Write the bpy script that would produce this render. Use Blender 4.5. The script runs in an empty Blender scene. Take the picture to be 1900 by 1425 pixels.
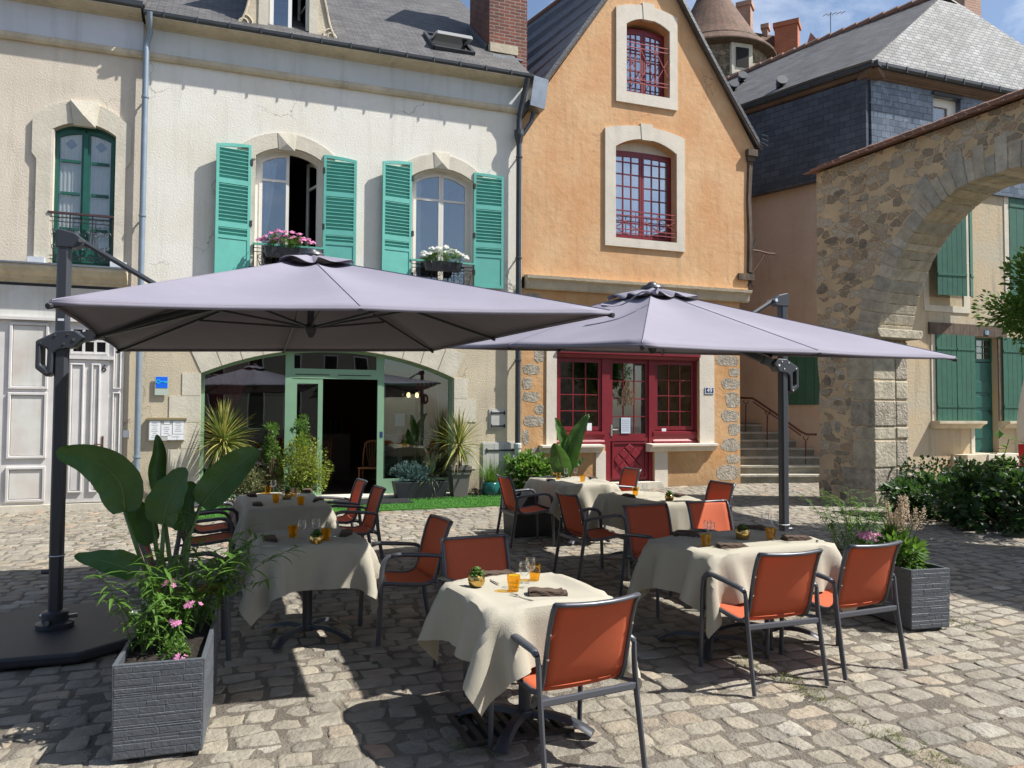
import bpy, bmesh, math, random
import numpy as np
from mathutils import Vector, Matrix
from mathutils.geometry import tessellate_polygon
R=math.radians
random.seed(7); rng=np.random.default_rng(7)
sc=bpy.context.scene; COL=sc.collection
# ------------------------------------------------------------ camera
CAM=Vector((0,0,1.75)); FPX=1427.0; PITCH=math.atan(52.5/FPX); ROLL=.005
_f=Vector((0,math.cos(PITCH),math.sin(PITCH))); _u0=Vector((0,-math.sin(PITCH),math.cos(PITCH))); _r0=Vector((1,0,0))
_r=_r0*math.cos(ROLL)+_u0*math.sin(ROLL); _u=_u0*math.cos(ROLL)-_r0*math.sin(ROLL)
cd=bpy.data.cameras.new('camera'); cam=bpy.data.objects.new('camera',cd); COL.objects.link(cam)
cd.sensor_width=36; cd.lens=FPX/1900*36; cd.clip_end=500; cd.clip_start=.05
cam.matrix_world=Matrix(((_r.x,_u.x,-_f.x,CAM.x),(_r.y,_u.y,-_f.y,CAM.y),(_r.z,_u.z,-_f.z,CAM.z),(0,0,0,1)))
sc.camera=cam
# ------------------------------------------------------------ sun and sky
SUN_EL=R(52.0); SUN_AZ=R(-5.0)            # azimuth measured from +X towards +Y
sv=Vector((math.cos(SUN_EL)*math.cos(SUN_AZ),math.cos(SUN_EL)*math.sin(SUN_AZ),math.sin(SUN_EL)))
sd=bpy.data.lights.new('sun','SUN'); sd.energy=5.0; sd.angle=R(.55); sd.color=(1,.965,.905)
so=bpy.data.objects.new('sun',sd); COL.objects.link(so); so.location=sv*60
so.rotation_euler=sv.to_track_quat('Z','Y').to_euler()
w=bpy.data.worlds.new("World"); sc.world=w; w.use_nodes=True
nt=w.node_tree; nt.nodes.clear()
sky=nt.nodes.new('ShaderNodeTexSky'); sky.sky_type='NISHITA'; sky.sun_disc=False
sky.sun_elevation=SUN_EL; sky.sun_rotation=R(90)-SUN_AZ; sky.air_density=1.0; sky.dust_density=1.2; sky.ozone_density=1.5
tc=nt.nodes.new('ShaderNodeTexCoord'); mp=nt.nodes.new('ShaderNodeMapping'); mp.inputs['Scale'].default_value=(1.6,1.6,4.5)
nz=nt.nodes.new('ShaderNodeTexNoise'); nz.inputs['Scale'].default_value=2.2; nz.inputs['Detail'].default_value=9; nz.inputs['Roughness'].default_value=.62
nz.inputs['Distortion'].default_value=.5
cr=nt.nodes.new('ShaderNodeValToRGB'); cr.color_ramp.elements[0].position=.5; cr.color_ramp.elements[1].position=.78
cr.color_ramp.elements[1].color=(.7,.7,.7,1)
mx=nt.nodes.new('ShaderNodeMixRGB'); mx.inputs['Color2'].default_value=(7.5,7.9,8.6,1)
bg=nt.nodes.new('ShaderNodeBackground'); bg.inputs['Strength'].default_value=.095
ow=nt.nodes.new('ShaderNodeOutputWorld'); L=nt.links.new
L(tc.outputs['Generated'],mp.inputs['Vector']); L(mp.outputs['Vector'],nz.inputs['Vector']); L(nz.outputs['Fac'],cr.inputs['Fac'])
L(cr.outputs['Color'],mx.inputs['Fac']); L(sky.outputs['Color'],mx.inputs['Color1']); L(mx.outputs['Color'],bg.inputs['Color']); L(bg.outputs['Background'],ow.inputs['Surface'])
sc.view_settings.view_transform='Standard'; sc.view_settings.look='None'; sc.view_settings.exposure=.70; sc.view_settings.gamma=1
sc.cycles.max_bounces=8; sc.cycles.transparent_max_bounces=16; sc.cycles.caustics_reflective=False; sc.cycles.caustics_refractive=False
# ------------------------------------------------------------ back-projection: pixel of the photo -> point on a real plane
def ray(px,py):
    return (_r*((px-950)/FPX)+_u*((712.5-py)/FPX)+_f)
GS=.013; GY=4.3
def gz(y): return GS*(y-GY)
def gnd(px,py,h=0.0):
    "point at height h above the (slightly rising) ground seen at the pixel"
    d=ray(px,py); t=(GS*(CAM.y-GY)+h-CAM.z)/(d.z-GS*d.y); return CAM+d*t
def proj(p):
    v=Vector(p)-CAM; z=v.dot(_f); return (950+FPX*v.dot(_r)/z,712.5-FPX*v.dot(_u)/z)
class Frame:
    "vertical plane frame: local x along, local y into the building, z up"
    def __init__(s,o,ang): s.o=Vector(o); s.a=ang; s.x=Vector((math.cos(ang),math.sin(ang),0)); s.y=Vector((-math.sin(ang),math.cos(ang),0))
    def __call__(s,px,py,y=0.0):
        d=ray(px,py); t=((s.o-CAM).dot(s.y)+y)/d.dot(s.y); p=CAM+d*t-s.o; return (p.dot(s.x),p.z)
    def xs(s,px,py,y=0.0): return s(px,py,y)[0]
    def zs(s,px,py,y=0.0): return s(px,py,y)[1]
    def W(s,x,y,z): return s.o+s.x*x+s.y*y+Vector((0,0,z))
F=Frame((0,15.43,0),R(20))
# ------------------------------------------------------------ materials
def ND(nt,t,**k):
    n=nt.nodes.new(t)
    for a,b in k.items():
        if a in n.inputs: n.inputs[a].default_value=b
        else: setattr(n,a,b)
    return n
_m={}
def mat(name,col,rough=.7,var=.0,vs=3.0,col2=None,bump=0.0,bs=40.0,metal=0.0,spec=.5,var2=0.0,vs2=40.0,stain=0.0,transl=0.0,tcol=None,vcol=None,coat=0.0,sheen=0,streak=0.0,aspect=1.0,rnd=0.0,crack=0.0,damp=0.0):
    if name in _m: return _m[name]
    m=bpy.data.materials.new(name); m.use_nodes=True; n=m.node_tree; n.nodes.clear(); L=n.links.new
    out=ND(n,'ShaderNodeOutputMaterial'); p=ND(n,'ShaderNodeBsdfPrincipled'); p.inputs['Roughness'].default_value=rough; p.inputs['Metallic'].default_value=metal
    p.inputs['Specular IOR Level'].default_value=spec
    if coat: p.inputs['Coat Weight'].default_value=coat
    c4=(*col,1); src=None
    tc=ND(n,'ShaderNodeTexCoord')
    if vcol:
        a=ND(n,'ShaderNodeAttribute'); a.attribute_name=vcol; src=a.outputs['Color']
    if var or col2:
        nz=ND(n,'ShaderNodeTexNoise',Scale=vs,Detail=8.0,Roughness=.6); L(tc.outputs['Object'],nz.inputs['Vector'])
        rp=ND(n,'ShaderNodeValToRGB'); rp.color_ramp.elements[0].position=.35; rp.color_ramp.elements[1].position=.65
        L(nz.outputs['Fac'],rp.inputs['Fac'])
        mx=ND(n,'ShaderNodeMixRGB'); L(rp.outputs['Color'],mx.inputs['Fac'])
        if src: L(src,mx.inputs['Color1']); mm=ND(n,'ShaderNodeMixRGB',blend_type='MULTIPLY'); mm.inputs['Fac'].default_value=1; L(src,mm.inputs['Color1']); mm.inputs['Color2'].default_value=(1-var,1-var,1-var,1); L(mm.outputs['Color'],mx.inputs['Color2'])
        else:
            mx.inputs['Color1'].default_value=c4
            mx.inputs['Color2'].default_value=(*(col2 or [c*(1-var) for c in col]),1)
        src=mx.outputs['Color']
    if var2:
        nz=ND(n,'ShaderNodeTexNoise',Scale=vs2,Detail=5.0,Roughness=.7); L(tc.outputs['Object'],nz.inputs['Vector'])
        mr=ND(n,'ShaderNodeMapRange'); mr.inputs['To Min'].default_value=1-var2; mr.inputs['To Max'].default_value=1+var2; L(nz.outputs['Fac'],mr.inputs['Value'])
        mm=ND(n,'ShaderNodeMixRGB',blend_type='MULTIPLY'); mm.inputs['Fac'].default_value=1
        if src: L(src,mm.inputs['Color1'])
        else: mm.inputs['Color1'].default_value=c4
        L(mr.outputs['Result'],mm.inputs['Color2']); src=mm.outputs['Color']
    if rnd:
        oi=ND(n,'ShaderNodeObjectInfo'); mr=ND(n,'ShaderNodeMapRange'); mr.inputs['To Min'].default_value=1-rnd; mr.inputs['To Max'].default_value=1+rnd; L(oi.outputs['Random'],mr.inputs['Value'])
        mm=ND(n,'ShaderNodeMixRGB',blend_type='MULTIPLY'); mm.inputs['Fac'].default_value=1
        if src: L(src,mm.inputs['Color1'])
        else: mm.inputs['Color1'].default_value=c4
        L(mr.outputs['Result'],mm.inputs['Color2']); src=mm.outputs['Color']
    if crack:   # hairline cracks, only in places
        mp=ND(n,'ShaderNodeMapping'); mp.inputs['Scale'].default_value=(.55,.55,.35); L(tc.outputs['Object'],mp.inputs['Vector'])
        nd=ND(n,'ShaderNodeTexNoise',Scale=3.0,Detail=6.0); L(tc.outputs['Object'],nd.inputs['Vector'])
        va=ND(n,'ShaderNodeVectorMath',operation='MULTIPLY_ADD'); L(nd.outputs['Color'],va.inputs[0]); va.inputs[1].default_value=(.28,.28,.28); L(mp.outputs['Vector'],va.inputs[2])
        vo=ND(n,'ShaderNodeTexVoronoi',Scale=1.1); vo.feature='DISTANCE_TO_EDGE'; L(va.outputs[0],vo.inputs['Vector'])
        lt=ND(n,'ShaderNodeMath',operation='LESS_THAN'); lt.inputs[1].default_value=.0042; L(vo.outputs['Distance'],lt.inputs[0])
        n2=ND(n,'ShaderNodeTexNoise',Scale=.8,Detail=3.0); L(tc.outputs['Object'],n2.inputs['Vector'])
        gt=ND(n,'ShaderNodeMapRange'); gt.inputs['From Min'].default_value=.5; gt.inputs['From Max'].default_value=.62; gt.inputs['To Max'].default_value=crack; L(n2.outputs['Fac'],gt.inputs['Value'])
        pr=ND(n,'ShaderNodeMath',operation='MULTIPLY'); L(lt.outputs[0],pr.inputs[0]); L(gt.outputs['Result'],pr.inputs[1])
        mm=ND(n,'ShaderNodeMixRGB'); L(pr.outputs[0],mm.inputs['Fac'])
        if src: L(src,mm.inputs['Color1'])
        else: mm.inputs['Color1'].default_value=c4
        mm.inputs['Color2'].default_value=(col[0]*.3,col[1]*.3,col[2]*.3,1); src=mm.outputs['Color']
    if damp:    # splash stains and grime on the lowest half metre of the wall
        sp=ND(n,'ShaderNodeSeparateXYZ'); L(tc.outputs['Object'],sp.inputs[0])
        nd=ND(n,'ShaderNodeTexNoise',Scale=2.2,Detail=7.0,Roughness=.7); L(tc.outputs['Object'],nd.inputs['Vector'])
        ad=ND(n,'ShaderNodeMath',operation='MULTIPLY_ADD'); ad.inputs[1].default_value=-1.3; L(nd.outputs['Fac'],ad.inputs[0]); L(sp.outputs['Z'],ad.inputs[2])
        mr=ND(n,'ShaderNodeMapRange'); mr.inputs['From Min'].default_value=-.45; mr.inputs['From Max'].default_value=.25; mr.inputs['To Min'].default_value=damp; mr.inputs['To Max'].default_value=0; L(ad.outputs[0],mr.inputs['Value'])
        mm=ND(n,'ShaderNodeMixRGB'); L(mr.outputs['Result'],mm.inputs['Fac'])
        if src: L(src,mm.inputs['Color1'])
        else: mm.inputs['Color1'].default_value=c4
        mm.inputs['Color2'].default_value=(col[0]*.42,col[1]*.42,col[2]*.40,1); src=mm.outputs['Color']
    if streak:   # rain streaks and damp patches
        mp=ND(n,'ShaderNodeMapping'); mp.inputs['Scale'].default_value=(5,5,.45); L(tc.outputs['Object'],mp.inputs['Vector'])
        nz=ND(n,'ShaderNodeTexNoise',Scale=1.0,Detail=7.0,Roughness=.65); L(mp.outputs['Vector'],nz.inputs['Vector'])
        rp=ND(n,'ShaderNodeValToRGB'); rp.color_ramp.elements[0].position=.52; rp.color_ramp.elements[1].position=.75
        rp.color_ramp.elements[1].color=(streak,)*3+(1,); L(nz.outputs['Fac'],rp.inputs['Fac'])
        mm=ND(n,'ShaderNodeMixRGB'); L(rp.outputs['Color'],mm.inputs['Fac'])
        if src: L(src,mm.inputs['Color1'])
        else: mm.inputs['Color1'].default_value=c4
        mm.inputs['Color2'].default_value=(col[0]*.45,col[1]*.45,col[2]*.42,1); src=mm.outputs['Color']
    if src: L(src,p.inputs['Base Color'])
    else: p.inputs['Base Color'].default_value=c4
    if bump:
        nz=ND(n,'ShaderNodeTexNoise',Scale=bs,Detail=6.0,Roughness=.6); 
        if aspect!=1.0:
            mp=ND(n,'ShaderNodeMapping'); mp.inputs['Scale'].default_value=(1,1,aspect); L(tc.outputs['Object'],mp.inputs['Vector']); L(mp.outputs['Vector'],nz.inputs['Vector'])
        else: L(tc.outputs['Object'],nz.inputs['Vector'])
        b=ND(n,'ShaderNodeBump'); b.inputs['Strength'].default_value=min(1,bump); b.inputs['Distance'].default_value=.02*max(1,bump); L(nz.outputs['Fac'],b.inputs['Height']); L(b.outputs['Normal'],p.inputs['Normal'])
    if transl:
        t=ND(n,'ShaderNodeBsdfTranslucent'); 
        if tcol: t.inputs['Color'].default_value=(*tcol,1)
        elif src: L(src,t.inputs['Color'])
        else: t.inputs['Color'].default_value=c4
        ms=ND(n,'ShaderNodeMixShader'); ms.inputs[0].default_value=transl; L(p.outputs[0],ms.inputs[1]); L(t.outputs[0],ms.inputs[2]); L(ms.outputs[0],out.inputs[0])
    else: L(p.outputs[0],out.inputs[0])
    _m[name]=m; return m
def brickmat(name,c1,c2,mortar,bw=.25,bh=.1,ms=.01,zk=1.0,rough=.7,bump=.6,off=.5,var=.25,dark=None,squash=1.0,patch=0.0,pcol=(.6,.6,.6),spec=.5,axis='x',offs=(0,0)):
    m=bpy.data.materials.new(name); m.use_nodes=True; n=m.node_tree; n.nodes.clear(); L=n.links.new
    out=ND(n,'ShaderNodeOutputMaterial'); p=ND(n,'ShaderNodeBsdfPrincipled'); p.inputs['Roughness'].default_value=rough; p.inputs['Specular IOR Level'].default_value=spec
    tc=ND(n,'ShaderNodeTexCoord'); s=ND(n,'ShaderNodeSeparateXYZ'); L(tc.outputs['Object'],s.inputs[0])
    k=ND(n,'ShaderNodeMath',operation='MULTIPLY'); k.inputs[1].default_value=zk; L(s.outputs['Z'],k.inputs[0])
    cx=ND(n,'ShaderNodeCombineXYZ')
    if axis=='xy':
        ad=ND(n,'ShaderNodeMath',operation='ADD'); L(s.outputs['X'],ad.inputs[0]); L(s.outputs['Y'],ad.inputs[1]); L(ad.outputs[0],cx.inputs['X'])
    else: L(s.outputs['X' if axis=='x' else 'Y'],cx.inputs['X'])
    L(k.outputs[0],cx.inputs['Y'])
    nz0=ND(n,'ShaderNodeTexNoise',Scale=4.0,Detail=3.0); L(tc.outputs['Object'],nz0.inputs['Vector'])
    va=ND(n,'ShaderNodeVectorMath',operation='MULTIPLY_ADD'); L(nz0.outputs['Color'],va.inputs[0]); va.inputs[1].default_value=(bh*.25,bh*.25,0); L(cx.outputs[0],va.inputs[2])
    b=ND(n,'ShaderNodeTexBrick'); b.offset=off; b.squash=squash; L(va.outputs[0],b.inputs['Vector'])
    b.inputs['Color1'].default_value=(*c1,1); b.inputs['Color2'].default_value=(*c2,1); b.inputs['Mortar'].default_value=(*mortar,1)
    b.inputs['Scale'].default_value=1; b.inputs['Mortar Size'].default_value=ms; b.inputs['Mortar Smooth'].default_value=.2; b.inputs['Brick Width'].default_value=bw; b.inputs['Row Height'].default_value=bh; b.inputs['Bias'].default_value=0
    nz=ND(n,'ShaderNodeTexNoise',Scale=1.3,Detail=8.0,Roughness=.65); L(tc.outputs['Object'],nz.inputs['Vector'])
    mr=ND(n,'ShaderNodeMapRange'); mr.inputs['From Min'].default_value=.3; mr.inputs['From Max'].default_value=.7; mr.inputs['To Min'].default_value=1-var; mr.inputs['To Max'].default_value=1+var; L(nz.outputs['Fac'],mr.inputs['Value'])
    mm=ND(n,'ShaderNodeMixRGB',blend_type='MULTIPLY'); mm.inputs['Fac'].default_value=1; L(b.outputs['Color'],mm.inputs['Color1']); L(mr.outputs['Result'],mm.inputs['Color2'])
    src=mm.outputs['Color']
    if patch:
        nz2=ND(n,'ShaderNodeTexNoise',Scale=5.0,Detail=6.0,Roughness=.7); L(tc.outputs['Object'],nz2.inputs['Vector'])
        rp=ND(n,'ShaderNodeValToRGB'); rp.color_ramp.elements[0].position=.55; rp.color_ramp.elements[1].position=.68; rp.color_ramp.elements[1].color=(patch,)*3+(1,); L(nz2.outputs['Fac'],rp.inputs['Fac'])
        m2=ND(n,'ShaderNodeMixRGB'); L(rp.outputs['Color'],m2.inputs['Fac']); L(src,m2.inputs['Color1']); m2.inputs['Color2'].default_value=(*pcol,1); src=m2.outputs['Color']
    L(src,p.inputs['Base Color'])
    bp=ND(n,'ShaderNodeBump'); bp.inputs['Strength'].default_value=bump; bp.inputs['Distance'].default_value=.015
    iv=ND(n,'ShaderNodeMath',operation='MULTIPLY_ADD'); iv.inputs[1].default_value=-1.0; L(b.outputs['Fac'],iv.inputs[0]); 
    nz3=ND(n,'ShaderNodeTexNoise',Scale=25.0,Detail=4.0); L(tc.outputs['Object'],nz3.inputs['Vector']); 
    h=ND(n,'ShaderNodeMath',operation='MULTIPLY'); h.inputs[1].default_value=.5; L(nz3.outputs['Fac'],h.inputs[0]); L(h.outputs[0],iv.inputs[2])
    L(iv.outputs[0],bp.inputs['Height']); L(bp.outputs['Normal'],p.inputs['Normal']); L(p.outputs[0],out.inputs[0])
    return m
def rubble(name,mortar,stones,scale=3.2,frac=.55,zk=1.5,edge=.12):
    "irregular stones showing through lime mortar"
    m=bpy.data.materials.new(name); m.use_nodes=True; n=m.node_tree; n.nodes.clear(); L=n.links.new
    out=ND(n,'ShaderNodeOutputMaterial'); p=ND(n,'ShaderNodeBsdfPrincipled'); p.inputs['Roughness'].default_value=.9
    tc=ND(n,'ShaderNodeTexCoord'); mp=ND(n,'ShaderNodeMapping'); mp.inputs['Scale'].default_value=(1,1,zk); L(tc.outputs['Object'],mp.inputs['Vector'])
    nz0=ND(n,'ShaderNodeTexNoise',Scale=6.0,Detail=4.0); L(tc.outputs['Object'],nz0.inputs['Vector'])
    va=ND(n,'ShaderNodeVectorMath',operation='MULTIPLY_ADD'); L(nz0.outputs['Color'],va.inputs[0]); va.inputs[1].default_value=(.22,.22,.22); L(mp.outputs[0],va.inputs[2])
    v1=ND(n,'ShaderNodeTexVoronoi',Scale=scale); v1.feature='F1'; L(va.outputs[0],v1.inputs['Vector'])
    v2=ND(n,'ShaderNodeTexVoronoi',Scale=scale); v2.feature='DISTANCE_TO_EDGE'; L(va.outputs[0],v2.inputs['Vector'])
    s=ND(n,'ShaderNodeSeparateColor'); L(v1.outputs['Color'],s.inputs[0])
    has=ND(n,'ShaderNodeMath',operation='LESS_THAN'); has.inputs[1].default_value=frac; L(s.outputs[0],has.inputs[0])
    nze=ND(n,'ShaderNodeTexNoise',Scale=9.0,Detail=5.0); L(tc.outputs['Object'],nze.inputs['Vector'])
    ea=ND(n,'ShaderNodeMath',operation='MULTIPLY_ADD'); ea.inputs[1].default_value=.16; ea.inputs[2].default_value=-.08; L(nze.outputs['Fac'],ea.inputs[0])
    ed=ND(n,'ShaderNodeMath',operation='ADD'); L(v2.outputs['Distance'],ed.inputs[0]); L(ea.outputs[0],ed.inputs[1])
    mr=ND(n,'ShaderNodeMapRange'); mr.inputs['From Min'].default_value=edge; mr.inputs['From Max'].default_value=edge+.035; L(ed.outputs[0],mr.inputs['Value'])
    mk=ND(n,'ShaderNodeMath',operation='MULTIPLY'); L(has.outputs[0],mk.inputs[0]); L(mr.outputs['Result'],mk.inputs[1])
    rp=ND(n,'ShaderNodeValToRGB'); rp.color_ramp.interpolation='CONSTANT'
    while len(rp.color_ramp.elements)<len(stones): rp.color_ramp.elements.new(1)
    for i,c in enumerate(stones): rp.color_ramp.elements[i].position=i/len(stones); rp.color_ramp.elements[i].color=(*c,1)
    L(s.outputs[1],rp.inputs['Fac'])
    nz=ND(n,'ShaderNodeTexNoise',Scale=22.0,Detail=8.0,Roughness=.7); L(tc.outputs['Object'],nz.inputs['Vector'])
    mr2=ND(n,'ShaderNodeMapRange'); mr2.inputs['From Min'].default_value=.3; mr2.inputs['From Max'].default_value=.7; mr2.inputs['To Min'].default_value=.55; mr2.inputs['To Max'].default_value=1.35; L(nz.outputs['Fac'],mr2.inputs['Value'])
    sm=ND(n,'ShaderNodeMixRGB',blend_type='MULTIPLY'); sm.inputs['Fac'].default_value=1; L(rp.outputs['Color'],sm.inputs['Color1']); L(mr2.outputs['Result'],sm.inputs['Color2'])
    nzm=ND(n,'ShaderNodeTexNoise',Scale=1.6,Detail=8.0,Roughness=.65); L(tc.outputs['Object'],nzm.inputs['Vector'])
    mr3=ND(n,'ShaderNodeMapRange'); mr3.inputs['From Min'].default_value=.3; mr3.inputs['From Max'].default_value=.7; mr3.inputs['To Min'].default_value=.72; mr3.inputs['To Max'].default_value=1.15; L(nzm.outputs['Fac'],mr3.inputs['Value'])
    mo=ND(n,'ShaderNodeMixRGB',blend_type='MULTIPLY'); mo.inputs['Fac'].default_value=1; mo.inputs['Color1'].default_value=(*mortar,1); L(mr3.outputs['Result'],mo.inputs['Color2'])
    mx=ND(n,'ShaderNodeMixRGB'); L(mk.outputs[0],mx.inputs['Fac']); L(mo.outputs['Color'],mx.inputs['Color1']); L(sm.outputs['Color'],mx.inputs['Color2']); L(mx.outputs['Color'],p.inputs['Base Color'])
    hh=ND(n,'ShaderNodeMath',operation='MULTIPLY_ADD'); hh.inputs[1].default_value=.35; L(nz.outputs['Fac'],hh.inputs[0]); L(mk.outputs[0],hh.inputs[2])
    bp=ND(n,'ShaderNodeBump'); bp.inputs['Strength'].default_value=.9; bp.inputs['Distance'].default_value=.03; L(hh.outputs[0],bp.inputs['Height']); L(bp.outputs['Normal'],p.inputs['Normal']); L(p.outputs[0],out.inputs[0])
    return m
def glassmat(name,tint=(1,1,1),refl=.12,rough=.0,fm=.8):
    m=bpy.data.materials.new(name); m.use_nodes=True; n=m.node_tree; n.nodes.clear(); L=n.links.new
    out=ND(n,'ShaderNodeOutputMaterial'); t=ND(n,'ShaderNodeBsdfTransparent'); t.inputs[0].default_value=(*tint,1)
    g=ND(n,'ShaderNodeBsdfGlossy'); g.inputs['Roughness'].default_value=rough; g.inputs['Color'].default_value=(1,1,1,1)
    nz=ND(n,'ShaderNodeTexNoise',Scale=1.1,Detail=1.0); tc=ND(n,'ShaderNodeTexCoord'); L(tc.outputs['Object'],nz.inputs['Vector'])
    b=ND(n,'ShaderNodeBump'); b.inputs['Strength'].default_value=.12; b.inputs['Distance'].default_value=.02; L(nz.outputs['Fac'],b.inputs['Height']); L(b.outputs['Normal'],g.inputs['Normal'])
    lw=ND(n,'ShaderNodeLayerWeight'); lw.inputs['Blend'].default_value=.25
    a=ND(n,'ShaderNodeMath',operation='MULTIPLY_ADD',use_clamp=True); a.inputs[1].default_value=fm; a.inputs[2].default_value=refl; L(lw.outputs['Fresnel'],a.inputs[0])
    mx=ND(n,'ShaderNodeMixShader'); L(a.outputs[0],mx.inputs[0]); L(t.outputs[0],mx.inputs[1]); L(g.outputs[0],mx.inputs[2]); L(mx.outputs[0],out.inputs[0]); return m
# ------------------------------------------------------------ mesh kit
class MB:
    def __init__(s): s.v=[]; s.f=[]; s.mi=[]; s.cur=0
    def add(s,vs,fs):
        k=len(s.v); s.v+= [tuple(a) for a in vs]; s.f+=[tuple(i+k for i in f) for f in fs]; s.mi+=[s.cur]*len(fs); return s
    def box(s,x0,x1,y0,y1,z0,z1):
        return s.add([(x0,y0,z0),(x1,y0,z0),(x1,y1,z0),(x0,y1,z0),(x0,y0,z1),(x1,y0,z1),(x1,y1,z1),(x0,y1,z1)],
            [(0,3,2,1),(4,5,6,7),(0,1,5,4),(1,2,6,5),(2,3,7,6),(3,0,4,7)])
    def obox(s,c,ax,ay,az):
        "box from centre and three half-axis vectors"
        c,ax,ay,az=map(Vector,(c,ax,ay,az)); vs=[]
        for k in (-1,1):
            for (i,j) in ((-1,-1),(1,-1),(1,1),(-1,1)): vs.append(c+ax*i+ay*j+az*k)
        return s.add(vs,[(0,3,2,1),(4,5,6,7),(0,1,5,4),(1,2,6,5),(2,3,7,6),(3,0,4,7)])
    def bar(s,a,b,w,h,up=(0,0,1)):
        a,b=Vector(a),Vector(b); d=(b-a); ln=d.length; d.normalize(); u=Vector(up); sx=d.cross(u)
        if sx.length<1e-4: sx=d.cross(Vector((0,1,0)))
        sx.normalize(); u=sx.cross(d).normalized(); return s.obox((a+b)/2,d*(ln/2),sx*(w/2),u*(h/2))
    def tube(s,pts,r,n=8,r2=None,cap=True,flat=1.0,up=None):
        "tube along a path; r a number or list; r2 = second radius for oval sections"
        pts=[Vector(p) for p in pts]; m=len(pts); k=len(s.v); prev=None
        for i,p in enumerate(pts):
            d=(pts[min(i+1,m-1)]-pts[max(i-1,0)]); 
            if d.length<1e-9: d=Vector((0,0,1))
            d.normalize()
            if prev is None:
                a=Vector(up) if up else (Vector((0,0,1)) if abs(d.z)<.9 else Vector((0,1,0)))
            else: a=prev
            a=(a-d*a.dot(d)); a.normalize(); b=d.cross(a); prev=a
            ra=r[i] if isinstance(r,(list,tuple)) else r; rb=(r2[i] if isinstance(r2,(list,tuple)) else r2) if r2 else ra*flat
            for j in range(n):
                t=2*math.pi*(j+.5)/n; ca,sa=math.cos(t),math.sin(t)
                s.v.append(tuple(p+a*(ra*ca)+b*(rb*sa)))
        for i in range(m-1):
            for j in range(n):
                s.f.append((k+i*n+j,k+i*n+(j+1)%n,k+(i+1)*n+(j+1)%n,k+(i+1)*n+j)); s.mi.append(s.cur)
        if cap:
            s.f.append(tuple(k+j for j in range(n))[::-1]); s.f.append(tuple(k+(m-1)*n+j for j in range(n))); s.mi+=[s.cur]*2
        return s
    def lathe(s,prof,c=(0,0,0),n=24,cap=True):
        k=len(s.v); m=len(prof); c=Vector(c)
        for (r,z) in prof:
            for j in range(n):
                t=2*math.pi*j/n; s.v.append((c.x+r*math.cos(t),c.y+r*math.sin(t),c.z+z))
        for i in range(m-1):
            for j in range(n): s.f.append((k+i*n+j,k+i*n+(j+1)%n,k+(i+1)*n+(j+1)%n,k+(i+1)*n+j)); s.mi.append(s.cur)
        if cap:
            s.f.append(tuple(k+j for j in range(n))[::-1]); s.f.append(tuple(k+(m-1)*n+j for j in range(n))); s.mi+=[s.cur]*2
        return s
    def prism(s,poly,y0,y1):
        "polygon in x,z extruded from y0 to y1"
        k=len(s.v); n=len(poly); s.v+=[(x,y0,z) for x,z in poly]+[(x,y1,z) for x,z in poly]
        tri=tessellate_polygon([[Vector((x,z,0)) for x,z in poly]])
        for t in tri: s.f.append(tuple(k+i for i in t)); s.f.append(tuple(k+n+i for i in t[::-1])); s.mi+=[s.cur]*2
        for i in range(n): s.f.append((k+i,k+(i+1)%n,k+n+(i+1)%n,k+n+i)); s.mi.append(s.cur)
        return s
    def sweepx(s,prof,x0,x1):
        "profile in (y,z) extruded along x"
        k=len(s.v); n=len(prof); s.v+=[(x0,y,z) for y,z in prof]+[(x1,y,z) for y,z in prof]
        tri=tessellate_polygon([[Vector((y,z,0)) for y,z in prof]])
        for t in tri: s.f.append(tuple(k+i for i in t)); s.f.append(tuple(k+n+i for i in t[::-1])); s.mi+=[s.cur]*2
        for i in range(n): s.f.append((k+i,k+(i+1)%n,k+n+(i+1)%n,k+n+i)); s.mi.append(s.cur)
        return s
    def prismz(s,poly,z0,z1):
        k=len(s.v); n=len(poly); s.v+=[(x,y,z0) for x,y in poly]+[(x,y,z1) for x,y in poly]
        s.f.append(tuple(range(k,k+n))[::-1]); s.f.append(tuple(range(k+n,k+2*n))); s.mi+=[s.cur]*2
        for i in range(n): s.f.append((k+i,k+(i+1)%n,k+n+(i+1)%n,k+n+i)); s.mi.append(s.cur)
        return s
    def wall(s,outer,holes,y0,t):
        "wall sheet in the x,z plane at y0 with openings, thickness t (towards +y)"
        loops=[outer]+holes; fl=[p for l in loops for p in l]; n=len(fl); k=len(s.v)
        s.v+=[(x,y0,z) for x,z in fl]+[(x,y0+t,z) for x,z in fl]
        tri=tessellate_polygon([[Vector((x,z,0)) for x,z in l] for l in loops])
        for q in tri: s.f.append(tuple(k+i for i in q)); s.f.append(tuple(k+n+i for i in q[::-1])); s.mi+=[s.cur]*2
        b=k
        for l in loops:
            m=len(l)
            for i in range(m): s.f.append((b+i,b+(i+1)%m,b+n+(i+1)%m,b+n+i)); s.mi.append(s.cur)
            b+=m
        return s
    def grid(s,P,closed=False):
        "P[i][j] points"
        k=len(s.v); a=len(P); b=len(P[0])
        for row in P: s.v+=[tuple(p) for p in row]
        for i in range(a-1):
            for j in range(b-1 if not closed else b): s.f.append((k+i*b+j,k+i*b+(j+1)%b,k+(i+1)*b+(j+1)%b,k+(i+1)*b+j)); s.mi.append(s.cur)
        return s
    def xf(s,M):
        s.v=[tuple(M@Vector(p)) for p in s.v]; return s
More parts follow.
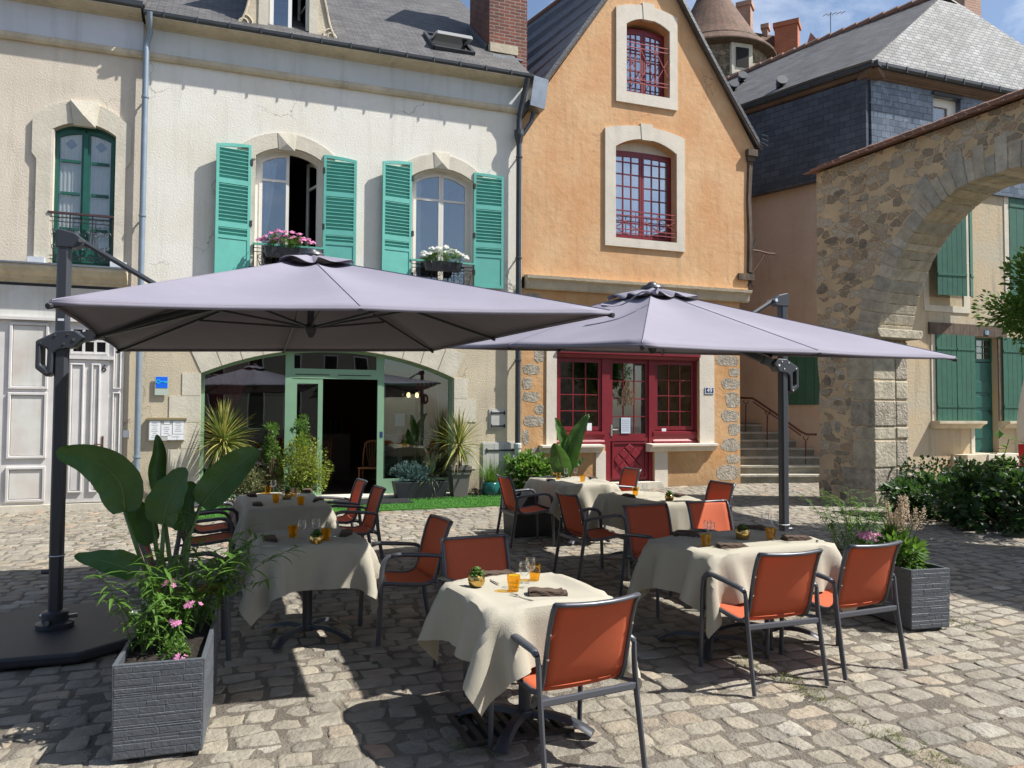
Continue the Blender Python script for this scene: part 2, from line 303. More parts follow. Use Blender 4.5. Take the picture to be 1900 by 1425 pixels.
    def build(s,name,mats,parent=None,smooth=False,bevel=0,auto=None,loc=None,solid=0,norm=True):
        me=bpy.data.meshes.new(name); me.from_pydata(s.v,[],s.f)
        if not isinstance(mats,(list,tuple)): mats=[mats]
        for m in mats: me.materials.append(m)
        if len(mats)>1: me.polygons.foreach_set('material_index',s.mi)
        if norm:
            bm=bmesh.new(); bm.from_mesh(me); bmesh.ops.recalc_face_normals(bm,faces=bm.faces); bm.to_mesh(me); bm.free()
        if smooth or auto: me.polygons.foreach_set('use_smooth',[True]*len(me.polygons))
        if auto: me.set_sharp_from_angle(angle=R(auto))
        me.update(); o=bpy.data.objects.new(name,me); COL.objects.link(o)
        if parent: o.parent=parent
        if loc: o.location=loc
        if bevel:
            b=o.modifiers.new('bevel','BEVEL'); b.width=bevel; b.segments=2; b.limit_method='ANGLE'; b.angle_limit=R(40)
        if solid:
            b=o.modifiers.new('solid','SOLIDIFY'); b.thickness=solid; b.offset=0
        return o
def each(name,mats,par,boxes,**k):
    "one part per box"
    for b in boxes:
        m=MB(); m.box(*b); m.build(name,mats,par,**k)
def thing(name,label,cat,loc=(0,0,0),rz=0,group=None):
    o=bpy.data.objects.new(name,None); COL.objects.link(o); o.empty_display_size=.1
    o.location=loc; o.rotation_euler=(0,0,rz); o['label']=label; o['category']=cat
    if group: o['group']=group
    return o
def tag(o,label,cat,group=None,kind=None):
    if label: o['label']=label
    if cat: o['category']=cat
    if group: o['group']=group
    if kind: o['kind']=kind
    return o
def struct(o): o['kind']='structure'; return o
def dup(root,loc,rz,label,group=None,scale=None):
    def cp(o,p):
        c=o.copy(); COL.objects.link(c); c.parent=p
        for ch in list(o.children): cp(ch,c)
        return c
    r=root.copy(); COL.objects.link(r)
    for ch in list(root.children): cp(ch,r)
    r.location=loc; r.rotation_euler=(0,0,rz); r['label']=label
    if scale: r.scale=scale
    if group: r['group']=group
    return r
def arch(x0,x1,z0,zs,zt,n=14):
    "opening outline: jambs from z0 to zs, segmental head rising to zt in the middle"
    w=(x1-x0)/2; h=max(zt-zs,1e-3); r=(w*w+h*h)/(2*h); cx=(x0+x1)/2; cz=zt-r; a=math.asin(min(1,w/r))
    if h>w: a=math.pi-a
    return [(x0,z0),(x1,z0)]+[(cx+r*math.sin(a-2*a*i/n),cz+r*math.cos(a-2*a*i/n)) for i in range(n+1)]
def text(s,size,mat_,parent,loc,rot=(R(90),0,0),ext=.002,name='lettering'):
    c=bpy.data.curves.new(name,'FONT'); c.body=s; c.size=size; c.extrude=ext; c.align_x='CENTER'; c.align_y='CENTER'
    o=bpy.data.objects.new('tmp',c); COL.objects.link(o); dg=bpy.context.evaluated_depsgraph_get(); me=bpy.data.meshes.new_from_object(o.evaluated_get(dg))
    bpy.data.objects.remove(o); me.materials.clear(); me.materials.append(mat_); q=bpy.data.objects.new(name,me); COL.objects.link(q); q.parent=parent; q.location=loc; q.rotation_euler=rot; return q
# ------------------------------------------------------------ shared materials
PL_WHITE=mat('white_render',(.76,.74,.68),.9,col2=(.70,.66,.56),vs=.75,bump=.32,bs=34,streak=.26,var2=.07,vs2=9,crack=.7)
PL_FRIEZE=mat('pale_frieze_paint',(.60,.62,.60),.85,var=.1,vs=1.2,bump=.2,bs=30,streak=.3)
PL_BEIGE=mat('beige_roughcast',(.66,.585,.48),.95,var=.14,vs=1.0,bump=.38,bs=34,streak=.3,var2=.12,vs2=55,crack=.5)
PL_LOW=mat('sandy_ground_floor_render',(.60,.52,.38),.95,var=.2,vs=1.1,bump=.5,bs=45,streak=.3,var2=.1,vs2=50,crack=.5,damp=.7)
PL_ORANGE=mat('ochre_orange_render',(.64,.41,.22),.92,vs=.9,col2=(.58,.30,.135),bump=.55,bs=8,streak=.42,var2=.16,vs2=4.5,crack=.5)
PL_ORLOW=mat('deep_ochre_render',(.58,.37,.19),.92,var=.3,vs=1.3,col2=(.50,.26,.10),bump=.6,bs=9,streak=.25,var2=.12,vs2=20,damp=.6)
PL_PINK=mat('dusty_pink_render',(.50,.41,.33),.92,var=.22,vs=.7,col2=(.43,.32,.235),bump=.5,bs=18,var2=.08,vs2=12,streak=.3)
PL_GREY=mat('weathered_grey_cream_render',(.43,.39,.30),.95,var=.3,vs=.8,col2=(.50,.38,.23),bump=.5,bs=14,streak=.65,var2=.08,vs2=10)
STONE=mat('pale_limestone',(.62,.575,.47),.85,var=.16,vs=2.5,bump=.3,bs=30,streak=.3,var2=.06,vs2=18)
STONE_O=mat('cream_limestone_surround',(.68,.62,.52),.85,var=.12,vs=2.5,bump=.25,bs=25,streak=.25)
STONE_D=mat('dirty_moulded_limestone',(.62,.54,.40),.9,var=.25,vs=2.2,bump=.5,bs=26,streak=.5,var2=.1,vs2=20)
STONE_G=mat('rough_grey_stone',(.44,.39,.31),.95,var=.45,vs=7,bump=1.6,bs=22,var2=.3,vs2=40)
TURQ=mat('turquoise_shutter_paint',(.115,.43,.365),.55,var=.12,vs=4,var2=.05,vs2=30,bump=.08,bs=60)
GREEN_D=mat('dark_green_joinery_paint',(.012,.10,.075),.45,var=.15,vs=6)
GREEN_S=mat('bottle_green_shutter_paint',(.026,.115,.075),.6,var=.2,vs=5,var2=.08,vs2=40,bump=.15,bs=50,aspect=.1)
GREEN_L=mat('sage_green_frame_paint',(.21,.36,.23),.5,var=.08,vs=5)
WINE=mat('wine_red_joinery_paint',(.205,.014,.024),.42,var=.15,vs=5,bump=.06,bs=60)
CREAMW=mat('cream_window_paint',(.74,.71,.64),.5,var=.06,vs=5)
WHITEP=mat('white_upvc',(.75,.75,.73),.4)
PINKW=mat('pinkish_white_shopfront_paint',(.66,.64,.62),.6,var=.12,vs=3,bump=.12,bs=40,streak=.4,damp=.35)
MARBLE=mat('veined_pale_marble',(.66,.66,.62),.35,var=.25,vs=1.6,col2=(.55,.50,.45),streak=.3)
BLACK=mat('black_ironwork',(.018,.017,.018),.5)
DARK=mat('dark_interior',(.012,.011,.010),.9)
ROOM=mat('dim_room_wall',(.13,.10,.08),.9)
ZINC=mat('grey_zinc',(.30,.33,.36),.38,metal=.75,var=.2,vs=6,bump=.1,bs=12)
ZINC_D=mat('dark_painted_zinc',(.055,.062,.070),.45,metal=.3,var=.2,vs=6)
PIPE=mat('blue_grey_downpipe_paint',(.26,.32,.38),.4,metal=.35,var=.15,vs=4)
WOODB=mat('weathered_dark_timber',(.12,.085,.06),.85,var=.45,vs=5,bump=1.0,bs=12,aspect=.08)
RUSTI=mat('rusty_iron',(.10,.035,.02),.7,var=.3,vs=8)
SLATE=brickmat('weathered_roof_slate',(.062,.060,.060),(.105,.10,.098),(.022,.022,.022),.22,.11,.006,zk=1.55,rough=.62,bump=.9,var=.25,patch=.3,pcol=(.17,.16,.15))
SLATE_S=brickmat('dark_steep_roof_slate',(.05,.055,.065),(.085,.088,.095),(.02,.02,.02),.22,.10,.005,zk=1.3,rough=.45,bump=.8,var=.25,axis='y')
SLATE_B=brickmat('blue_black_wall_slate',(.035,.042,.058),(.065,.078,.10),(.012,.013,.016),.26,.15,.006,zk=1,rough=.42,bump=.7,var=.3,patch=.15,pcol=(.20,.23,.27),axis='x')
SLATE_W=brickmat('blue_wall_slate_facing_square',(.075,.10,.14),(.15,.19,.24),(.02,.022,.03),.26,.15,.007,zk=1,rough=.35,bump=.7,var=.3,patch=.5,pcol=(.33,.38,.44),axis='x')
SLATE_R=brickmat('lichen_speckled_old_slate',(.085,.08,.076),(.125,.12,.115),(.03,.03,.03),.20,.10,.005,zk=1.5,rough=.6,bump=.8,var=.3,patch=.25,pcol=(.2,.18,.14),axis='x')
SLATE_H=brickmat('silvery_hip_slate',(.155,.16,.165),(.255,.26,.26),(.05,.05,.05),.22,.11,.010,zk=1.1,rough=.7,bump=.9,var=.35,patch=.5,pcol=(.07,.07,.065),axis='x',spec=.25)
BRICK=brickmat('dark_red_brick',(.20,.055,.032),(.11,.035,.026),(.22,.18,.15),.24,.075,.012,rough=.85,bump=.9,var=.35,axis='xy')
BRICK_O=brickmat('orange_red_brick',(.42,.13,.06),(.34,.10,.05),(.36,.22,.15),.24,.075,.008,rough=.85,bump=.5,var=.2,axis='xy')
BRICK_P=brickmat('pale_pink_brick',(.42,.23,.16),(.34,.18,.12),(.42,.34,.27),.24,.075,.01,rough=.85,bump=.5,var=.2,axis='xy')
TILE=brickmat('brown_clay_tile',(.17,.085,.05),(.10,.06,.042),(.05,.03,.02),.17,.10,.008,zk=1.2,rough=.85,bump=1,var=.35,patch=.3,pcol=(.20,.17,.11),axis='x')
TILE1=mat('terracotta_coping_tile',(.27,.13,.085),.85,col2=(.19,.12,.09),vs=6,bump=.5,bs=30,var2=.25,vs2=9)
RUB=rubble('rubble_in_ochre_mortar',(.58,.44,.275),[(.36,.31,.24),(.44,.38,.29),(.28,.23,.165),(.48,.42,.33),(.38,.28,.19),(.42,.35,.26)],scale=4.6,frac=.74,zk=1.65,edge=.055)
RUB2=rubble('rubble_of_far_tower',(.30,.23,.15),[(.16,.12,.085),(.22,.18,.13),(.12,.09,.06)],scale=6,frac=.9,zk=1.6,edge=.02)
ASH=mat('worn_ashlar',(.50,.45,.34),.9,var=.4,vs=4,bump=1.0,bs=18,var2=.2,vs2=25)
GLASS_W=glassmat('window_glass',(.80,.86,.9),.16)
GLASS_S=glassmat('shop_glass',(.72,.77,.77),.085)
GLASS_D=glassmat('small_pane_glass',(.7,.8,.9),.34)
GLASS_C=glassmat('clear_drinking_glass',(.985,.99,.99),.03,fm=.35)
GLASS_L=glassmat('clear_window_glass',(.95,.97,.97),.07,fm=.4)
GLASS_A=glassmat('amber_glass',(.99,.79,.20),.03,fm=.3)
CURT=mat('white_net_curtain',(.82,.83,.82),.9,transl=.3,var=.06,vs=8)
CURT_R=mat('crimson_curtain',(.33,.035,.05),.9,transl=.2,var=.2,vs=8)
FABRIC=mat('lavender_grey_canopy_fabric',(.235,.223,.275),.85,var=.09,vs=1.6,bump=.35,bs=2.2,var2=.05,vs2=5,transl=.03,tcol=(.10,.085,.075))
ANTH=mat('anthracite_powder_coat',(.040,.045,.055),.42,spec=.5,var2=.06,vs2=30)
ANTH_D=mat('matt_anthracite_slab',(.028,.030,.036),.55,var=.2,vs=3,bump=.1,bs=60)
ALU=mat('blue_grey_chair_aluminium',(.085,.090,.105),.36,metal=.25,spec=.6)
SLING=mat('orange_red_sling_mesh',(.64,.155,.066),.75,transl=.38,tcol=(.68,.13,.05),bump=.15,bs=500,var2=.07,vs2=60,rnd=.06)
LINEN=mat('oatmeal_linen',(.435,.405,.325),.9,transl=.10,bump=.35,bs=200,var2=.07,vs2=170,sheen=.2)
NAPK=mat('brown_linen_napkin',(.085,.055,.038),.9,bump=.4,bs=300,var2=.12,vs2=120)
STEEL=mat('polished_steel',(.7,.7,.7),.18,metal=1.0)
GOLD=mat('gold_glazed_pot',(.62,.42,.14),.22,metal=1.0)
LEAF_B=mat('deep_green_strelitzia_leaf',(.060,.150,.032),.42,var=.3,vs=5,transl=.22,tcol=(.10,.22,.03),bump=.3,bs=40,var2=.18,vs2=12)
LEAF_M=mat('fresh_green_leaf',(.11,.23,.035),.5,var=.4,vs=9,transl=.35,tcol=(.16,.30,.04))
LEAF_Y=mat('yellow_green_leaf',(.28,.34,.04),.5,var=.45,vs=10,transl=.35,tcol=(.3,.38,.05))
LEAF_D=mat('dark_shrub_leaf',(.022,.055,.018),.5,var=.5,vs=7,transl=.2,tcol=(.05,.11,.02))
LEAF_BL=mat('blue_green_needles',(.10,.19,.17),.6,var=.3,vs=12)
YUC1=mat('cream_edged_yucca_blade',(.44,.42,.11),.5,var=.45,vs=16,transl=.25)
YUC2=mat('green_yucca_blade',(.19,.27,.05),.5,var=.4,vs=12,transl=.25)
DRYL=mat('dry_yucca_blade',(.30,.22,.13),.8,var=.4,vs=12)
STEM=mat('brown_stem',(.13,.09,.05),.85,var=.4,vs=20,bump=.6,bs=40)
STEM_G=mat('green_stalk',(.10,.17,.04),.5,var=.2,vs=9)
SOIL=mat('potting_soil',(.035,.024,.017),.95,var=.5,vs=30,bump=2,bs=60)
PETAL_P=mat('pink_petals',(.66,.25,.45),.7,transl=.3)
PETAL_W=mat('white_petals',(.82,.82,.76),.7,transl=.3)
PETAL_C=mat('cream_plume_flowers',(.68,.54,.40),.8,transl=.3,var=.2,vs=30)
TURF=mat('artificial_turf',(.07,.27,.02),.7,var=.35,vs=14,bump=1.2,bs=220,transl=.2)
RUBBER=mat('black_rubber_mat',(.03,.03,.032),.7,bump=.5,bs=80)
WOODO=mat('orange_varnished_wood',(.32,.11,.03),.4,var=.2,vs=8)
TEALP=mat('teal_glazed_pot',(.01,.10,.09),.25)
GREYP=mat('taupe_plastic_pot',(.135,.125,.115),.55,var=.08,vs=5)
PAPER=mat('white_paper',(.78,.80,.82),.6)
BLUE=mat('bright_blue_enamel',(.01,.14,.80),.35)
BLUE_D=mat('navy_enamel',(.02,.04,.14),.35)
CYAN=mat('light_blue_print',(.03,.48,.78),.4)
GREYB=mat('pale_grey_painted_metal',(.48,.48,.45),.5,var=.1,vs=6)
REDP=mat('red_paint',(.55,.01,.015),.5)
WHITEC=mat('white_canvas',(.6,.6,.58),.8)
PRINT=mat('grey_print',(.3,.3,.3),.6)
CAST=mat('dark_cast_iron',(.045,.035,.03),.6,var=.3,vs=12,bump=.6,bs=60)
STEPST=mat('mossy_step_stone',(.27,.25,.19),.95,var=.4,vs=3,col2=(.17,.16,.11),bump=1.0,bs=16,var2=.15,vs2=20)
SLABT=mat('stone_tread_worn',(.42,.39,.32),.95,var=.3,vs=3,bump=.8,bs=16)
# ------------------------------------------------------------ ground
def setting():
    # far plane + cobble bed
    mb=MB(); n=60
    P=[]
    ys=np.linspace(-60,160,45); xs=np.linspace(-120,120,41)
    for y in ys: P.append([(x,y,gz(y)-.0005 if y<60 else gz(60)-.0005) for x in xs])
    mb.grid(P)
    m=mat('grit_and_dirt_between_setts',(.22,.19,.15),.98,var=.5,vs=1.5,bump=1.5,bs=50,var2=.35,vs2=60)
    struct(mb.build('ground',m))
    # hand cut setts: one mesh, each stone domed and slightly different
    th=R(20); ca,sa=math.cos(th),math.sin(th); nu=8
    g=np.array([-1,-.94,-.8,-.3,.3,.8,.94,1.]); U,V=np.meshgrid(g,g,indexing='ij')
    verts=[];faces=[];cols=[]
    pal=np.array([(.30,.265,.205),(.27,.245,.20),(.33,.29,.22),(.34,.285,.205),(.29,.26,.215),(.37,.325,.245),(.25,.23,.19),(.31,.28,.225),(.29,.26,.21),(.36,.285,.205),(.28,.255,.21)])
    q=[]
    for i in range(nu-1):
        for j in range(nu-1): q.append((i*nu+j,(i+1)*nu+j,(i+1)*nu+j+1,i*nu+j+1))
    q=np.array(q); k=0
    v=-6.0; row=0
    while v<26:
        h=rng.uniform(.125,.175); u=-24+rng.uniform(0,.2)
        while u<24:
            l=rng.uniform(.135,.25)
            cu,cv=u+l/2,v+h/2
            wob=.10*math.sin(cu*.7+cv*.35)+.05*math.sin(cu*1.9+1)+.03*math.sin(cv*2.3+cu)
            X=cu*ca-(cv+wob)*sa; Y=cu*sa+(cv+wob)*ca
            u+=l+rng.uniform(.008,.02)
            if Y<2.6 or Y>19 or abs(X)>Y*.74+1.6: continue
            fl=(Y-15.3-X*.364)
            if fl>.1 and X<7.2: continue
            a=(l/2)*rng.uniform(.96,1.0); b=(h/2)*rng.uniform(.94,1.0)
            e=rng.uniform(5,11); rr=np.maximum(np.abs(U),np.abs(V))+1e-9
            nrm=(np.abs(U)**e+np.abs(V)**e)**(1/e)+1e-9; s=rr/nrm
            uu=U*s*a*(1+.06*rng.normal()*V); vv=V*s*b*(1+.09*rng.normal()*U)
            jit=rng.normal(0,.0035,U.shape)
            uu=uu+jit*1.1; vv=vv+rng.normal(0,.003,U.shape)
            dome=1-.8*rr**rng.uniform(2.2,5.0)
            z=rng.uniform(.003,.008)*dome+rng.normal(0,.0012,U.shape)+rng.uniform(-.004,.004)
            z=np.where(rr>.99,-.009,z)+rng.normal(0,.02)*uu+rng.normal(0,.025)*vv
            cj=rng.normal(0,.011,(2,2,2)); fu=(U+1)/2; fv=(V+1)/2
            for ax_,arr in ((0,'u'),(1,'v')):
                d_=cj[ax_,0,0]*(1-fu)*(1-fv)+cj[ax_,1,0]*fu*(1-fv)+cj[ax_,0,1]*(1-fu)*fv+cj[ax_,1,1]*fu*fv
                if ax_==0: uu=uu+d_
                else: vv=vv+d_
            ang=rng.normal(0,.05); c2,s2=math.cos(th+ang),math.sin(th+ang)
            px=X+uu*c2-vv*s2; py=Y+uu*s2+vv*c2
            pz=z+GS*(py-GY)
            verts.append(np.stack([px,py,pz],-1).reshape(-1,3)); faces.append(q+k*nu*nu)
            mac=.5+.5*math.sin(X*.9+2*math.sin(Y*.6))*math.cos(Y*.8+1.3*math.sin(X*.5)); c=(pal[rng.integers(len(pal))]*.6+np.array((.30,.27,.215))*.4)*rng.uniform(.88,1.12)*(.90+.2*mac)
            if rng.random()<.015: c=np.array((.38,.27,.19))*rng.uniform(.85,1.1)
            if rng.random()<.03: c=np.array((.39,.36,.30))
            cols.append(np.tile(np.append(c,1),(nu*nu,1))); k+=1
        v+=h+rng.uniform(.008,.018); row+=1
    V3=np.concatenate(verts); FF=np.concatenate(faces); CC=np.concatenate(cols)
    me=bpy.data.meshes.new('cobblestone_paving'); me.vertices.add(len(V3)); me.vertices.foreach_set('co',V3.ravel().astype('f'))
    me.loops.add(FF.size); me.loops.foreach_set('vertex_index',FF.ravel().astype('i')); me.polygons.add(len(FF)); me.polygons.foreach_set('loop_start',np.arange(0,FF.size,4,dtype='i')); me.update(calc_edges=True)
    me.polygons.foreach_set('use_smooth',np.ones(len(FF),bool))
    at=me.color_attributes.new('stone','FLOAT_COLOR','POINT'); at.data.foreach_set('color',CC.ravel().astype('f'))
    m=mat('worn_sandstone_setts',(1,1,1),.82,var=.30,vs=6.5,vcol='stone',bump=1.3,bs=26,var2=.34,vs2=26)
    me.materials.append(m); o=bpy.data.objects.new('cobblestone_paving',me); COL.objects.link(o); struct(o)
    print('setts',k)
setting()
# ------------------------------------------------------------ generic facade pieces (all in a frame's local coordinates)
def casement(par,name,x0,x1,z0,z1,y,fm,gm,cols,rows,fw=.05,bw=.022,dp=.045,archh=0,opened=0,glassback=None,gname='pane',handle=False,mullzs=None):
    "one window leaf: frame with glazing bars, one pane sheet behind them"
    mb=MB(); zt=z1
    mb.box(x0,x0+fw,y,y+dp,z0,z1); mb.box(x1-fw,x1,y,y+dp,z0,z1); mb.box(x0+fw,x1-fw,y+.001,y+dp-.001,z0,z0+fw*1.2); mb.box(x0+fw,x1-fw,y+.001,y+dp-.001,z1-fw,z1)
    for i in range(1,cols):
        x=x0+fw+(x1-x0-2*fw)*i/cols; mb.box(x-bw/2,x+bw/2,y+.006,y+dp-.006,z0+fw,z1-fw)
    zz=mullzs if mullzs else [z0+fw+(z1-z0-2*fw)*i/rows for i in range(1,rows)]
    for z in zz: mb.box(x0+fw,x1-fw,y+.008,y+dp-.008,z-bw/2,z+bw/2)
    o=mb.build(name,fm,par)
    g=MB(); g.box(x0+fw*.8,x1-fw*.8,y+dp*.5-.003,y+dp*.5+.003,z0+fw*.8,z1-fw*.8); g.build(gname,gm,o)
    return o
def scroll(mb,c,r,turns,y,a0,sgn,w=.006):
    pts=[]
    for i in range(26):
        t=i/25; a=a0+sgn*turns*2*math.pi*t; q=r*(1-.8*t); pts.append((c[0]+q*math.cos(a),y,c[1]+q*math.sin(a)))
    mb.tube(pts,w,5)
def balcony(par,x0,x1,z0,z1,y,m_rail,m_iron,name='balcony_rail'):
    mb=MB(); mb.cur=0; mb.box(x0,x1,y-.025,y+.025,z1-.035,z1); mb.cur=1
    h=z1-z0; w=x1-x0
    for z in (z1-.09,z1-.16,z0+.10,z0+.04): mb.box(x0,x1,y-.006,y+.006,z-.006,z+.006)
    for x in (x0+.02,x0+w*.33,x0+w*.67,x1-.02): mb.box(x-.007,x+.007,y-.007,y+.007,z0+.02,z1-.03)
    zc=(z0+.10+z1-.16)/2; hh=(z1-.16-z0-.10)/2
    for k in range(3):
        cx=x0+w*(k+.5)/3; r=min(w/6*.5,hh*.55)
        for sg in (-1,1):
            scroll(mb,(cx+sg*r*.95,zc+hh*.35),r*.8,1.3,y,R(200) if sg>0 else R(-20),-sg)
            scroll(mb,(cx+sg*r*.8,zc-hh*.45),r*.7,1.2,y,R(160) if sg>0 else R(20),sg)
            pts=[(cx+sg*r*1.7*math.sin(t*math.pi*.5),y,zc-hh*.95+(1-math.cos(t*math.pi*.5))*hh*1.6) for t in [i/8 for i in range(9)]]
            mb.tube(pts,.006,5)
        scroll(mb,(cx,z1-.125),.035,1,y,0,1,.005); scroll(mb,(cx,z0+.07),.03,1,y,0,1,.005)
    return mb.build(name,[m_rail,m_iron],par)
def louvre(par,x0,x1,z0,z1,y,hang,ang,arch_sag=0.0,rise_dir=1,zm1=None,zm2=None,label=None):
    """one open shutter, hinged at x=hang; ang swings the free edge away from the wall. Two louvred fields over a solid panel."""
    w=x1-x0; fw=.05; t=.035; h=z1-z0; mb=MB()
    def top(x):  # the head follows the arch: highest at the opening side
        u=(x-x0)/w; 
        return z1-arch_sag*((u)**2 if rise_dir<0 else (1-u)**2)
    def poly(xa,xb,za,f=top,off=0):
        n=5; return [(xa,za),(xb,za)]+[(xb+(xa-xb)*i/n,f(xb+(xa-xb)*i/n)-off) for i in range(n+1)]
    zm2=zm2 if zm2 is not None else z0+h*.27; zm1=zm1 if zm1 is not None else z0+h*.68
    mb.prism(poly(x0,x0+fw,z0),0,t); mb.prism(poly(x1-fw,x1,z0),0,t)
    n=5; xa,xb=x0+fw,x1-fw
    mb.prism([(xa,top(xa)-fw),(xb,top(xb)-fw)]+[(xb+(xa-xb)*i/n,top(xb+(xa-xb)*i/n)) for i in range(n+1)],.001,t-.001)
    zk=zm2+(zm1-zm2)*.22
    for zc,hh in ((zm1,.045),(zk,.05),(zm2,.03),(z0+.03,.03)): mb.box(xa,xb,.001,t-.001,zc-hh,zc+hh)
    mb.box(xa,xb,.010,t-.006,z0+.06,zm2-.03)
    def slats(za,zb):
        m=max(2,int((zb-za)/.062))
        for i in range(m):
            z=za+(zb-za)*(i+.5)/m; mb.obox(((xa+xb)/2,t*.55,z),((xb-xa)/2,0,0),(0,.020,-.0185),(0,.003,.0035))
    slats(zm1+.05,min(top(xa),top(xb))-fw); slats(zk+.05,zm1-.05); slats(zm2+.03,zk-.05)
    mb.box(xa,xb,t*.9-.002,t*.9,zm2,zm1+(z1-zm1)*.8)
    M=Matrix.Translation((hang,y,0))@Matrix.Rotation(ang,4,'Z')@Matrix.Translation((-hang,0,0))
    mb.xf(M); o=mb.build('shutter',TURQ,par)
    for z in (z0+h*.13,z0+h*.45,z0+h*.88):
        hm=MB(); hm.box(hang-.02,hang+.02,-.012,t+.03,z-.05,z+.05); hm.xf(M); hm.build('hinge',BLACK,o)
    if label: o['label']=label
    return o
def cornice_profile(p,z0,z1,d=0.0):
    "moulded cornice section from the wall (y=0) out to y=-p"
    h=z1-z0
    return [(d,z0),(-p*.18,z0),(-p*.22,z0+h*.12),(-p*.42,z0+h*.22),(-p*.45,z0+h*.35),(-p*.62,z0+h*.42),(-p*.85,z0+h*.62),(-p*.9,z0+h*.75),(-p,z0+h*.8),(-p,z1),(d,z1)]
def keystone(par,xc,z0,z1,w0,w1,p=.10,m=None,name='keystone'):
    mb=MB(); a=[(xc-w0/2,z0),(xc+w0/2,z0),(xc+w1/2,z1),(xc-w1/2,z1)]
    vs=[(x,0,z) for x,z in a]+[(x,-p*.5,z) for x,z in a]+[(xc,-p,z0+(z1-z0)*.35)]
    mb.add(vs,[(0,1,5,4),(1,2,6,5),(2,3,7,6),(3,0,4,7),(4,5,8),(5,6,8),(6,7,8),(7,4,8)]); return mb.build(name,m or STONE,par)
def surround(par,op,x0,x1,z0,zs,zt,y0,m,name='window_surround',ears=0.0):
    "raised stone band round an arched opening (op = opening outline)"
    out=arch(x0,x1,z0,zs,zt,14); mb=MB(); mb.wall(out,[op],y0,-y0+.02) if z0<op[0][1]-.01 else None
    if not mb.v:
        # band open at the foot: build as closed polygon
        n=14; k=len(op)
        poly=[(x0,z0),(op[0][0],z0)]+[op[-1]]+[op[-1-i] for i in range(1,n+1)]+[(op[1][0],z0),(x1,z0)]+out[2:]
        mb.prism(poly,y0,.02)
    return mb.build(name,m,par)
XL=F.xs(262,500); XR=F.xs(968,500)
EAV=F.zs(620,76,-.33)             # top of the white house's gutter
CB=F.zs(620,107,-.05); CT=F.zs(620,84,-.33); SB=F.zs(620,162); ST=F.zs(620,154)
GB=gz(15)-.25
print('XL,XR',XL,XR,'eave',EAV,CB,CT,ST,SB)
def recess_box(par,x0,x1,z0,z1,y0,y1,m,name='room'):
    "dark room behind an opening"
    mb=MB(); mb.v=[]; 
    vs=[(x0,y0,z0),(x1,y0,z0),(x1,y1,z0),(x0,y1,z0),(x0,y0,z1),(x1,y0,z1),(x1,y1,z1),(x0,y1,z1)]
    mb.add(vs,[(0,1,2,3),(7,6,5,4),(1,5,6,2),(2,6,7,3),(3,7,4,0)]); return mb.build(name,m,par,norm=False)
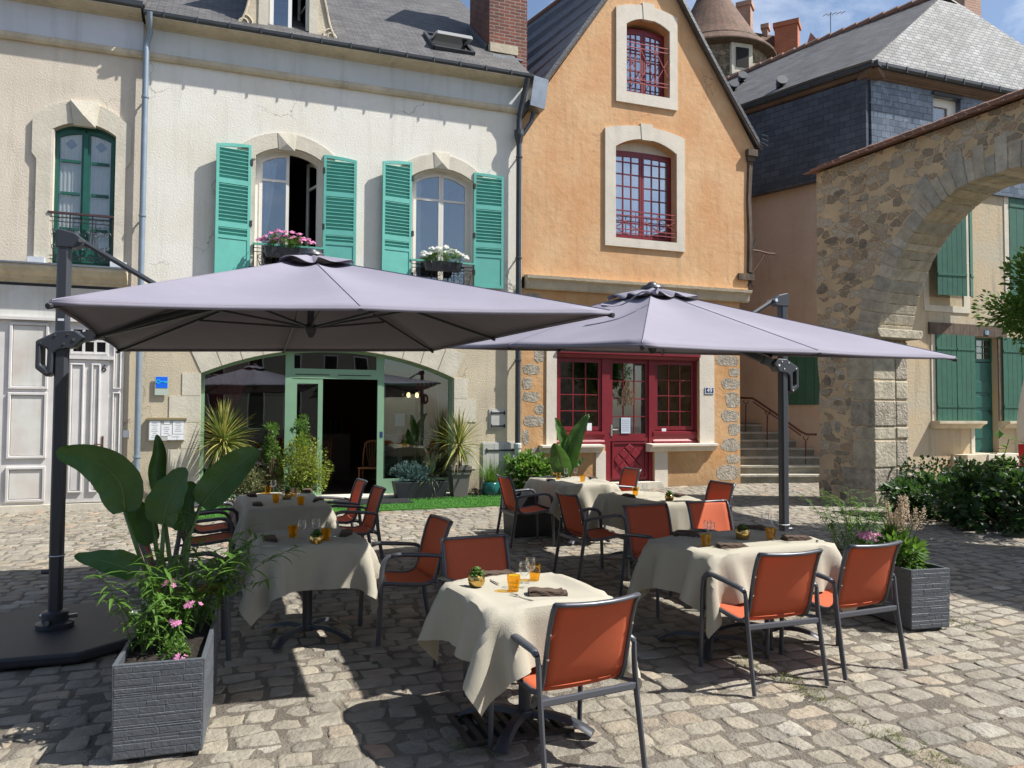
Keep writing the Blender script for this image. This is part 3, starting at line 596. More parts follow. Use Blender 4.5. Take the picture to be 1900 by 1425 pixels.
# ============================================================ white house (restaurant)
def white_house():
    H=thing('white_restaurant_house','tall white rendered house with turquoise shutters above a green glazed restaurant front','house',F.o,F.a)
    # openings
    w1=arch(F.xs(473,400),F.xs(598.5,400),F.zs(533,512),F.zs(473,288),F.zs(533,275))
    w2=arch(F.xs(763.5,420),F.xs(877.5,420),F.zs(819,540),F.zs(763,326),F.zs(819,313))
    gx0,gx1=F.xs(371,800),F.xs(842,800); zs=F.zs(371,692); zt=F.zs(600,647); zf=gz(15)+.03
    ar=arch(gx0,gx1,zf,zs,zt,24)
    zsplit=F.zs(619,600)
    mb=MB(); mb.wall([(XL,zsplit),(XR,zsplit),(XR,CT),(XL,CT)],[w1,w2],0,.3); mb.build('upper_wall',PL_WHITE,H)
    mb=MB(); lo=[(XL,GB),(gx0,GB)]+[ar[0]]+ar[:1:-1][0:0]
    mb.wall([(XL,GB),(XR,GB),(XR,zsplit),(XL,zsplit)],[ar],0,.3); mb.build('ground_floor_wall',PL_LOW,H)
    # side and back walls
    mb=MB(); mb.box(XL,XL+.25,.3,8.5,GB,EAV-.1); mb.box(XR-.25,XR,.3,8.5,GB,EAV-.1); mb.box(XL,XR,8.5,8.75,GB,EAV-.1); mb.build('rear_wall',PL_WHITE,H)
    # string course + frieze + cornice + gutter
    mb=MB(); mb.sweepx([(.05,SB),(-.05,SB),(-.08,SB+.04),(-.08,ST+.02),(-.04,ST+.05),(.05,ST+.05)],XL+.01,XR-.02); mb.build('string_course',STONE_D,H)
    mb=MB(); mb.box(XL+.01,XR-.03,-.03,.02,ST+.05,CB); mb.build('frieze',PL_FRIEZE,H)
    mb=MB(); mb.sweepx(cornice_profile(.30,CB,CT,.02),XL+.0,XR-.02); mb.build('cornice',STONE_D,H)
    mb=MB(); gt=EAV; mb.sweepx([(-.20,CT+.003),(-.31,CT+.003),(-.34,CT+.03),(-.345,gt),(-.325,gt),(-.32,CT+.045),(-.20,CT+.04)],XL-.02,XR+.12)
    for i in range(13):
        x=XL+.3+(XR-XL-.4)*i/12.5; mb.box(x-.012,x+.012,-.357,-.344,CT-.01,gt+.01)
    mb.build('gutter',ZINC_D,H)
    # roof
    s=3.8/4.75; D=5.2
    zr0=CT+.05; nx=18; P=[]
    for j in range(13):
        t=j/12; P.append([(XL-.02+(XR-XL+.1)*i/nx,-.30+t*(D+.3),zr0+(t*(D+.3))*s+.015*math.sin(i*1.3+j*.8)) for i in range(nx+1)])
    mb=MB(); mb.grid(P); 
    P2=[[(x,2*D-y,z) for x,y,z in r] for r in P]; mb.grid(P2); rf=mb.build('roof',SLATE,H,solid=.05)
    def rz(y): return zr0+(y+.30)*s
    # chimney
    yc=.85; cx0,cx1=F.xs(908,60,yc),F.xs(978,60,yc); yb=2.3
    mb=MB(); mb.box(cx0,cx1,yc,yb,EAV-1.0,12.9); mb.box(cx0-.06,cx1+.06,yc-.06,yb+.06,12.9,13.05); ch=mb.build('chimney',BRICK,rf)
    za=F.zs(946,90,yc-.05)
    mb=MB(); mb.box(cx0-.01,cx0+.62,yc-.10,yc+.05,rz(yc)-.02,rz(yc)+.17); mb.build('chimney_ledge',STONE_D,ch)
    mb=MB(); mb.box(cx0-.02,cx0+.66,yc-.30,yc-.0,rz(yc-.3)+.02,rz(yc-.3)+.05); mb.build('flashing',ZINC,ch)
    mb=MB(); mb.bar((cx0-.05,yc+.1,rz(yc+.1)+.05),(cx0-.05,yb,rz(yb)+.05),.05,.14); mb.build('lead_flashing',ZINC,ch)
    # skylight (open roof window)
    yk=.75; kx0,kx1=F.xs(806,95,yk),F.xs(862,95,yk); n=Vector((0,-s,1)).normalized(); tt=Vector((0,1,s)).normalized()
    def onr(x,y,h=0): return Vector((x,y,rz(y)))+n*h
    mb=MB(); kx0-=.12;kx1+=.05
    k0,k1=.30,1.15
    for a,b in (((kx0,k0),(kx1,k0)),((kx0,k1),(kx1,k1)),((kx0,k0),(kx0,k1)),((kx1,k0),(kx1,k1))): mb.bar(onr(*a,.05),onr(*b,.05),.07,.10,up=n)
    sk=mb.build('skylight',ZINC_D,rf)
    mb=MB(); mb.add([onr(kx0,k0,.055),onr(kx1,k0,.055),onr(kx1,k1,.055),onr(kx0,k1,.055)],[(0,1,2,3)]); mb.build('opening',DARK,sk)
    mb=MB(); pv=Vector((0,(k0+k1)/2,rz((k0+k1)/2)))+n*.10; dirv=(tt*math.cos(R(-30))+n*math.sin(R(-30)))
    for x in (kx0+.05,kx1-.05): mb.bar(Vector((x,0,0))+pv-dirv*.42,Vector((x,0,0))+pv+dirv*.42,.05,.05)
    for q in (-.42,.42): mb.bar(Vector((kx0+.05,0,0))+pv+dirv*q,Vector((kx1-.05,0,0))+pv+dirv*q,.06,.06)
    sa=mb.build('sash',mat('white_sash',(.5,.5,.5),.5),sk)
    mb=MB(); a=Vector((kx0+.06,0,0))+pv; b=Vector((kx1-.06,0,0))+pv; mb.add([a-dirv*.4,b-dirv*.4,b+dirv*.4,a+dirv*.4],[(0,1,2,3)]); mb.build('pane',GLASS_W,sa)
    # dormer (gable wall rises out of frame)
    yd=-.02; dx0,dx1=F.xs(497,20,yd),F.xs(574,20,yd); zb=EAV-.05; zt2=zb+1.75
    dm=MB(); dm.wall([(dx0-.16,zb),(dx1+.16,zb),(dx1+.16,zt2+.25),(dx0-.16,zt2+.25)],[[(dx0,zb+.12),(dx1,zb+.12),(dx1,zt2-.05),(dx0,zt2-.05)]],yd,.22)
    dm.box(dx0-.16,dx0-.02,yd+.22,2.6,zb,zt2+.2); dm.box(dx1+.02,dx1+.16,yd+.22,2.6,zb,zt2+.2)
    dm.sweepx(cornice_profile(.16,zt2+.25,zt2+.5,.2),dx0-.25,dx1+.25)
    d=dm.build('dormer',STONE,H)
    for sg,xb in ((-1,dx0-.16),(1,dx1+.16)):
        pts=[]
        for i in range(17):
            t=i/16; z=zb+(1-t)*1.15; wq=.07+.44*(t**1.8)+.03*math.sin(t*6.3); pts.append((xb+sg*wq,z))
        poly=[(xb,zb)]+[(xb,zb+1.15)]+pts
        mb=MB(); mb.prism(poly,yd+.02,yd+.20); mb.tube([(p[0],yd+.01,p[1]) for p in pts],.022,6)
        scroll(mb,(xb+sg*.24,zb+.26),.16,1.6,yd+.01,R(90),sg,.018); mb.build('scroll_bracket',STONE_D,d)
    mb=MB(); zz=zt2+.5; mb.add([(dx0-.3,yd-.15,zz),(dx1+.3,yd-.15,zz),((dx0+dx1)/2,yd-.15,zz+.6),(dx0-.3,3.2,zz),(dx1+.3,3.2,zz),((dx0+dx1)/2,3.2,zz+.6)],[(0,1,2),(0,2,5,3),(1,4,5,2),(0,3,4,1),(3,5,4)]); mb.build('dormer_roof',SLATE,d)
    xm=(dx0+dx1)/2+.06
    mb=MB(); mb.box(dx0,dx0+.05,yd+.1,yd+.16,zb+.12,zt2-.05); mb.box(dx1-.05,dx1,yd+.1,yd+.16,zb+.12,zt2-.05); mb.box(dx0,dx1,yd+.1,yd+.16,zb+.12,zb+.17); mb.build('window_frame',CREAMW,d)
    casement(d,'window_leaf',dx0+.04,xm,zb+.17,zt2-.1,yd+.08,WHITEP,GLASS_W,1,1,fw=.065,mullzs=[zb+.17+1.0])
    recess_box(d,dx0,dx1,zb,zt2,yd+.2,1.8,DARK)
    lf=casement(d,'window_leaf',dx1-.62,dx1-.04,zb+.17,zt2-.1,yd+.3,CREAMW,GLASS_W,1,1,fw=.06,mullzs=[zb+.9])
    lf.matrix_local=Matrix.Translation((dx1-.04,yd+.15,0))@Matrix.Rotation(R(-78),4,'Z')@Matrix.Translation((-(dx1-.04),-yd-.3,0))
    # first floor windows
    for k,(op,px0,px1,ptx) in enumerate(((w1,443,622,(515,551,242,274)),(w2,740,896,(805,836,278,309)))):
        x0,x1=F.xs(px0,300,-.03),F.xs(px1,300,-.03); z0=op[0][1]; zs_=op[-1][1]; zt_=max(p[1] for p in op)
        W=MB(); poly_top=zt_+.27
        s_=surround(H,op,x0,x1,zs_-.07,zs_+.13,poly_top,-.03,STONE)
        each('jamb_stone',STONE,H,[(xa,xb,-.015,.02,z0-.1,zs_-.07) for xa,xb in ((x0+.17,op[0][0]),(op[1][0],x1-.17))])
        xc=F.xs((ptx[0]+ptx[1])/2,260,-.05); zk0=F.zs(ptx[0],ptx[3],-.06); zk1=F.zs(ptx[0],ptx[2]+3,-.06)
        keystone(H,xc,zk0-.02,zk1,.28,.33,.075)
        fx0,fx1=op[0][0]+.02,op[1][0]-.02; y=.17; ztt=zs_+.02
        fr=MB(); 
        inn=arch(fx0+.05,fx1-.05,z0+.05,zs_-.04,zt_-.06,14); fr.wall(arch(fx0-.03,fx1+.03,z0-.02,zs_,zt_,14),[inn],y,.06)
        win=fr.build('window',CREAMW,H)
        xm=(fx0+fx1)/2; zmid=z0+(zt_-z0)*.755
        def leaf(xa,xb,nm='casement'):
            # leaf with arched head
            def zh(x):
                w_=(fx1-fx0)/2-.05; hh=zt_-zs_-.02; return zs_-.04+hh*(1-((x-(fx0+fx1)/2)/w_)**2)
            n=6; hd=[(xb+(xa-xb)*i/n,zh(xb+(xa-xb)*i/n)) for i in range(n+1)]
            inn=[(xa+.055,z0+.13),(xb-.055,z0+.13)]+[(xb-.055+(xa-xb+.11)*i/n,zh(xb-.055+(xa-xb+.11)*i/n)-.06) for i in range(n+1)]
            m=MB(); m.wall([(xa,z0+.05),(xb,z0+.05)]+hd,[inn],y-.012,.05); m.box(xa+.05,xb-.05,y-.008,y+.03,zmid-.022,zmid+.022)
            o=m.build(nm,CREAMW,win)
            g=MB(); g.prism([(xa+.05,z0+.12),(xb-.05,z0+.12)]+[(xb-.05+(xa-xb+.1)*i/n,zh(xb-.05+(xa-xb+.1)*i/n)-.055) for i in range(n+1)],y+.008,y+.013); g.build('pane',GLASS_W,o); return o
        if k==0:
            a=leaf(fx0+.05,xm); 
            b=leaf(xm,fx1-.05); b.matrix_local=Matrix.Translation((fx1-.05,y,0))@Matrix.Rotation(R(-72),4,'Z')@Matrix.Translation((-(fx1-.05),-y,0))
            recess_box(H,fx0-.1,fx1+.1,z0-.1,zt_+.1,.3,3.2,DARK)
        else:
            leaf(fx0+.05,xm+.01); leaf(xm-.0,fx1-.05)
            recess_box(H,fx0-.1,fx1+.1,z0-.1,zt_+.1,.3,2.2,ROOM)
            cb=MB(); cb.box(fx0+.02,fx0+.30,.55,.9,z0,z0+1.05); cb.build('cupboard',WHITEP,H)
        # curtain
        cu=MB(); P=[]
        for j in range(9):
            t=j/8; z=z0+.1+(zs_-z0-.1)*t; wd=(.12+.25*max(0,t-.35)**.8) if k==0 else .16
            P.append([(fx0+.07+wd*i/14,.27+.02*math.sin(i*1.9),z) for i in range(15)])
        cu.grid(P); cu.build('curtain',CURT,H,smooth=True)
        bx0,bx1=op[0][0]-.03,op[1][0]+.03
        zr=F.zs(*((540,455) if k==0 else (819,484)),-.06)
        balcony(H,bx0,bx1,z0+.02,zr,-.05,TURQ,BLACK)
        mb=MB(); mb.box(x0+.15,x1-.15,-.08,.16,z0-.10,z0); mb.build('window_sill',STONE,H)
    # shutters
    Z=lambda px,py: F.zs(px,py,-.06)
    zbl=F.zs(905,540,-.06)
    louvre(H,F.xs(399,380,-.16),F.xs(465,380,-.05),Z(440,532),Z(455,268),-.055,F.xs(466,380),R(11),.07,-1 if False else 1,Z(430,338),Z(430,441))
    louvre(H,F.xs(600,380,-.05),F.xs(661,380,-.05),Z(640,532),Z(605,287),-.055,F.xs(600,380),R(-2),.05,-1,Z(630,361),Z(630,452))
    louvre(H,F.xs(709,400,-.14),F.xs(764,400,-.05),Z(740,540),Z(755,300),-.055,F.xs(765,400),R(9),.07,1,Z(740,372),Z(740,463))
    louvre(H,F.xs(879,400,-.05),F.xs(934,400,-.05),Z(900,534),Z(885,320),-.055,F.xs(879,400),R(-2),.03,-1,Z(905,385),Z(905,475))
    # arch stones
    mb=MB(); out=arch(gx0-.47,gx1+.47,zf,zs+.05,zt+.36,24)
    mb.wall([(gx0-.30,zf-.02),(gx0-.001,zf-.02)]+[(gx0-.001,zf-.01)],[],0,0) if False else None
    poly=[(gx0-.28,zf)]+[(gx0,zf)]+ar[:1:-1]+[(gx1,zf),(gx1+.28,zf)]
    # jamb quoins alternate long and short
    zq=zf; i=0; left=[];right=[]
    lead=[]
    while zq<zs-.1:
        z2=min(zq+.46,zs); wq=.50 if i%2 else .30
        mb.box(gx0-wq,gx0,-.012,.02,zq+.004,z2-.004); mb.box(gx1,gx1+wq*.9,-.012,.02,zq+.004,z2-.004); zq=z2; i+=1
    n=13; cx=(gx0+gx1)/2; w_=(gx1-gx0)/2; hh=zt-zs; rr=(w_*w_+hh*hh)/(2*hh); cz=zt-rr; am=math.asin(w_/rr)
    for q in range(n):
        a0=-am+2*am*q/n+.0015; a1=-am+2*am*(q+1)/n-.0015; th=.50 if q in(0,n-1) else .42
        pl=[(cx+rr*math.sin(a),cz+rr*math.cos(a)) for a in (a0,(a0+a1)/2,a1)]+[(cx+(rr+th)*math.sin(a),cz+(rr+th)*math.cos(a)) for a in (a1,(a0+a1)/2,a0)]
        mb.prism(pl,-.012,.02)
    mb.build('arch_stone',STONE,H)
    # glazed shopfront, green frames, set .22 back
    y=.16; gf=MB(); zh=F.zs(620,703,y); zh2=F.zs(620,688,y); xp0,xp1=F.xs(528,800,y),F.xs(541,800,y); xq0,xq1=F.xs(700,800,y),F.xs(712,800,y)
    inset=[(gx0+.05,zf+.07),(xp0,zf+.07)]
    def zc(x): return cz+math.sqrt(max(0,(rr-.05)**2-(x-cx)**2))
    def fld(xa,xb,za,top=True,n=8,ztop=None):
        return [(xa,za),(xb,za)]+([(xb+(xa-xb)*i/n,min(zc(xb+(xa-xb)*i/n),99)) for i in range(n+1)] if top else [(xb,ztop),(xa,ztop)])
    h1=fld(gx0+.06,xp0,zf+.09); h2=fld(xq1,gx1-.06,zf+.30)
    h3=fld(xp1+.03,xq0-.03,zh2+.03); h4=fld(xp1,xq0,zf+.0,False,ztop=zh)
    base=arch(gx0+.001,gx1-.001,zf-.02,zs,zt-.001,24)
    gf.wall(base,[h1,h2,h3,[(xp1,zf),(xq0,zf),(xq0,zh),(xp1,zh)]],y,.06)
    sf=gf.build('shopfront_frame',GREEN_L,H)
    gg=MB()
    for h in (h1,h2,h3): gg.prism(h,y+.03,y+.036)
    gg.build('shop_pane',GLASS_S,sf)
    mb=MB()
    for x in (xp1+.05,xq0-.75): mb.box(x,x+.62,y-.006,y-.001,(zh+zh2)/2-.012,(zh+zh2)/2+.004)
    mb.build('ventilation_slot',BLACK,sf)
    # door leaf standing open at left, glazed
    casement(sf,'door_leaf',xp1+.0,F.xs(598,800,y)-.0,zf+.01,zh-.01,y+.005,GREEN_L,GLASS_S,1,1,fw=.085)
    # inner door leaf seen through the right pane
    lf=casement(sf,'inner_door_leaf',xq1+.02,xq1+1.18,zf+.02,zh-.02,y+.32,GREEN_L,GLASS_S,1,1,fw=.07)
    mb=MB(); mb.box(F.xs(747,770,y)-.08,F.xs(762,770,y)-.05,y+.31,y+.315,F.zs(755,791,y),F.zs(755,768,y)); mb.build('notice',PAPER,sf)
    mb=MB(); mb.box(xq1-.075,xq1-.02,y-.004,y-.001,F.zs(706,812,y),F.zs(706,801,y)); mb.build('sticker',BLUE_D,sf)
    mb=MB(); mb.sweepx([(-.32,zf-.1),(-.32,zf+.02),(.3,zf+.02),(.3,zf-.1)],gx0-.3,gx1+.3); mb.build('threshold',STONE,H)
    # interior
    rm=recess_box(H,XL+.3,XR-.3,zf,zt+.4,.3,7.5,ROOM,'dining_room')
    mb=MB(); mb.box(XL+.3,XR-.3,.3,7.5,zf-.03,zf+.004); mb.build('dining_room_floor',mat('dark_floor_boards',(.05,.035,.025),.5),H)
    for xa,xb,k2 in ((gx0+.12,gx0+.95,0),(gx1-.75,gx1-.12,1)):
        P=[]
        for j in range(13):
            t=j/12; z=zf+.05+(zs+.35-zf)*t; pin=abs(t-.38); wd=(xb-xa)*(.30+.70*min(1,(pin*1.9)**1.3) if t>.38 else .30+.15*pin)
            P.append([((xa+wd*i/18) if k2==0 else (xb-wd*i/18),.48+.03*math.sin(i*2.1+t),z) for i in range(19)])
        c=MB(); c.grid(P); c.build('curtain',CURT_R,H,smooth=True)
    mb=MB(); mb.box(gx0+1.9,gx0+3.2,4.2,4.7,zf,zf+1.05); mb.build('bar_counter',mat('bar_counter_wood',(.10,.06,.04),.5),H)
    # dim furnishings seen through the glass
    lamp=mat('warm_lamp_glow',(1,.75,.4)); n_=lamp.node_tree; pb=[q for q in n_.nodes if q.type=='BSDF_PRINCIPLED'][0]; pb.inputs['Emission Color'].default_value=(1,.62,.28,1); pb.inputs['Emission Strength'].default_value=6
    xx=F.xs(757,733,3.0); zz=F.zs(757,733,3.0)
    q=MB(); q.box(xx-.05,xx+.25,2.98,3.02,zz-.12,zz-.09); fx_=q.build('wall_lamp',BLACK,H)
    for k in (0,.2): q=MB(); q.lathe([(.001,-.06),(.035,-.05),(.045,0),(.03,.05),(.001,.06)],(xx+k,2.95,zz),12); q.build('lamp_shade',lamp,fx_,smooth=True)
    q=MB(); q.box(gx0+.6,gx0+1.7,2.9,2.95,zf+1.2,zf+1.9); q.build('framed_picture',mat('dim_picture',(.22,.2,.15),.6),H)
    q=MB(); 
    for i in range(9): q.lathe([(.035,0),(.035,.2),(.012,.26),(.012,.33)],(gx0+1.95+i*.13,4.3,zf+1.06),8)
    q.build('bottle_row',mat('dark_bottle_glass',(.02,.05,.03),.2),H)
    # terrace wall fittings
    return H
WH=white_house()
# ============================================================ downpipes
def pipe(name,label,px,ptop,pbot,y=-.12,r=.05,m=PIPE,topbend=None):
    x=F.xs(px[0],px[1],y); z1=F.zs(px[0],ptop,y); z0=F.zs(px[0],pbot,y)
    T=thing(name,label,'downpipe',F.W(x,y,z0),F.a)
    mb=MB(); pts=[(0,0,0),(0,0,z1-z0)]
    if topbend: pts+= [(b[0],b[1],b[2]+z1-z0) for b in topbend]
    pp=[]; 
    for a,b in zip(pts[:-1],pts[1:]):
        for i in range(4): pp.append(Vector(a).lerp(Vector(b),i/4))
    pp.append(Vector(pts[-1])); mb.tube(pp,r,12); mb.build('pipe',m,T,auto=50)
    z=.7
    while z<z1-z0-.2:
        b=MB(); b.lathe([(r+.002,z-.02),(r+.012,z-.015),(r+.012,z+.015),(r+.002,z+.02)],n=12,cap=False); b.box(-.012,.012,r*.9,-y-.0,z-.012,z+.012); b.build('bracket',m,T); z+=2.05
    return T
pipe('downpipe','blue grey downpipe between the beige house and the white house','' or (262,500),95,925,-.13,.05,PIPE,[(.0,0,.10),(.06,-.06,.32),(.06,-.16,.5),(.06,-.2,.62)])
T=pipe('downpipe','dark grey downpipe between the white house and the orange house',(962,500),235,925,-.14,.055,ZINC_D,[(0,0,.1),(.03,-.02,.35),(.09,-.1,.75),(.12,-.16,.95)])
mb=MB(); mb.box(.10,.42,-.14,.18,.0,.62); x,z=F(989,185,-.2); ob=mb.build('rainwater_hopper',ZINC,T); x0=F.xs(962,500,-.14); ob.location=(F.xs(975,185,-.14)-x0-.05,0,F.zs(989,197,-.2)-F.zs(962,925,-.14)); ob.rotation_euler=(0,R(8),0)
mb=MB(); zz=F.zs(965,238,-.14)-F.zs(962,925,-.14); mb.tube([(.30,-.03,zz+.35),(.25,-.02,zz+.15),(.08,0,zz-.12)],.045,10); mb.lathe([(.05,zz-.35),(.10,zz-.15),(.10,zz-.05),(.05,zz-.04)],n=12); mb.build('branch_pipe',ZINC_D,T)
mb=MB(); mb.lathe([(.065,0),(.065,1.0),(.08,1.0),(.08,1.08),(.06,1.1)],n=14); mb.build('pipe_foot',mat('pale_cast_pipe_foot',(.45,.47,.46),.5),T)
# ============================================================ beige house
def beige_house():
    H=thing('beige_house','beige roughcast house with a tall green window above a pale wooden shopfront','house',F.o,F.a)
    xl=F.xs(0,500)-3.5; xr=XL-.005
    x0,x1=F.xs(95,400,.06),F.xs(213,400,.02); z0=F.zs(150,491); zs=F.zs(96,241); zt=F.zs(155,230)
    op=arch(x0,x1,z0,zs,zt)
    sz=F.zs(110,592); sx1=F.xs(228,800); zf=gz(12.8)
    dz=F.zs(130,600)
    mb=MB(); mb.wall([(xl,GB),(sx1-.002,GB),(sx1-.002,F.zs(110,527)),(xr,F.zs(110,527)),(xr,CT-.02),(xl,CT-.02)],[op],0,.3)
    mb.build('wall',PL_BEIGE,H)
    mb=MB(); mb.box(sx1+.001,xr,0,.3,GB,F.zs(110,527)-.001); mb.build('corner_wall',PL_LOW,H)
    mb=MB(); mb.box(xl,xl+.25,.3,8.5,GB,EAV-.1); mb.box(xl,xr,8.5,8.75,GB,EAV-.1); mb.build('rear_wall',PL_BEIGE,H)
    mb=MB(); mb.sweepx([(.05,SB),(-.05,SB),(-.08,SB+.04),(-.08,ST+.02),(-.04,ST+.05),(.05,ST+.05)],xl,xr-.02); mb.build('string_course',STONE_D,H)
    mb=MB(); mb.box(xl,xr-.04,-.03,.02,ST+.05,CB+.1); mb.build('frieze',mat('pale_mauve_frieze_paint',(.60,.62,.66),.85,var=.1,vs=1,streak=.35),H)
    mb=MB(); mb.sweepx(cornice_profile(.30,CB+.1,CT+.1,.02),xl,xr-.06); mb.build('cornice',STONE_D,H)
    mb=MB(); mb.sweepx([(-.20,CT+.103),(-.31,CT+.103),(-.34,CT+.13),(-.345,EAV+.13),(-.325,EAV+.13),(-.32,CT+.145),(-.20,CT+.14)],xl,xr-.03); mb.build('gutter',ZINC_D,H)
    s=.8; mb=MB(); D=5.2; mb.grid([[(xl+(xr-xl)*i/6,-.3+(D+.3)*j/6,CT+.15+(D+.3)*j/6*s) for i in range(7)] for j in range(7)]); mb.grid([[(xl+(xr-xl)*i/6,2*D-(-.3+(D+.3)*j/6),CT+.15+(D+.3)*j/6*s) for i in range(7)] for j in range(7)]); mb.build('roof',SLATE,H,solid=.05)
    # surround with shoulders
    sx0,sx2=F.xs(57,350,-.04),F.xs(241,350,-.04)
    zt2=zt+.36; zs2=zs+.16; zsh=F.zs(60,255,-.04)
    out=arch(sx0,sx2,zs-.42,zs2,zt2); mb=MB(); n=14
    poly=[(sx0,zs-.42),(sx0+.07,zs-.52),(sx0+.07,z0-.06),(op[0][0],z0-.06),(op[0][0],z0)]+[op[-1-i] for i in range(0,n+1)]+[(op[1][0],z0),(op[1][0],z0-.06),(sx2-.07,z0-.06),(sx2-.07,zs-.52),(sx2,zs-.42)]+out[2:]
    mb.prism(poly,-.05,.02); mb.build('window_surround',STONE,H)
    mb=MB(); mb.box(op[0][0]-.001,op[0][0]+.03,-.045,.12,z0,zs); mb.build('jamb',STONE_O,H)
    keystone(H,(op[0][0]+op[1][0])/2,zt-.06,F.zs(150,186,-.08),.32,.44,.16)
    # green french window
    y=.10; xm=(x0+x1)/2+.01; fr=MB(); fr.wall(arch(x0-.02,x1+.02,z0-.02,zs,zt,14),[arch(x0+.035,x1-.035,z0+.1,zs-.04,zt-.06,14)],y,.08); win=fr.build('window',GREEN_D,H)
    def zh(x):
        w_=(x1-x0)/2; return zs-.05+(zt-zs-.02)*(1-((x-(x0+x1)/2)/w_)**2)
    zl=[F.zs(120,p,y) for p in (298,358,424)]
    for xa,xb in ((x0+.03,xm-.005),(xm+.005,x1-.03)):
        n=6; m=MB(); inn=[(xa+.06,z0+.28),(xb-.06,z0+.28)]+[(xb-.06+(xa-xb+.12)*i/n,zh(xb-.06+(xa-xb+.12)*i/n)-.07) for i in range(n+1)]
        m.wall([(xa,z0+.05),(xb,z0+.05)]+[(xb+(xa-xb)*i/n,zh(xb+(xa-xb)*i/n)) for i in range(n+1)],[inn],y-.015,.05)
        for z in zl: m.box(xa+.085,xb-.085,y-.010,y+.03,z-.022,z+.022)
        o=m.build('casement',GREEN_D,win)
        g=MB(); g.prism([(xa+.05,z0+.27),(xb-.05,z0+.27)]+[(xb-.05+(xa-xb+.10)*i/n,zh(xb-.05+(xa-xb+.10)*i/n)-.065) for i in range(n+1)],y+.012,y+.016); g.build('pane',GLASS_L,o)
        c=MB(); c.grid([[(xa+.03+(xb-xa-.06)*i/24,y+.045+.008*math.sin(i*1.7),z0+.1+(zs-z0)*j/4) for i in range(25)] for j in range(5)]); c.build('net_curtain',CURT,o,smooth=True)
        q=MB(); xc=(xa+xb)/2; zc=zl[0]+.30; q.prism([(xc,zc-.09),(xc+.09,zc),(xc,zc+.09),(xc-.09,zc)],y+.032,y+.035); q.build('curtain_motif',mat('slate_blue_cloth',(.16,.21,.32),.8),o)
    m=MB(); m.box(xm-.03,xm+.03,y-.035,y-.016,z0+.05,zs+.03); m.build('meeting_stile',GREEN_D,win)
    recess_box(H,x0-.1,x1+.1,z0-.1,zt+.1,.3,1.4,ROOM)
    balcony(H,x0-.03,x1+.0,z0+.02,F.zs(150,396,-.05),-.04,mat('brown_handrail',(.06,.03,.03),.5),BLACK)
    for px in (68,220): 
        m=MB(); xx=F.xs(px,484,-.1); m.box(xx-.12,xx+.12,-.17,-.051,z0-.06,z0+.06); m.build('corbel_block',mat('white_painted_block',(.62,.66,.7),.7,var=.3,vs=8),H)
    # shop cornice + marble fascia
    lz1=F.zs(110,492,-.2); lz0=F.zs(110,527,-.1); m=MB(); m.sweepx(cornice_profile(.28,lz0,lz1-.02,.02),xl,F.xs(236,505,-.2)); m.build('shop_cornice',STONE_D,H)
    m=MB(); m.sweepx([(.0,lz1-.018),(-.30,lz1-.018),(-.30,lz1+.01),(0,lz1+.02)],xl,F.xs(236,505,-.2)+.02); m.build('lead_capping',ZINC,H)
    fz=F.zs(110,590,-.1); m=MB(); m.box(xl,sx1,-.06,-.001,fz,lz0-.05); m.build('marble_fascia',MARBLE,H)
    m=MB(); m.box(xl,sx1+.02,-.12,-.001,fz-.05,fz-.002); m.build('fascia_ledge',PINKW,H)
    m=MB(); m.box(xl,F.xs(236,505,-.2)-.15,-.055,-.001,lz0-.048,lz0-.002); m.build('painted_shadow_strip',BLACK,H)  # solid black strip: shade below the shop cornice put in as colour
    # panelled shopfront
    zb=F.zs(110,935,-.05); zf2=gz(13)-.1
    S=MB(); S.box(xl,sx1-.003,-.052,-.001,zb,fz-.052); sh=S.build('shopfront',PINKW,H)
    m=MB(); m.box(xl,sx1+.02,-.14,0,zf2-.1,zb); m.build('plinth',STONE,H)
    def panel(xa,xb,za,zb_,pm=MARBLE,fr=.045,par=sh,nm='shop_panel',yy=-.052):
        q=MB(); q.wall([(xa,za),(xb,za),(xb,zb_),(xa,zb_)],[[(xa+fr,za+fr),(xb-fr,za+fr),(xb-fr,zb_-fr),(xa+fr,zb_-fr)]],yy-.035,.034); q.build('moulding',PINKW,par,bevel=.008)
        q=MB(); q.box(xa+fr+.012,xb-fr-.012,yy-.012,yy-.001,za+fr+.012,zb_-fr-.012); q.build(nm,pm,par)
    for a,b in ((12,86),): 
        xa,xb=F.xs(a,800,-.08),F.xs(b,800,-.08)
        for p,q in ((598,722),(728,851),(866,932)): panel(xa,xb,F.zs(50,q,-.08),F.zs(50,p,-.08))
    xa=F.xs(12,800,-.08)-1.4; 
    for p,q in ((598,722),(728,851),(866,932)): panel(xa,xa+1.0,F.zs(50,q,-.08),F.zs(50,p,-.08))
    for p,q in ((600,722),(728,851),(866,932)): panel(F.xs(207,800,-.08),F.xs(222,800,-.08),F.zs(215,q,-.08),F.zs(215,p,-.08),fr=.022)
    # door with fanlight
    dx0,dx1=F.xs(122,800,-.05),F.xs(200,800,-.05); dzt=F.zs(160,668,-.05)
    q=MB(); q.box(dx0,dx1,-.085,-.053,zb+.02,dzt); dr=q.build('door',PINKW,sh)
    xm=(dx0+dx1)/2
    for xa,xb in ((dx0+.05,xm-.05),(xm+.05,dx1-.12)): panel(xa,xb,zb+.18,dzt-.06,PINKW,.03,dr,'door_panel',-.086)
    q=MB(); q.box(dx0-.06,dx1+.06,-.13,-.053,dzt+.01,dzt+.07); q.build('door_head',PINKW,sh)
    za,zb2=dzt+.12,F.zs(160,610,-.05)
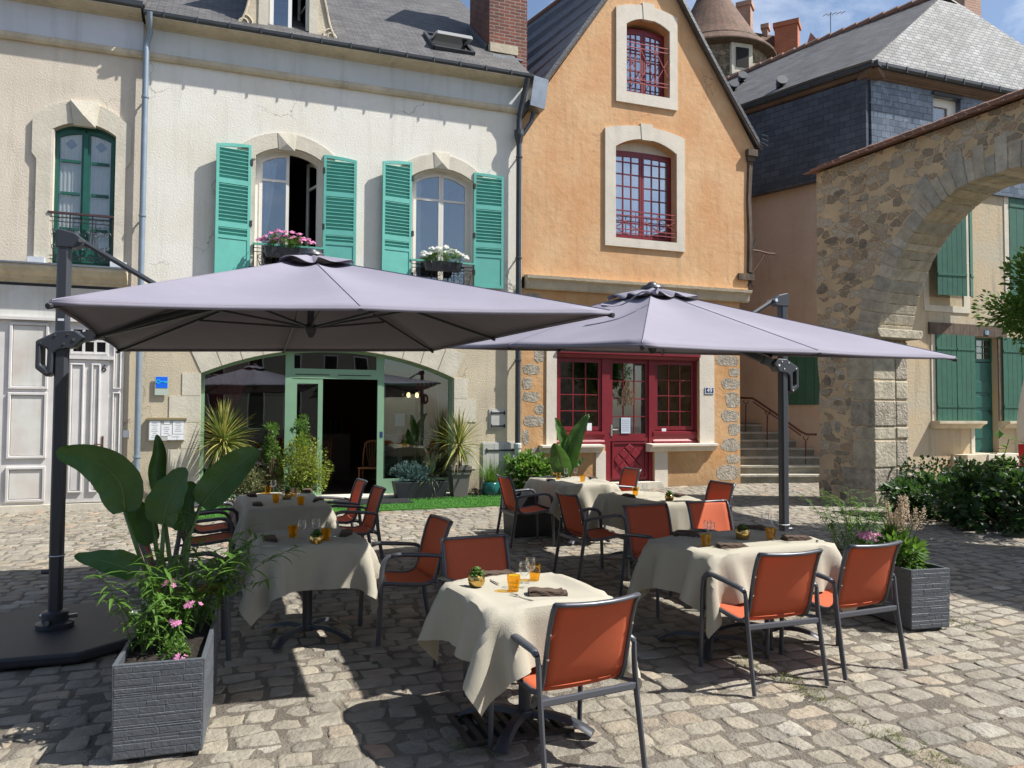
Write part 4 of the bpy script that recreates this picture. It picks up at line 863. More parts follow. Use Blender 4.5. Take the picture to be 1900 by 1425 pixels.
    q=MB(); q.box(dx0+.06,dx1-.04,-.058,-.053,za,zb2); q.build('fanlight_pane',GLASS_S,sh); q=MB(); q.box(dx0+.06,dx1-.04,-.0535,-.0525,za,zb2); q.build('fanlight_backing',DARK,sh)
    q=MB(); 
    for i in range(4): x=dx0+.06+(dx1-dx0-.10)*i/3; q.box(x-.02,x+.02,-.075,-.0585,za-.02,zb2+.02)
    for z in (za,(za+zb2)/2,zb2): q.box(dx0+.081,dx1-.061,-.072,-.0588,z-.018,z+.018)
    q.build('fanlight_bars',PINKW,sh)
    q=MB(); xh=dx1-.07; zh_=F.zs(190,825,-.1); q.box(xh-.015,xh+.015,-.095,-.086,zh_-.22,zh_+.14); q.tube([(xh,-.10,zh_),(xh,-.14,zh_),(xh-.10,-.14,zh_+.01),(xh-.15,-.14,zh_-.02)],.010,8); q.build('door_handle',RUSTI,dr)
    text('6',.17,BLACK,dr,(dx1-.075,-.092,F.zs(190,684,-.1)))
    q=MB(); x,z=F(234,805,-.02); q.box(x-.05,x+.05,-.03,-.001,z-.06,z+.06); q.build('doorbell',PAPER,H)
    return H
beige_house()
# ============================================================ orange gabled house
def blob(cx,cz,w,h,seed,n=14):
    r=random.Random(seed); pts=[]
    for i in range(n):
        a=2*math.pi*i/n; e=3.2; c,s_=math.cos(a),math.sin(a); q=(abs(c)**e+abs(s_)**e)**(-1/e)
        pts.append((cx+w/2*q*c*r.uniform(.86,1.06),cz+h/2*q*s_*r.uniform(.84,1.08)))
    return pts
def leaded(par,x0,x1,z0,z1,y,cols,rows,m=WINE,gm=GLASS_D,fw=.06,curve=0):
    return casement(par,'casement',x0,x1,z0,z1,y,m,gm,cols,rows,fw=fw,bw=.022)
def orange_house():
    H=thing('orange_gabled_house','narrow ochre orange house with a steep slate gable and a wine red shopfront','house',F.o,F.a)
    xl=XR+.005; lt=F.zs(1180,524,-.12); lb=F.zs(1180,548,-.05)
    xr0=F.xs(1373,750); xr1=F.xs(1387,420)
    zL=F.zs(994,187); zR=F.zs(1404,276); xR=F.xs(1404,276)
    ap=F(1203,-104)
    zA=ap[1]; xA=ap[0]; zLL=zL+(zA-zL)*((xl-F.xs(994,187))/(xA-F.xs(994,187)))
    def wop(l,r,sp,crown,bot,mid): return arch(F.xs(l,mid),F.xs(r,mid),F.zs((l+r)/2,bot),F.zs(l,sp),F.zs((l+r)/2,crown))
    wu=wop(1161,1241,45,38,177,110); wl=wop(1141,1254,272,260,446,350)
    mb=MB(); mb.wall([(xl,lt-.02),(xr1,lt-.02),(xr1,F.zs(1385,285)),(xR,zR-.10),(xA,zA),(xl,zLL)],[wu,wl],0,.4); 
    # gentle unevenness of the old render is in the bump; wall proper
    mb.build('gable_wall',PL_ORANGE,H)
    # ledge between storeys
    mb=MB(); mb.sweepx([(.02,lb),(-.05,lb),(-.07,lb+.03),(-.10,lt-.10),(-.17,lt-.06),(-.18,lt),(.02,lt+.03)],xl+.06,F.xs(1392,530,-.1)); mb.build('string_course',STONE_D,H)
    # ground floor
    sx0,sx1=F.xs(1032,750),F.xs(1297,750); zt=F.zs(1165,640); zf=gz(16.6)
    zsill=F.zs(1070,826,-.1)
    dx0,dx1=F.xs(1123,850),F.xs(1214,850)
    hole=[(sx0,zsill),(dx0,zsill),(dx0,zf),(dx1,zf),(dx1,zsill),(sx1,zsill),(sx1,zt),(sx0,zt)]
    outer=[(xl,GB),(dx0,GB),(dx0,zf),(dx0,zsill),(sx0,zsill),(sx0,zt),(sx1,zt),(sx1,zsill),(dx1,zsill),(dx1,zf),(dx1,GB),(xr0,GB),(xr0,lb+.01),(xl,lb+.01)]
    mb=MB(); mb.prism(outer,0,.35); mb.build('ground_floor_wall',PL_ORLOW,H)
    mb=MB(); mb.box(xl,xl+.25,.4,9,GB,zLL-.3); mb.box(xr0-.3,xr0,.35,9,GB,lt+.02); mb.box(xr1-.3,xr1-.001,.4,9,lt+.021,zR-.5); mb.box(xl,xr1,9,9.3,GB,zR); mb.build('side_wall',PL_ORANGE,H)
    # quoin stones showing through the render
    k=0
    for xa,xb,sd,sy in ((xl+.02,F.xs(1010,750),1,0),(F.xs(1326,750),xr0-.005,2,0)):
        z=zf+.1; r=random.Random(sd); left=True
        while z<lb-.25:
            h=r.uniform(.2,.36); wq=(xb-xa)*r.uniform(.65,.98) if left else (xb-xa)*r.uniform(.32,.6)
            side=(sd==2); cx=(xb-wq/2) if (side) else (xa+wq/2 if r.random()<.5 else xb-wq/2)
            m=MB(); m.prism(blob(cx,z+h/2,wq,h*.97,k+sd*50),-.004,.02); m.build('quoin_stone',STONE_G,H,bevel=.003); k+=1
            z+=h+r.uniform(.015,.06); left=not left
    # stone jambs
    each('door_jamb',STONE_O,H,[(F.xs(1013,750),sx0-.001,-.03,.25,zsill-.02,lb-.3),(sx1+.001,F.xs(1324,750),-.03,.25,zsill-.02,lb-.3),(F.xs(1106,860,-.03),dx0-.001,-.03,.3,zf,zsill-.14),(dx1+.001,F.xs(1239,860,-.03),-.03,.3,zf,zsill-.14)])
    for a,b in ((F.xs(1007,830,-.2),F.xs(1132,830,-.2)-.12),(F.xs(1208,830,-.2)+.04,F.xs(1334,830,-.2))):
        mb=MB(); mb.sweepx([(.2,zsill-.16),(-.06,zsill-.16),(-.10,zsill-.12),(-.12,zsill-.07),(-.20,zsill-.04),(-.20,zsill),(.2,zsill+.02)],a,b); mb.build('stone_sill',STONE_O,H)
    # wine red shopfront
    y=.10; P0,P1=F.xs(1116,750,y),F.xs(1131,750,y); Q0,Q1=F.xs(1203,750,y),F.xs(1214,750,y); zh=F.zs(1165,668,y)
    S=MB(); S.box(sx0,sx0+.06,y-.02,y+.10,zsill,zt); S.box(sx1-.06,sx1,y-.02,y+.10,zsill,zt); S.box(P0,P1,y-.03,y+.10,zf+.05,zt); S.box(Q0,Q1,y-.03,y+.10,zf+.05,zt)
    S.box(sx0,sx1,y-.034,y+.10,zh+.0,zt); sf=S.build('shopfront_frame',WINE,H)
    m=MB(); m.sweepx([(y-.035,zh+.02),(y-.08,zh+.02),(y-.13,zh+.08),(y-.17,zh+.10),(y-.17,zh+.15),(y-.035,zh+.16)],sx0,sx1); m.build('shopfront_moulding',WINE,H)
    zb=F.zs(1070,808,y)
    for a,b in ((sx0+.06,P0),(Q1,sx1-.06)):
        leaded(sf,a+.003,b-.003,zb+.10,zh-.003,y+.0,3,4,fw=.075,gm=GLASS_S)
        m=MB(); m.sweepx([(y+.08,zsill+.005),(y-.06,zsill+.005),(y-.06,zsill+.06),(y-.02,zsill+.10),(y-.05,zb+.02),(y-.05,zb+.07),(y+.08,zb+.097)],a-.05,b+.05); m.build('timber_sill',WINE,H)
    # door
    m=MB(); za=zf+.16; zp=F.zs(1165,812,y)
    m.box(P1+.003,Q0-.003,y+.01,y+.06,za,zp); m.box(P1+.003,Q0-.003,y-.01,y+.009,zp-.07,zp); dr=m.build('door',WINE,sf)
    leaded(dr,P1+.003,Q0-.003,zp+.001,zh-.003,y+.004,3,4,fw=.07,gm=GLASS_S)
    cx=(P1+Q0)/2; cz=(za+zp)/2-.03; hw=(Q0-P1)/2-.09; hh=(zp-za)/2-.10
    m=MB(); m.wall([(cx-hw-.03,cz-hh-.03),(cx+hw+.03,cz-hh-.03),(cx+hw+.03,cz+hh+.03),(cx-hw-.03,cz+hh+.03)],[[(cx-hw,cz-hh),(cx+hw,cz-hh),(cx+hw,cz+hh),(cx-hw,cz+hh)]],y-.012,.02); m.build('door_panel_frame',WINE,dr)
    for i in (-1,0,1):
        for j in (-1,0,1):
            qx,qz=cx+(i+j)*.135,cz+(i-j)*.135; r_=.115
            pl=[(qx-r_,qz),(qx,qz-r_),(qx+r_,qz),(qx,qz+r_)]
            if abs(i+j)==2 or abs(i-j)==2:
                if abs(qx-cx)>hw-.03 or abs(qz-cz)>hh+.02: continue
            pl=[(min(max(a,cx-hw+.01),cx+hw-.01),min(max(b,cz-hh+.01),cz+hh-.01)) for a,b in pl]
            m=MB(); m.prism(pl,y-.022,y+.012); m.build('lozenge_panel',WINE,dr,bevel=.012)
    m=MB(); hz_=F.zs(1127,797,y); m.box(P1+.02,P1+.06,y-.02,y+.0,hz_-.14,hz_+.1); m.tube([(P1+.04,y-.02,hz_),(P1+.04,y-.06,hz_),(P1+.17,y-.06,hz_)],.01,8); m.build('door_handle',STEEL,dr)
    m=MB(); r=random.Random(4); hx,hz2=F.xs(1163,712,y-.04),F.zs(1163,722,y-.04)
    for i in range(150):
        t=r.uniform(0,1); sx=r.uniform(-1,1); ww=.17*math.sin(math.pi*min(1,(t*.75+.22)))*(1 if t<.8 else .9); px_=hx+sx*ww*(1-t*.25); pz=hz2-.28+t*.46-(abs(sx)*-.06 if t>.8 else 0)
        m.bar((px_,y-.03-r.uniform(0,.05),pz),(px_+r.uniform(-.03,.03)*1.5,y-.04-r.uniform(0,.03),pz-r.uniform(.06,.12)),.012,.004)
    wr=m.build('hanging_straw_heart',mat('dried_straw',(.33,.23,.14),.9,var=.3,vs=40),None); tag(wr,'dried straw heart hanging on the wine red glazed door','ornament'); wr.matrix_world=Matrix.Translation(F.o)@Matrix.Rotation(F.a,4,'Z')
    m=MB(); b0,b1=F.xs(1152,790,y),F.xs(1169,790,y); m.box(b0,b1,y-.012,y-.008,F.zs(1160,804,y),F.zs(1160,775,y)); nt_=m.build('paper_notice',mat('pale_blue_paper',(.55,.62,.72),.6),H)
    for zz in range(7):
        m2=MB(); z_=F.zs(1160,779+zz*3.4,y); m2.box(b0+.02,b1-.02,y-.0145,y-.0125,z_-.004,z_+.004); m2.build('printed_line',PRINT,nt_)
    m=MB(); m.box(F.xs(1089,791,y)-.0,F.xs(1098,791,y),y-.0,y+.004,F.zs(1093,799,y),F.zs(1093,785,y)); m.build('window_sticker',PAPER,H)
    m=MB(); m.box(F.xs(1228,798,y)-.0,F.xs(1236,798,y),y-.0,y+.004,F.zs(1232,802,y),F.zs(1232,795,y)); m.build('window_sticker',PAPER,H)
    m=MB(); m.box(P0-.02,Q1+.02,-.18,.3,zf-.2,zf+.13); m.build('door_step',STONE,H)
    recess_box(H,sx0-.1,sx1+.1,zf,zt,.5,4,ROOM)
    # upper windows
    for op,(sl,sr,st,sb,sm),nr,rz_ in ((wu,(1143.5,1257,15,200,100),6,(85,158)),(wl,(1123,1270.5,239,465,350),7,(395,436))):
        a,b=F.xs(sl,sm,-.04),F.xs(sr,sm,-.04); zb_=F.zs((sl+sr)/2,sb-4,-.04); zt_=F.zs((sl+sr)/2,st-4,-.04)
        out=arch(a,b,zb_,zt_-.14,zt_,14); m=MB(); m.wall(out,[op],-.045,.065); m.build('window_surround',STONE_O,H)
        kx=(op[0][0]+op[1][0])/2; zz=max(p[1] for p in op); m=MB(); m.prism([(kx-.12,zz-.02),(kx+.12,zz-.02),(kx+.15,zt_+.06),(kx-.15,zt_+.06)],-.055,.02); m.build('keystone',STONE_O,H)
        xa,xb,za_=op[0][0],op[1][0],op[0][1]; zs_=op[-1][1]; zz2=max(p[1] for p in op); y2=.2; zt_f=zs_+.055 if nr==6 else zs_+.02
        fr=MB(); fil=MB(); fil.prism([(xa-.01,zt_f-.12),(xb+.01,zt_f-.12)]+arch(xa-.01,xb+.01,za_,zs_,zz2+.01,14)[2:],y2+.01,y2+.1); fil.build('window_head',STONE_O,H) if nr!=6 else None
        fr.wall(arch(xa-.02,xb+.02,za_-.02,min(zs_,zt_f-.03),zt_f,14),[arch(xa+.05,xb-.05,za_+.06,zs_-.08,zt_f-.07,14)],y2,.08); wn=fr.build('window',WINE,H)
        xm=(xa+xb)/2
        for p,q in ((xa+.045,xm-.005),(xm+.005,xb-.045)):
            def zh(x): return zs_-.08+(zt_f-zs_+.01)*(1-((x-xm)/((xb-xa)/2-.05))**2)
            n=6; m=MB(); inn=[(p+.05,za_+.13),(q-.05,za_+.13)]+[(q-.05+(p-q+.10)*i/n,zh(q-.05+(p-q+.10)*i/n)-.055) for i in range(n+1)]
            m.wall([(p,za_+.05),(q,za_+.05)]+[(q+(p-q)*i/n,zh(q+(p-q)*i/n)) for i in range(n+1)],[inn],y2-.02,.05)
            for i in (1,2): x=p+.05+(q-p-.1)*i/3; m.box(x-.012,x+.012,y2-.014,y2+.022,za_+.12,zh(x)-.03)
            for i in range(1,nr): z=za_+.13+(zs_-za_-.1)*i/nr; m.box(p+.045,q-.045,y2-.012,y2+.020,z-.012,z+.012)
            o=m.build('casement',WINE,wn)
            g=MB(); g.prism([(p+.045,za_+.12),(q-.045,za_+.12)]+[(q-.045+(p-q+.09)*i/n,zh(q-.045+(p-q+.09)*i/n)-.05) for i in range(n+1)],y2+.003,y2+.007); g.build('pane',GLASS_D,o)
            c=MB(); c.grid([[(p+.02+(q-p-.04)*i/16,y2+.10+.01*math.sin(i*1.7),za_+.1+(zs_-za_-.1)*j/4) for i in range(17)] for j in range(5)]); c.build('net_curtain',CURT,o,smooth=True)
        recess_box(H,xa-.1,xb+.1,za_-.1,zz2+.1,.4,2,ROOM)
        # red guard rail
        m=MB(); z1,z0=F.zs((sl+sr)/2,rz_[0],-.0),F.zs((sl+sr)/2,rz_[1],-.0); yr=-.02; x0,x1=xa-.04,xb+.05
        for z in (z1,z1-.10,z0+.08,z0): m.bar((x0,yr,z),(x1,yr,z),.018,.018)
        xs_=[x0+(x1-x0)*i/3 for i in range(4)]
        for x in xs_: m.bar((x,yr,z0-.02),(x,yr,z1),.014,.014)
        for i in range(3):
            m.bar((xs_[i],yr,z1-.10),(xs_[i+1],yr,z0+.08),.012,.012); m.bar((xs_[i],yr,z0+.08),(xs_[i+1],yr,z1-.10),.012,.012)
            m.lathe([(.001,-.03),(.03,0),(.001,.03)],((xs_[i]+xs_[i+1])/2,yr,(z0+z1)/2),6)
        m.build('guard_rail',mat('faded_red_iron',(.30,.05,.06),.5),H)
    # plaques
    # timber corner post and bressummer end
    zc1=F.zs(1390,285,-.05); zc0=F.zs(1390,505,-.05); xp=F.xs(1385,400,0); m=MB()
    P=[(xp+.07,.02,zc0),(xp+.09,.02,zc0+.8),(xp+.06,.03,zc0+1.7),(xp+.10,.02,zc1-.2),(xp+.12,.02,zc1)]
    m.tube(P,.085,6); m.build('corner_post',WOODB,H)
    m=MB(); m.box(xp-.02,xp+.24,-.12,.3,zc1-.06,zc1+.09); m.box(xp+.0,xp+.18,-.08,.25,zc1-.17,zc1-.061); m.build('post_bracket',WOODB,H)
    m=MB(); m.box(xp-.25,xp+.16,-.06,.3,zc0-.18,zc0-.04); m.build('beam_end',WOODB,H)
    # roof: two slopes running back, verge boards
    rd=Vector((-.55,.835,0)); loc=lambda v:(Vector(v).dot(F.x),Vector(v).dot(F.y))
    bx,by=loc(rd); m=MB(); L_=9.5; ov=.14
    A=Vector((xA,-ov,zA+.13)); B=Vector((xA+bx*L_,by*L_,zA+.13))
    eL=Vector((xl-.10,-ov,zLL+.05)); eL2=eL+Vector((0,9.5,-.2)); eR=Vector((xR+.05,-ov,zR+.0)); eR2=eR+Vector((bx*0,9.3,0))
    # bell-cast right verge: slight curve
    n=8
    def crv(a,b,sg): return [a.lerp(b,i/n)+Vector((sg*.07*math.sin(math.pi*i/n),0,-.0)) for i in range(n+1)]
    m.grid([crv(eL,A,0),crv(eL2,B,0)]); m.grid([crv(eR,A,-1),crv(eR2,B,-1)]); rf=m.build('roof',SLATE_S,H,solid=.07)
    for a,b in ((eL,A),(eR,A)):
        m=MB(); sg=-1 if a is eR else 0; m.tube([p+Vector((0,.03,-.07)) for p in crv(a,b,sg)],.05,4,r2=.03); m.build('verge_board',WOODB,rf)
    m=MB(); m.tube([A+Vector((0,0,.03)),B+Vector((0,0,.03))],.09,8); m.build('ridge_tile',TILE1,rf)
    m=MB(); e=Vector((xR,-ov,zR)); 
    for i in range(3): m.bar(e+Vector((.03,0,.10+i*.09)),e+Vector((.16,-.05,.02+i*.11)),.05,.008)
    m.build('verge_clip',ZINC,rf)
    # iron bracket with twisted bars at the corner
    return H
orange_house()
def plaque(px0,py0,px1,py1,txt,label,fr=F,mat_=BLUE_D,y=-.045,tm=PAPER,cat='number plate',ts=.8):
    a=fr(px0,py1,y); b=fr(px1,py0,y); T=thing('number_plate',label,cat,fr.W((a[0]+b[0])/2,y,(a[1]+b[1])/2),fr.a); w=(b[0]-a[0])/2; h=(b[1]-a[1])/2
    m=MB(); m.box(-w,w,-.006,.01,-h,h); m.build('plate',mat_,T); m=MB(); m.wall([(-w,-h),(w,-h),(w,h),(-w,h)],[[(-w*.9,-h*.88),(w*.9,-h*.88),(w*.9,h*.88),(-w*.9,h*.88)]],-.0085,.003); m.build('plate_border',tm,T)
    text(txt,h*2*ts,tm,T,(0,-.008,0)); return T
plaque(1308,719,1324.5,730.5,'49','small navy enamel plate reading 49 on the stone jamb of the wine red shopfront',y=-.037,ts=1.0)
# key plaque and menu board, utility boxes
def fittings():
    a=F(287,733,-.04); b=F(313,698,-.04); cx,cz=(a[0]+b[0])/2,(a[1]+b[1])/2; w,h=(b[0]-a[0])/2,(b[1]-a[1])/2
    T=thing('key_plaque','clear wall plaque with a light blue key on a bright blue square','sign',F.W(cx,-.03,cz),F.a)
    m=MB(); m.box(-w,w,-.012,.0,-h,h); m.build('backing_plate',mat('frosted_perspex',(.45,.52,.45),.25),T)
    m=MB(); m.box(-w*.86,w*.86,-.016,-.0125,-h*.25,h*.92); m.build('blue_square',BLUE,T)
    m=MB(); kz=h*.42; kx=-w*.5; m.wall([(kx+w*.34*math.cos(t),kz+w*.34*math.sin(t)) for t in [2*math.pi*i/20 for i in range(20)]],[[(kx+w*.2*math.cos(t),kz+w*.2*math.sin(t)) for t in [2*math.pi*i/20 for i in range(20)]]],-.020,.003)
    m.box(kx+w*.3,w*.84,-.020,-.017,kz-w*.07,kz+w*.07); 
    for i in range(3): m.box(w*(.36+.17*i),w*(.46+.17*i),-.0198,-.0172,kz-w*.26,kz-w*.04)
    m.build('key_emblem',CYAN,T)
    a=F(275,818,-.06); b=F(343,779,-.06); w,h=(b[0]-a[0])/2,(b[1]-a[1])/2
    T=thing('menu_board','white menu board in a shallow case on the sandy wall left of the arch','menu board',F.W((a[0]+b[0])/2,-.002,(a[1]+b[1])/2),F.a)
    m=MB(); m.box(-w,w,-.06,0,-h,h); m.build('case',GREYB,T,bevel=.004)
    m=MB(); m.box(-w-.03,w+.03,-.08,0,h+.001,h+.035); m.build('top_rail',mat('gold_metal_rail',(.40,.33,.17),.4,metal=.5),T)
    pg=[(-w*.95,-w*.36,-h*.9,h*.9),(-w*.30,w*.28,-h*.55,h*.5),(-w*.16,w*.16,h*.58,h*.92),(w*.34,w*.95,-h*.35,h*.9),(w*.05,w*.95,-h*.92,-h*.42)]
    for (x0,x1,z0,z1) in pg:
        m=MB(); m.box(x0,x1,-.0635,-.0605,z0,z1); o=m.build('menu_page',PAPER,T)
        k=int((z1-z0)/.035); m=MB()
        for i in range(1,k): 
            z=z1-i*.035; l=(x1-x0)*(.35+.25*((i*7)%3)/2); c=(x0+x1)/2; m.box(c-l/2,c+l/2,-.0655,-.0637,z-.004,z+.003)
        if m.v: m.build('printed_text',PRINT,o)
    for (p0,q0,p1,q1,lab,nm) in ((908,759,937,797,'small white meter box with two black hinges on the wall right of the arch','meter_box'),(894,820,958,930,'low white cupboard door with a long black strap hinge beside the dark downpipe','wall_cupboard')):
        a=F(p0,q1,-.03); b=F(p1,q0,-.03); w,h=(b[0]-a[0])/2,(b[1]-a[1])/2
        T=thing(nm,lab,'wall box',F.W((a[0]+b[0])/2,-.002,(a[1]+b[1])/2),F.a)
        m=MB(); m.box(-w,w,-.015,0,-h,h); m.build('frame',GREYB,T)
        m=MB(); m.box(-w*.8,w*.84,-.034,-.016,-h*.84,h*.80) if nm=='meter_box' else m.box(-w*.95,w*.95,-.03,-.016,-h*.97,h*.97); dr=m.build('door',GREYB,T,bevel=.004)
        if nm=='wall_cupboard':
            for i in (-.3,.3): m=MB(); m.box(w*i-.004,w*i+.004,-.032,-.0305,-h*.95,h*.95); m.build('board_joint',PRINT,dr)
        for z in ((h*.62,-h*.66) if nm=='meter_box' else (h*.72,-h*.5)):
            m=MB(); m.bar((-w*.75,-.04,z),(w*.99,-.04,z),.012,.03); m.box(w*.86,w*1.0,-.05,-.012,z-.035,z+.035); m.box(-w*.78,-w*.70,-.045,-.030,z-.04,z+.04); m.build('strap_hinge',BLACK,T)
    # iron bracket
    p=F(1400,470,0); T=thing('iron_bracket','rusty twisted iron bracket on the dark corner post of the orange house','bracket',F.W(F.xs(1392,505),0,F.zs(1392,505)),F.a)
    def q(px,py): x,z=F(px,py,0); return (x-F.xs(1392,505),0,z-F.zs(1392,505))
    m=MB(); m.tube([q(1404,443),q(1396,460),q(1395,480),q(1394,512),q(1392,522),q(1388,531)],.02,5); m.tube([q(1393,515),q(1394,527),q(1398,533)],.014,5); m.build('upright',BLACK,T)
    m=MB(); m.tube([q(1396,464),q(1410,466),q(1425,470),q(1437,471)],.022,5); m.tube([q(1395,507),q(1407,490),q(1419,471)],.018,5); m.build('arm',RUSTI,T)
    m=MB(); m.tube([q(1434,471),q(1445,466)],.007,4); m.tube([q(1434,471),q(1444,476)],.007,4); m.tube([q(1425,471),q(1427,490),q(1427,518)],.006,4); m.tube([q(1421,471),q(1423,488)],.008,4); m.build('barbed_end',RUSTI,T)
    # wall lamp hook at the white house corner
    T=thing('wall_hook','thin curved metal hook on the wall left of the dark downpipe','hook',F.W(F.xs(945,540),0,F.zs(945,540)),F.a)
    m=MB(); m.tube([(-.12,-.02,.0),(-.11,-.04,.10),(-.02,-.06,.14),(.06,-.06,.08),(.10,-.02,0)],.008,6); m.build('rod',GREYB,T)
fittings()
# ============================================================ slate-hung house behind the arch and its green door front
g=gnd(1685,893); E=Frame(g,R(20)); xc=E.xs(1618,400)
E=Frame(E.W(xc,0,0)-Vector((0,0,g.z)),R(20))     # origin at the corner, z=0
SIDE=math.atan2(.752,-.659)                        # direction of the long side wall
def slate_house():
    H=thing('slate_hung_house','large house with dark slate hung upper walls, silvery hipped roof and green shuttered front','house',E.o,E.a)
    eav=E.zs(1622,118,-.3); z_cor=E.zs(1618,150,0); zsb=E.zs(1700,330,0)
    Lf=8.05*1.0; G0=-.3
    sdx,sdy=Vector((math.cos(SIDE),math.sin(SIDE),0)).dot(E.x),Vector((math.cos(SIDE),math.sin(SIDE),0)).dot(E.y)
    SL=9.0
    # side wall local frame
    S=Frame(E.o,SIDE+math.pi)  # x runs back->front ; y points into the house? (handled by sign)
    sh=bpy.data.objects.new('side',None)
    zmid=E.zs(1519,342,0)
    D_=Frame(E.o,SIDE); zsl=D_.zs(1450,356)
    # lower walls (render), front part openings measured from the photo
    def fx(px,py,y=0): return E(px,py,y)
    uw=[fx(1719,553),fx(1790,553)]
    ux0,ux1=E.xs(1722,480),E.xs(1786,480); uz0,uz1=E.zs(1750,552),E.zs(1750,330)
    ux2,ux3=E.xs(1872,480),E.xs(1950,480)
    lx0,lx1=E.xs(1737,700),E.xs(1806,700); lz0,lz1=E.zs(1770,781),E.zs(1770,622)
    dx0,dx1=E.xs(1807,740),E.xs(1852,740); dz0,dz1=E.zs(1830,840),E.zs(1830,626)
    rx0,rx1=E.xs(1859,700),E.xs(1925,700)
    holes=[[(ux0,uz0),(ux1,uz0),(ux1,uz1),(ux0,uz1)],[(ux2,uz0),(ux3,uz0),(ux3,uz1),(ux2,uz1)],[(dx0,dz0),(dx1,dz0),(dx1,dz1),(dx0,dz1)]]
    m=MB(); m.wall([(0,G0),(Lf,G0),(Lf,zmid+.3),(0,zmid+.3)],holes,0,.4); m.build('front_wall',PL_GREY,H)
    # upper slate front with small window
    wx0,wx1=E.xs(1733,210,-.1),E.xs(1784,210,-.1); wz1=E.zs(1758,180,-.1); wz0=wz1-1.35
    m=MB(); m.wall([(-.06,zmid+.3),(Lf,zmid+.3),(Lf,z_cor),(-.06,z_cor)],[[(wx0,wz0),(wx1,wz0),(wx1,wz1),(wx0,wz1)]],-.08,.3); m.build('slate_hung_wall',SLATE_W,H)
    m=MB(); m.wall([(wx0,wz0),(wx1,wz0),(wx1,wz1),(wx0,wz1)],[[(wx0+.08,wz0+.08),(wx0+.62,wz0+.08),(wx0+.62,wz1-.2),(wx0+.08,wz1-.2)]],.06,.05); m.build('window_frame',CREAMW,H); m=MB(); m.box(wx0,wx1,.10,.11,wz0,wz1); m.build('pane',GLASS_W,H); recess_box(H,wx0,wx1,wz0,wz1,.2,1.5,DARK)
    m=MB(); m.box(wx0-.02,wx1+.02,-.12,-.07,wz1,wz1+.08); m.build('lintel',BLACK,H)
    # side: object with its own axes so slates run along the wall
    def sideobj(name,mt,x0,x1,y0,y1,z0,z1):
        mm=MB(); mm.box(x0,x1,y0,y1,z0,z1); o=mm.build(name,mt,H); o.rotation_euler=(0,0,SIDE-E.a); return o
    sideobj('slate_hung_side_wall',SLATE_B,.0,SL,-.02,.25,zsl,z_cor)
    sideobj('rendered_side_wall',PL_PINK,.02,SL,-.20,.05,G0,zsl+.05)
    sideobj('side_cornice',WOODB,-.1,SL,-.03,.22,z_cor,eav-.12) if False else None
    # rear walls
    m=MB(); m.box(Lf-.3,Lf,.4,9,G0,z_cor); m.build('end_wall',PL_GREY,H)
    # cornice
    cm=mat('brown_moulded_cornice',(.17,.11,.075),.8,var=.3,vs=2)
    pr=cornice_profile(.30,z_cor-.02,eav-.10,.1)
    m=MB(); m.sweepx(pr,-.30,Lf+.2); m.build('cornice',cm,H)
    m=MB(); m.sweepx([(-y,z) for y,z in pr],-.30,SL); o=m.build('side_cornice',cm,H); o.rotation_euler=(0,0,SIDE-E.a)
    gp=[(-.2,eav-.10),(-.36,eav-.10),(-.40,eav-.05),(-.40,eav+.02),(-.38,eav+.02),(-.36,eav-.06),(-.2,eav-.06)]
    m=MB(); m.sweepx(gp,-.35,Lf+.2)
    for i in range(14): x=.1+i*.6; m.box(x-.012,x+.012,-.412,-.401,eav-.12,eav+.03)
    m.build('gutter',ZINC_D,H)
    m=MB(); m.sweepx([(-y,z) for y,z in gp],-.35,SL)
    for i in range(14): x=.1+i*.6; m.box(x-.012,x+.012,.401,.412,eav-.12,eav+.03)
    o=m.build('side_gutter',ZINC_D,H); o.rotation_euler=(0,0,SIDE-E.a)
    # hipped roof
    d=ray(1752,-10); # apex on the vertical plane through the middle of the front
    mid=E.x*(Lf/2); nrm=Vector((-math.sin(SIDE),math.cos(SIDE),0)); t=((E.o+mid-CAM).dot(nrm))/d.dot(nrm); Aw=CAM+d*t; a=Aw-E.o; A=Vector((a.dot(E.x),a.dot(E.y),Aw.z))
    ov=.36; c0=Vector((-ov*.9,-ov,eav+.02)); c1=Vector((Lf+ov,-ov,eav+.02)); sd=Vector((sdx,sdy,0))
    # the ridge follows the far silhouette of the slope
    d2=ray(1349,150); t=None
    nx_=16
    R2=A+sd*13
    # drop the ridge end so it lies on the photographed silhouette
    m=MB(); k=10
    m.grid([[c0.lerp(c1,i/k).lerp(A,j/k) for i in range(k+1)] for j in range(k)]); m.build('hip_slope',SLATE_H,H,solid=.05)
    e2=c0+sd*13.5; P=[]
    for j in range(k+1):
        P.append([ (c0+sd*(13.5*i/nx_)).lerp(A+sd*(13*i/nx_)-Vector((0,0,.75*(i/nx_)**2)),j/k)+Vector((0,0,.02*math.sin(i*1.1+j))) for i in range(nx_+1)])
    mm=MB(); mm.grid(P)
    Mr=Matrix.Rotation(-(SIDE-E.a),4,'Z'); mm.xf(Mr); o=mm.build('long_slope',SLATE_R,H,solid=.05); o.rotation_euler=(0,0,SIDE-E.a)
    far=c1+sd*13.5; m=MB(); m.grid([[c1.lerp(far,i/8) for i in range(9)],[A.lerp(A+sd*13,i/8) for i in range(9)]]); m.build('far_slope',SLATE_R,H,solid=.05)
    rg=MB()
    n=34
    for i in range(n):
        p=A+sd*(13*i/n)-Vector((0,0,.75*(i/n)**2)); q=A+sd*(13*(i+.96)/n)-Vector((0,0,.75*((i+1)/n)**2)); rg.tube([p+Vector((0,0,.05)),q+Vector((0,0,.03))],[.12,.10],8)
    rg.build('ridge_tiles',TILE1,H)
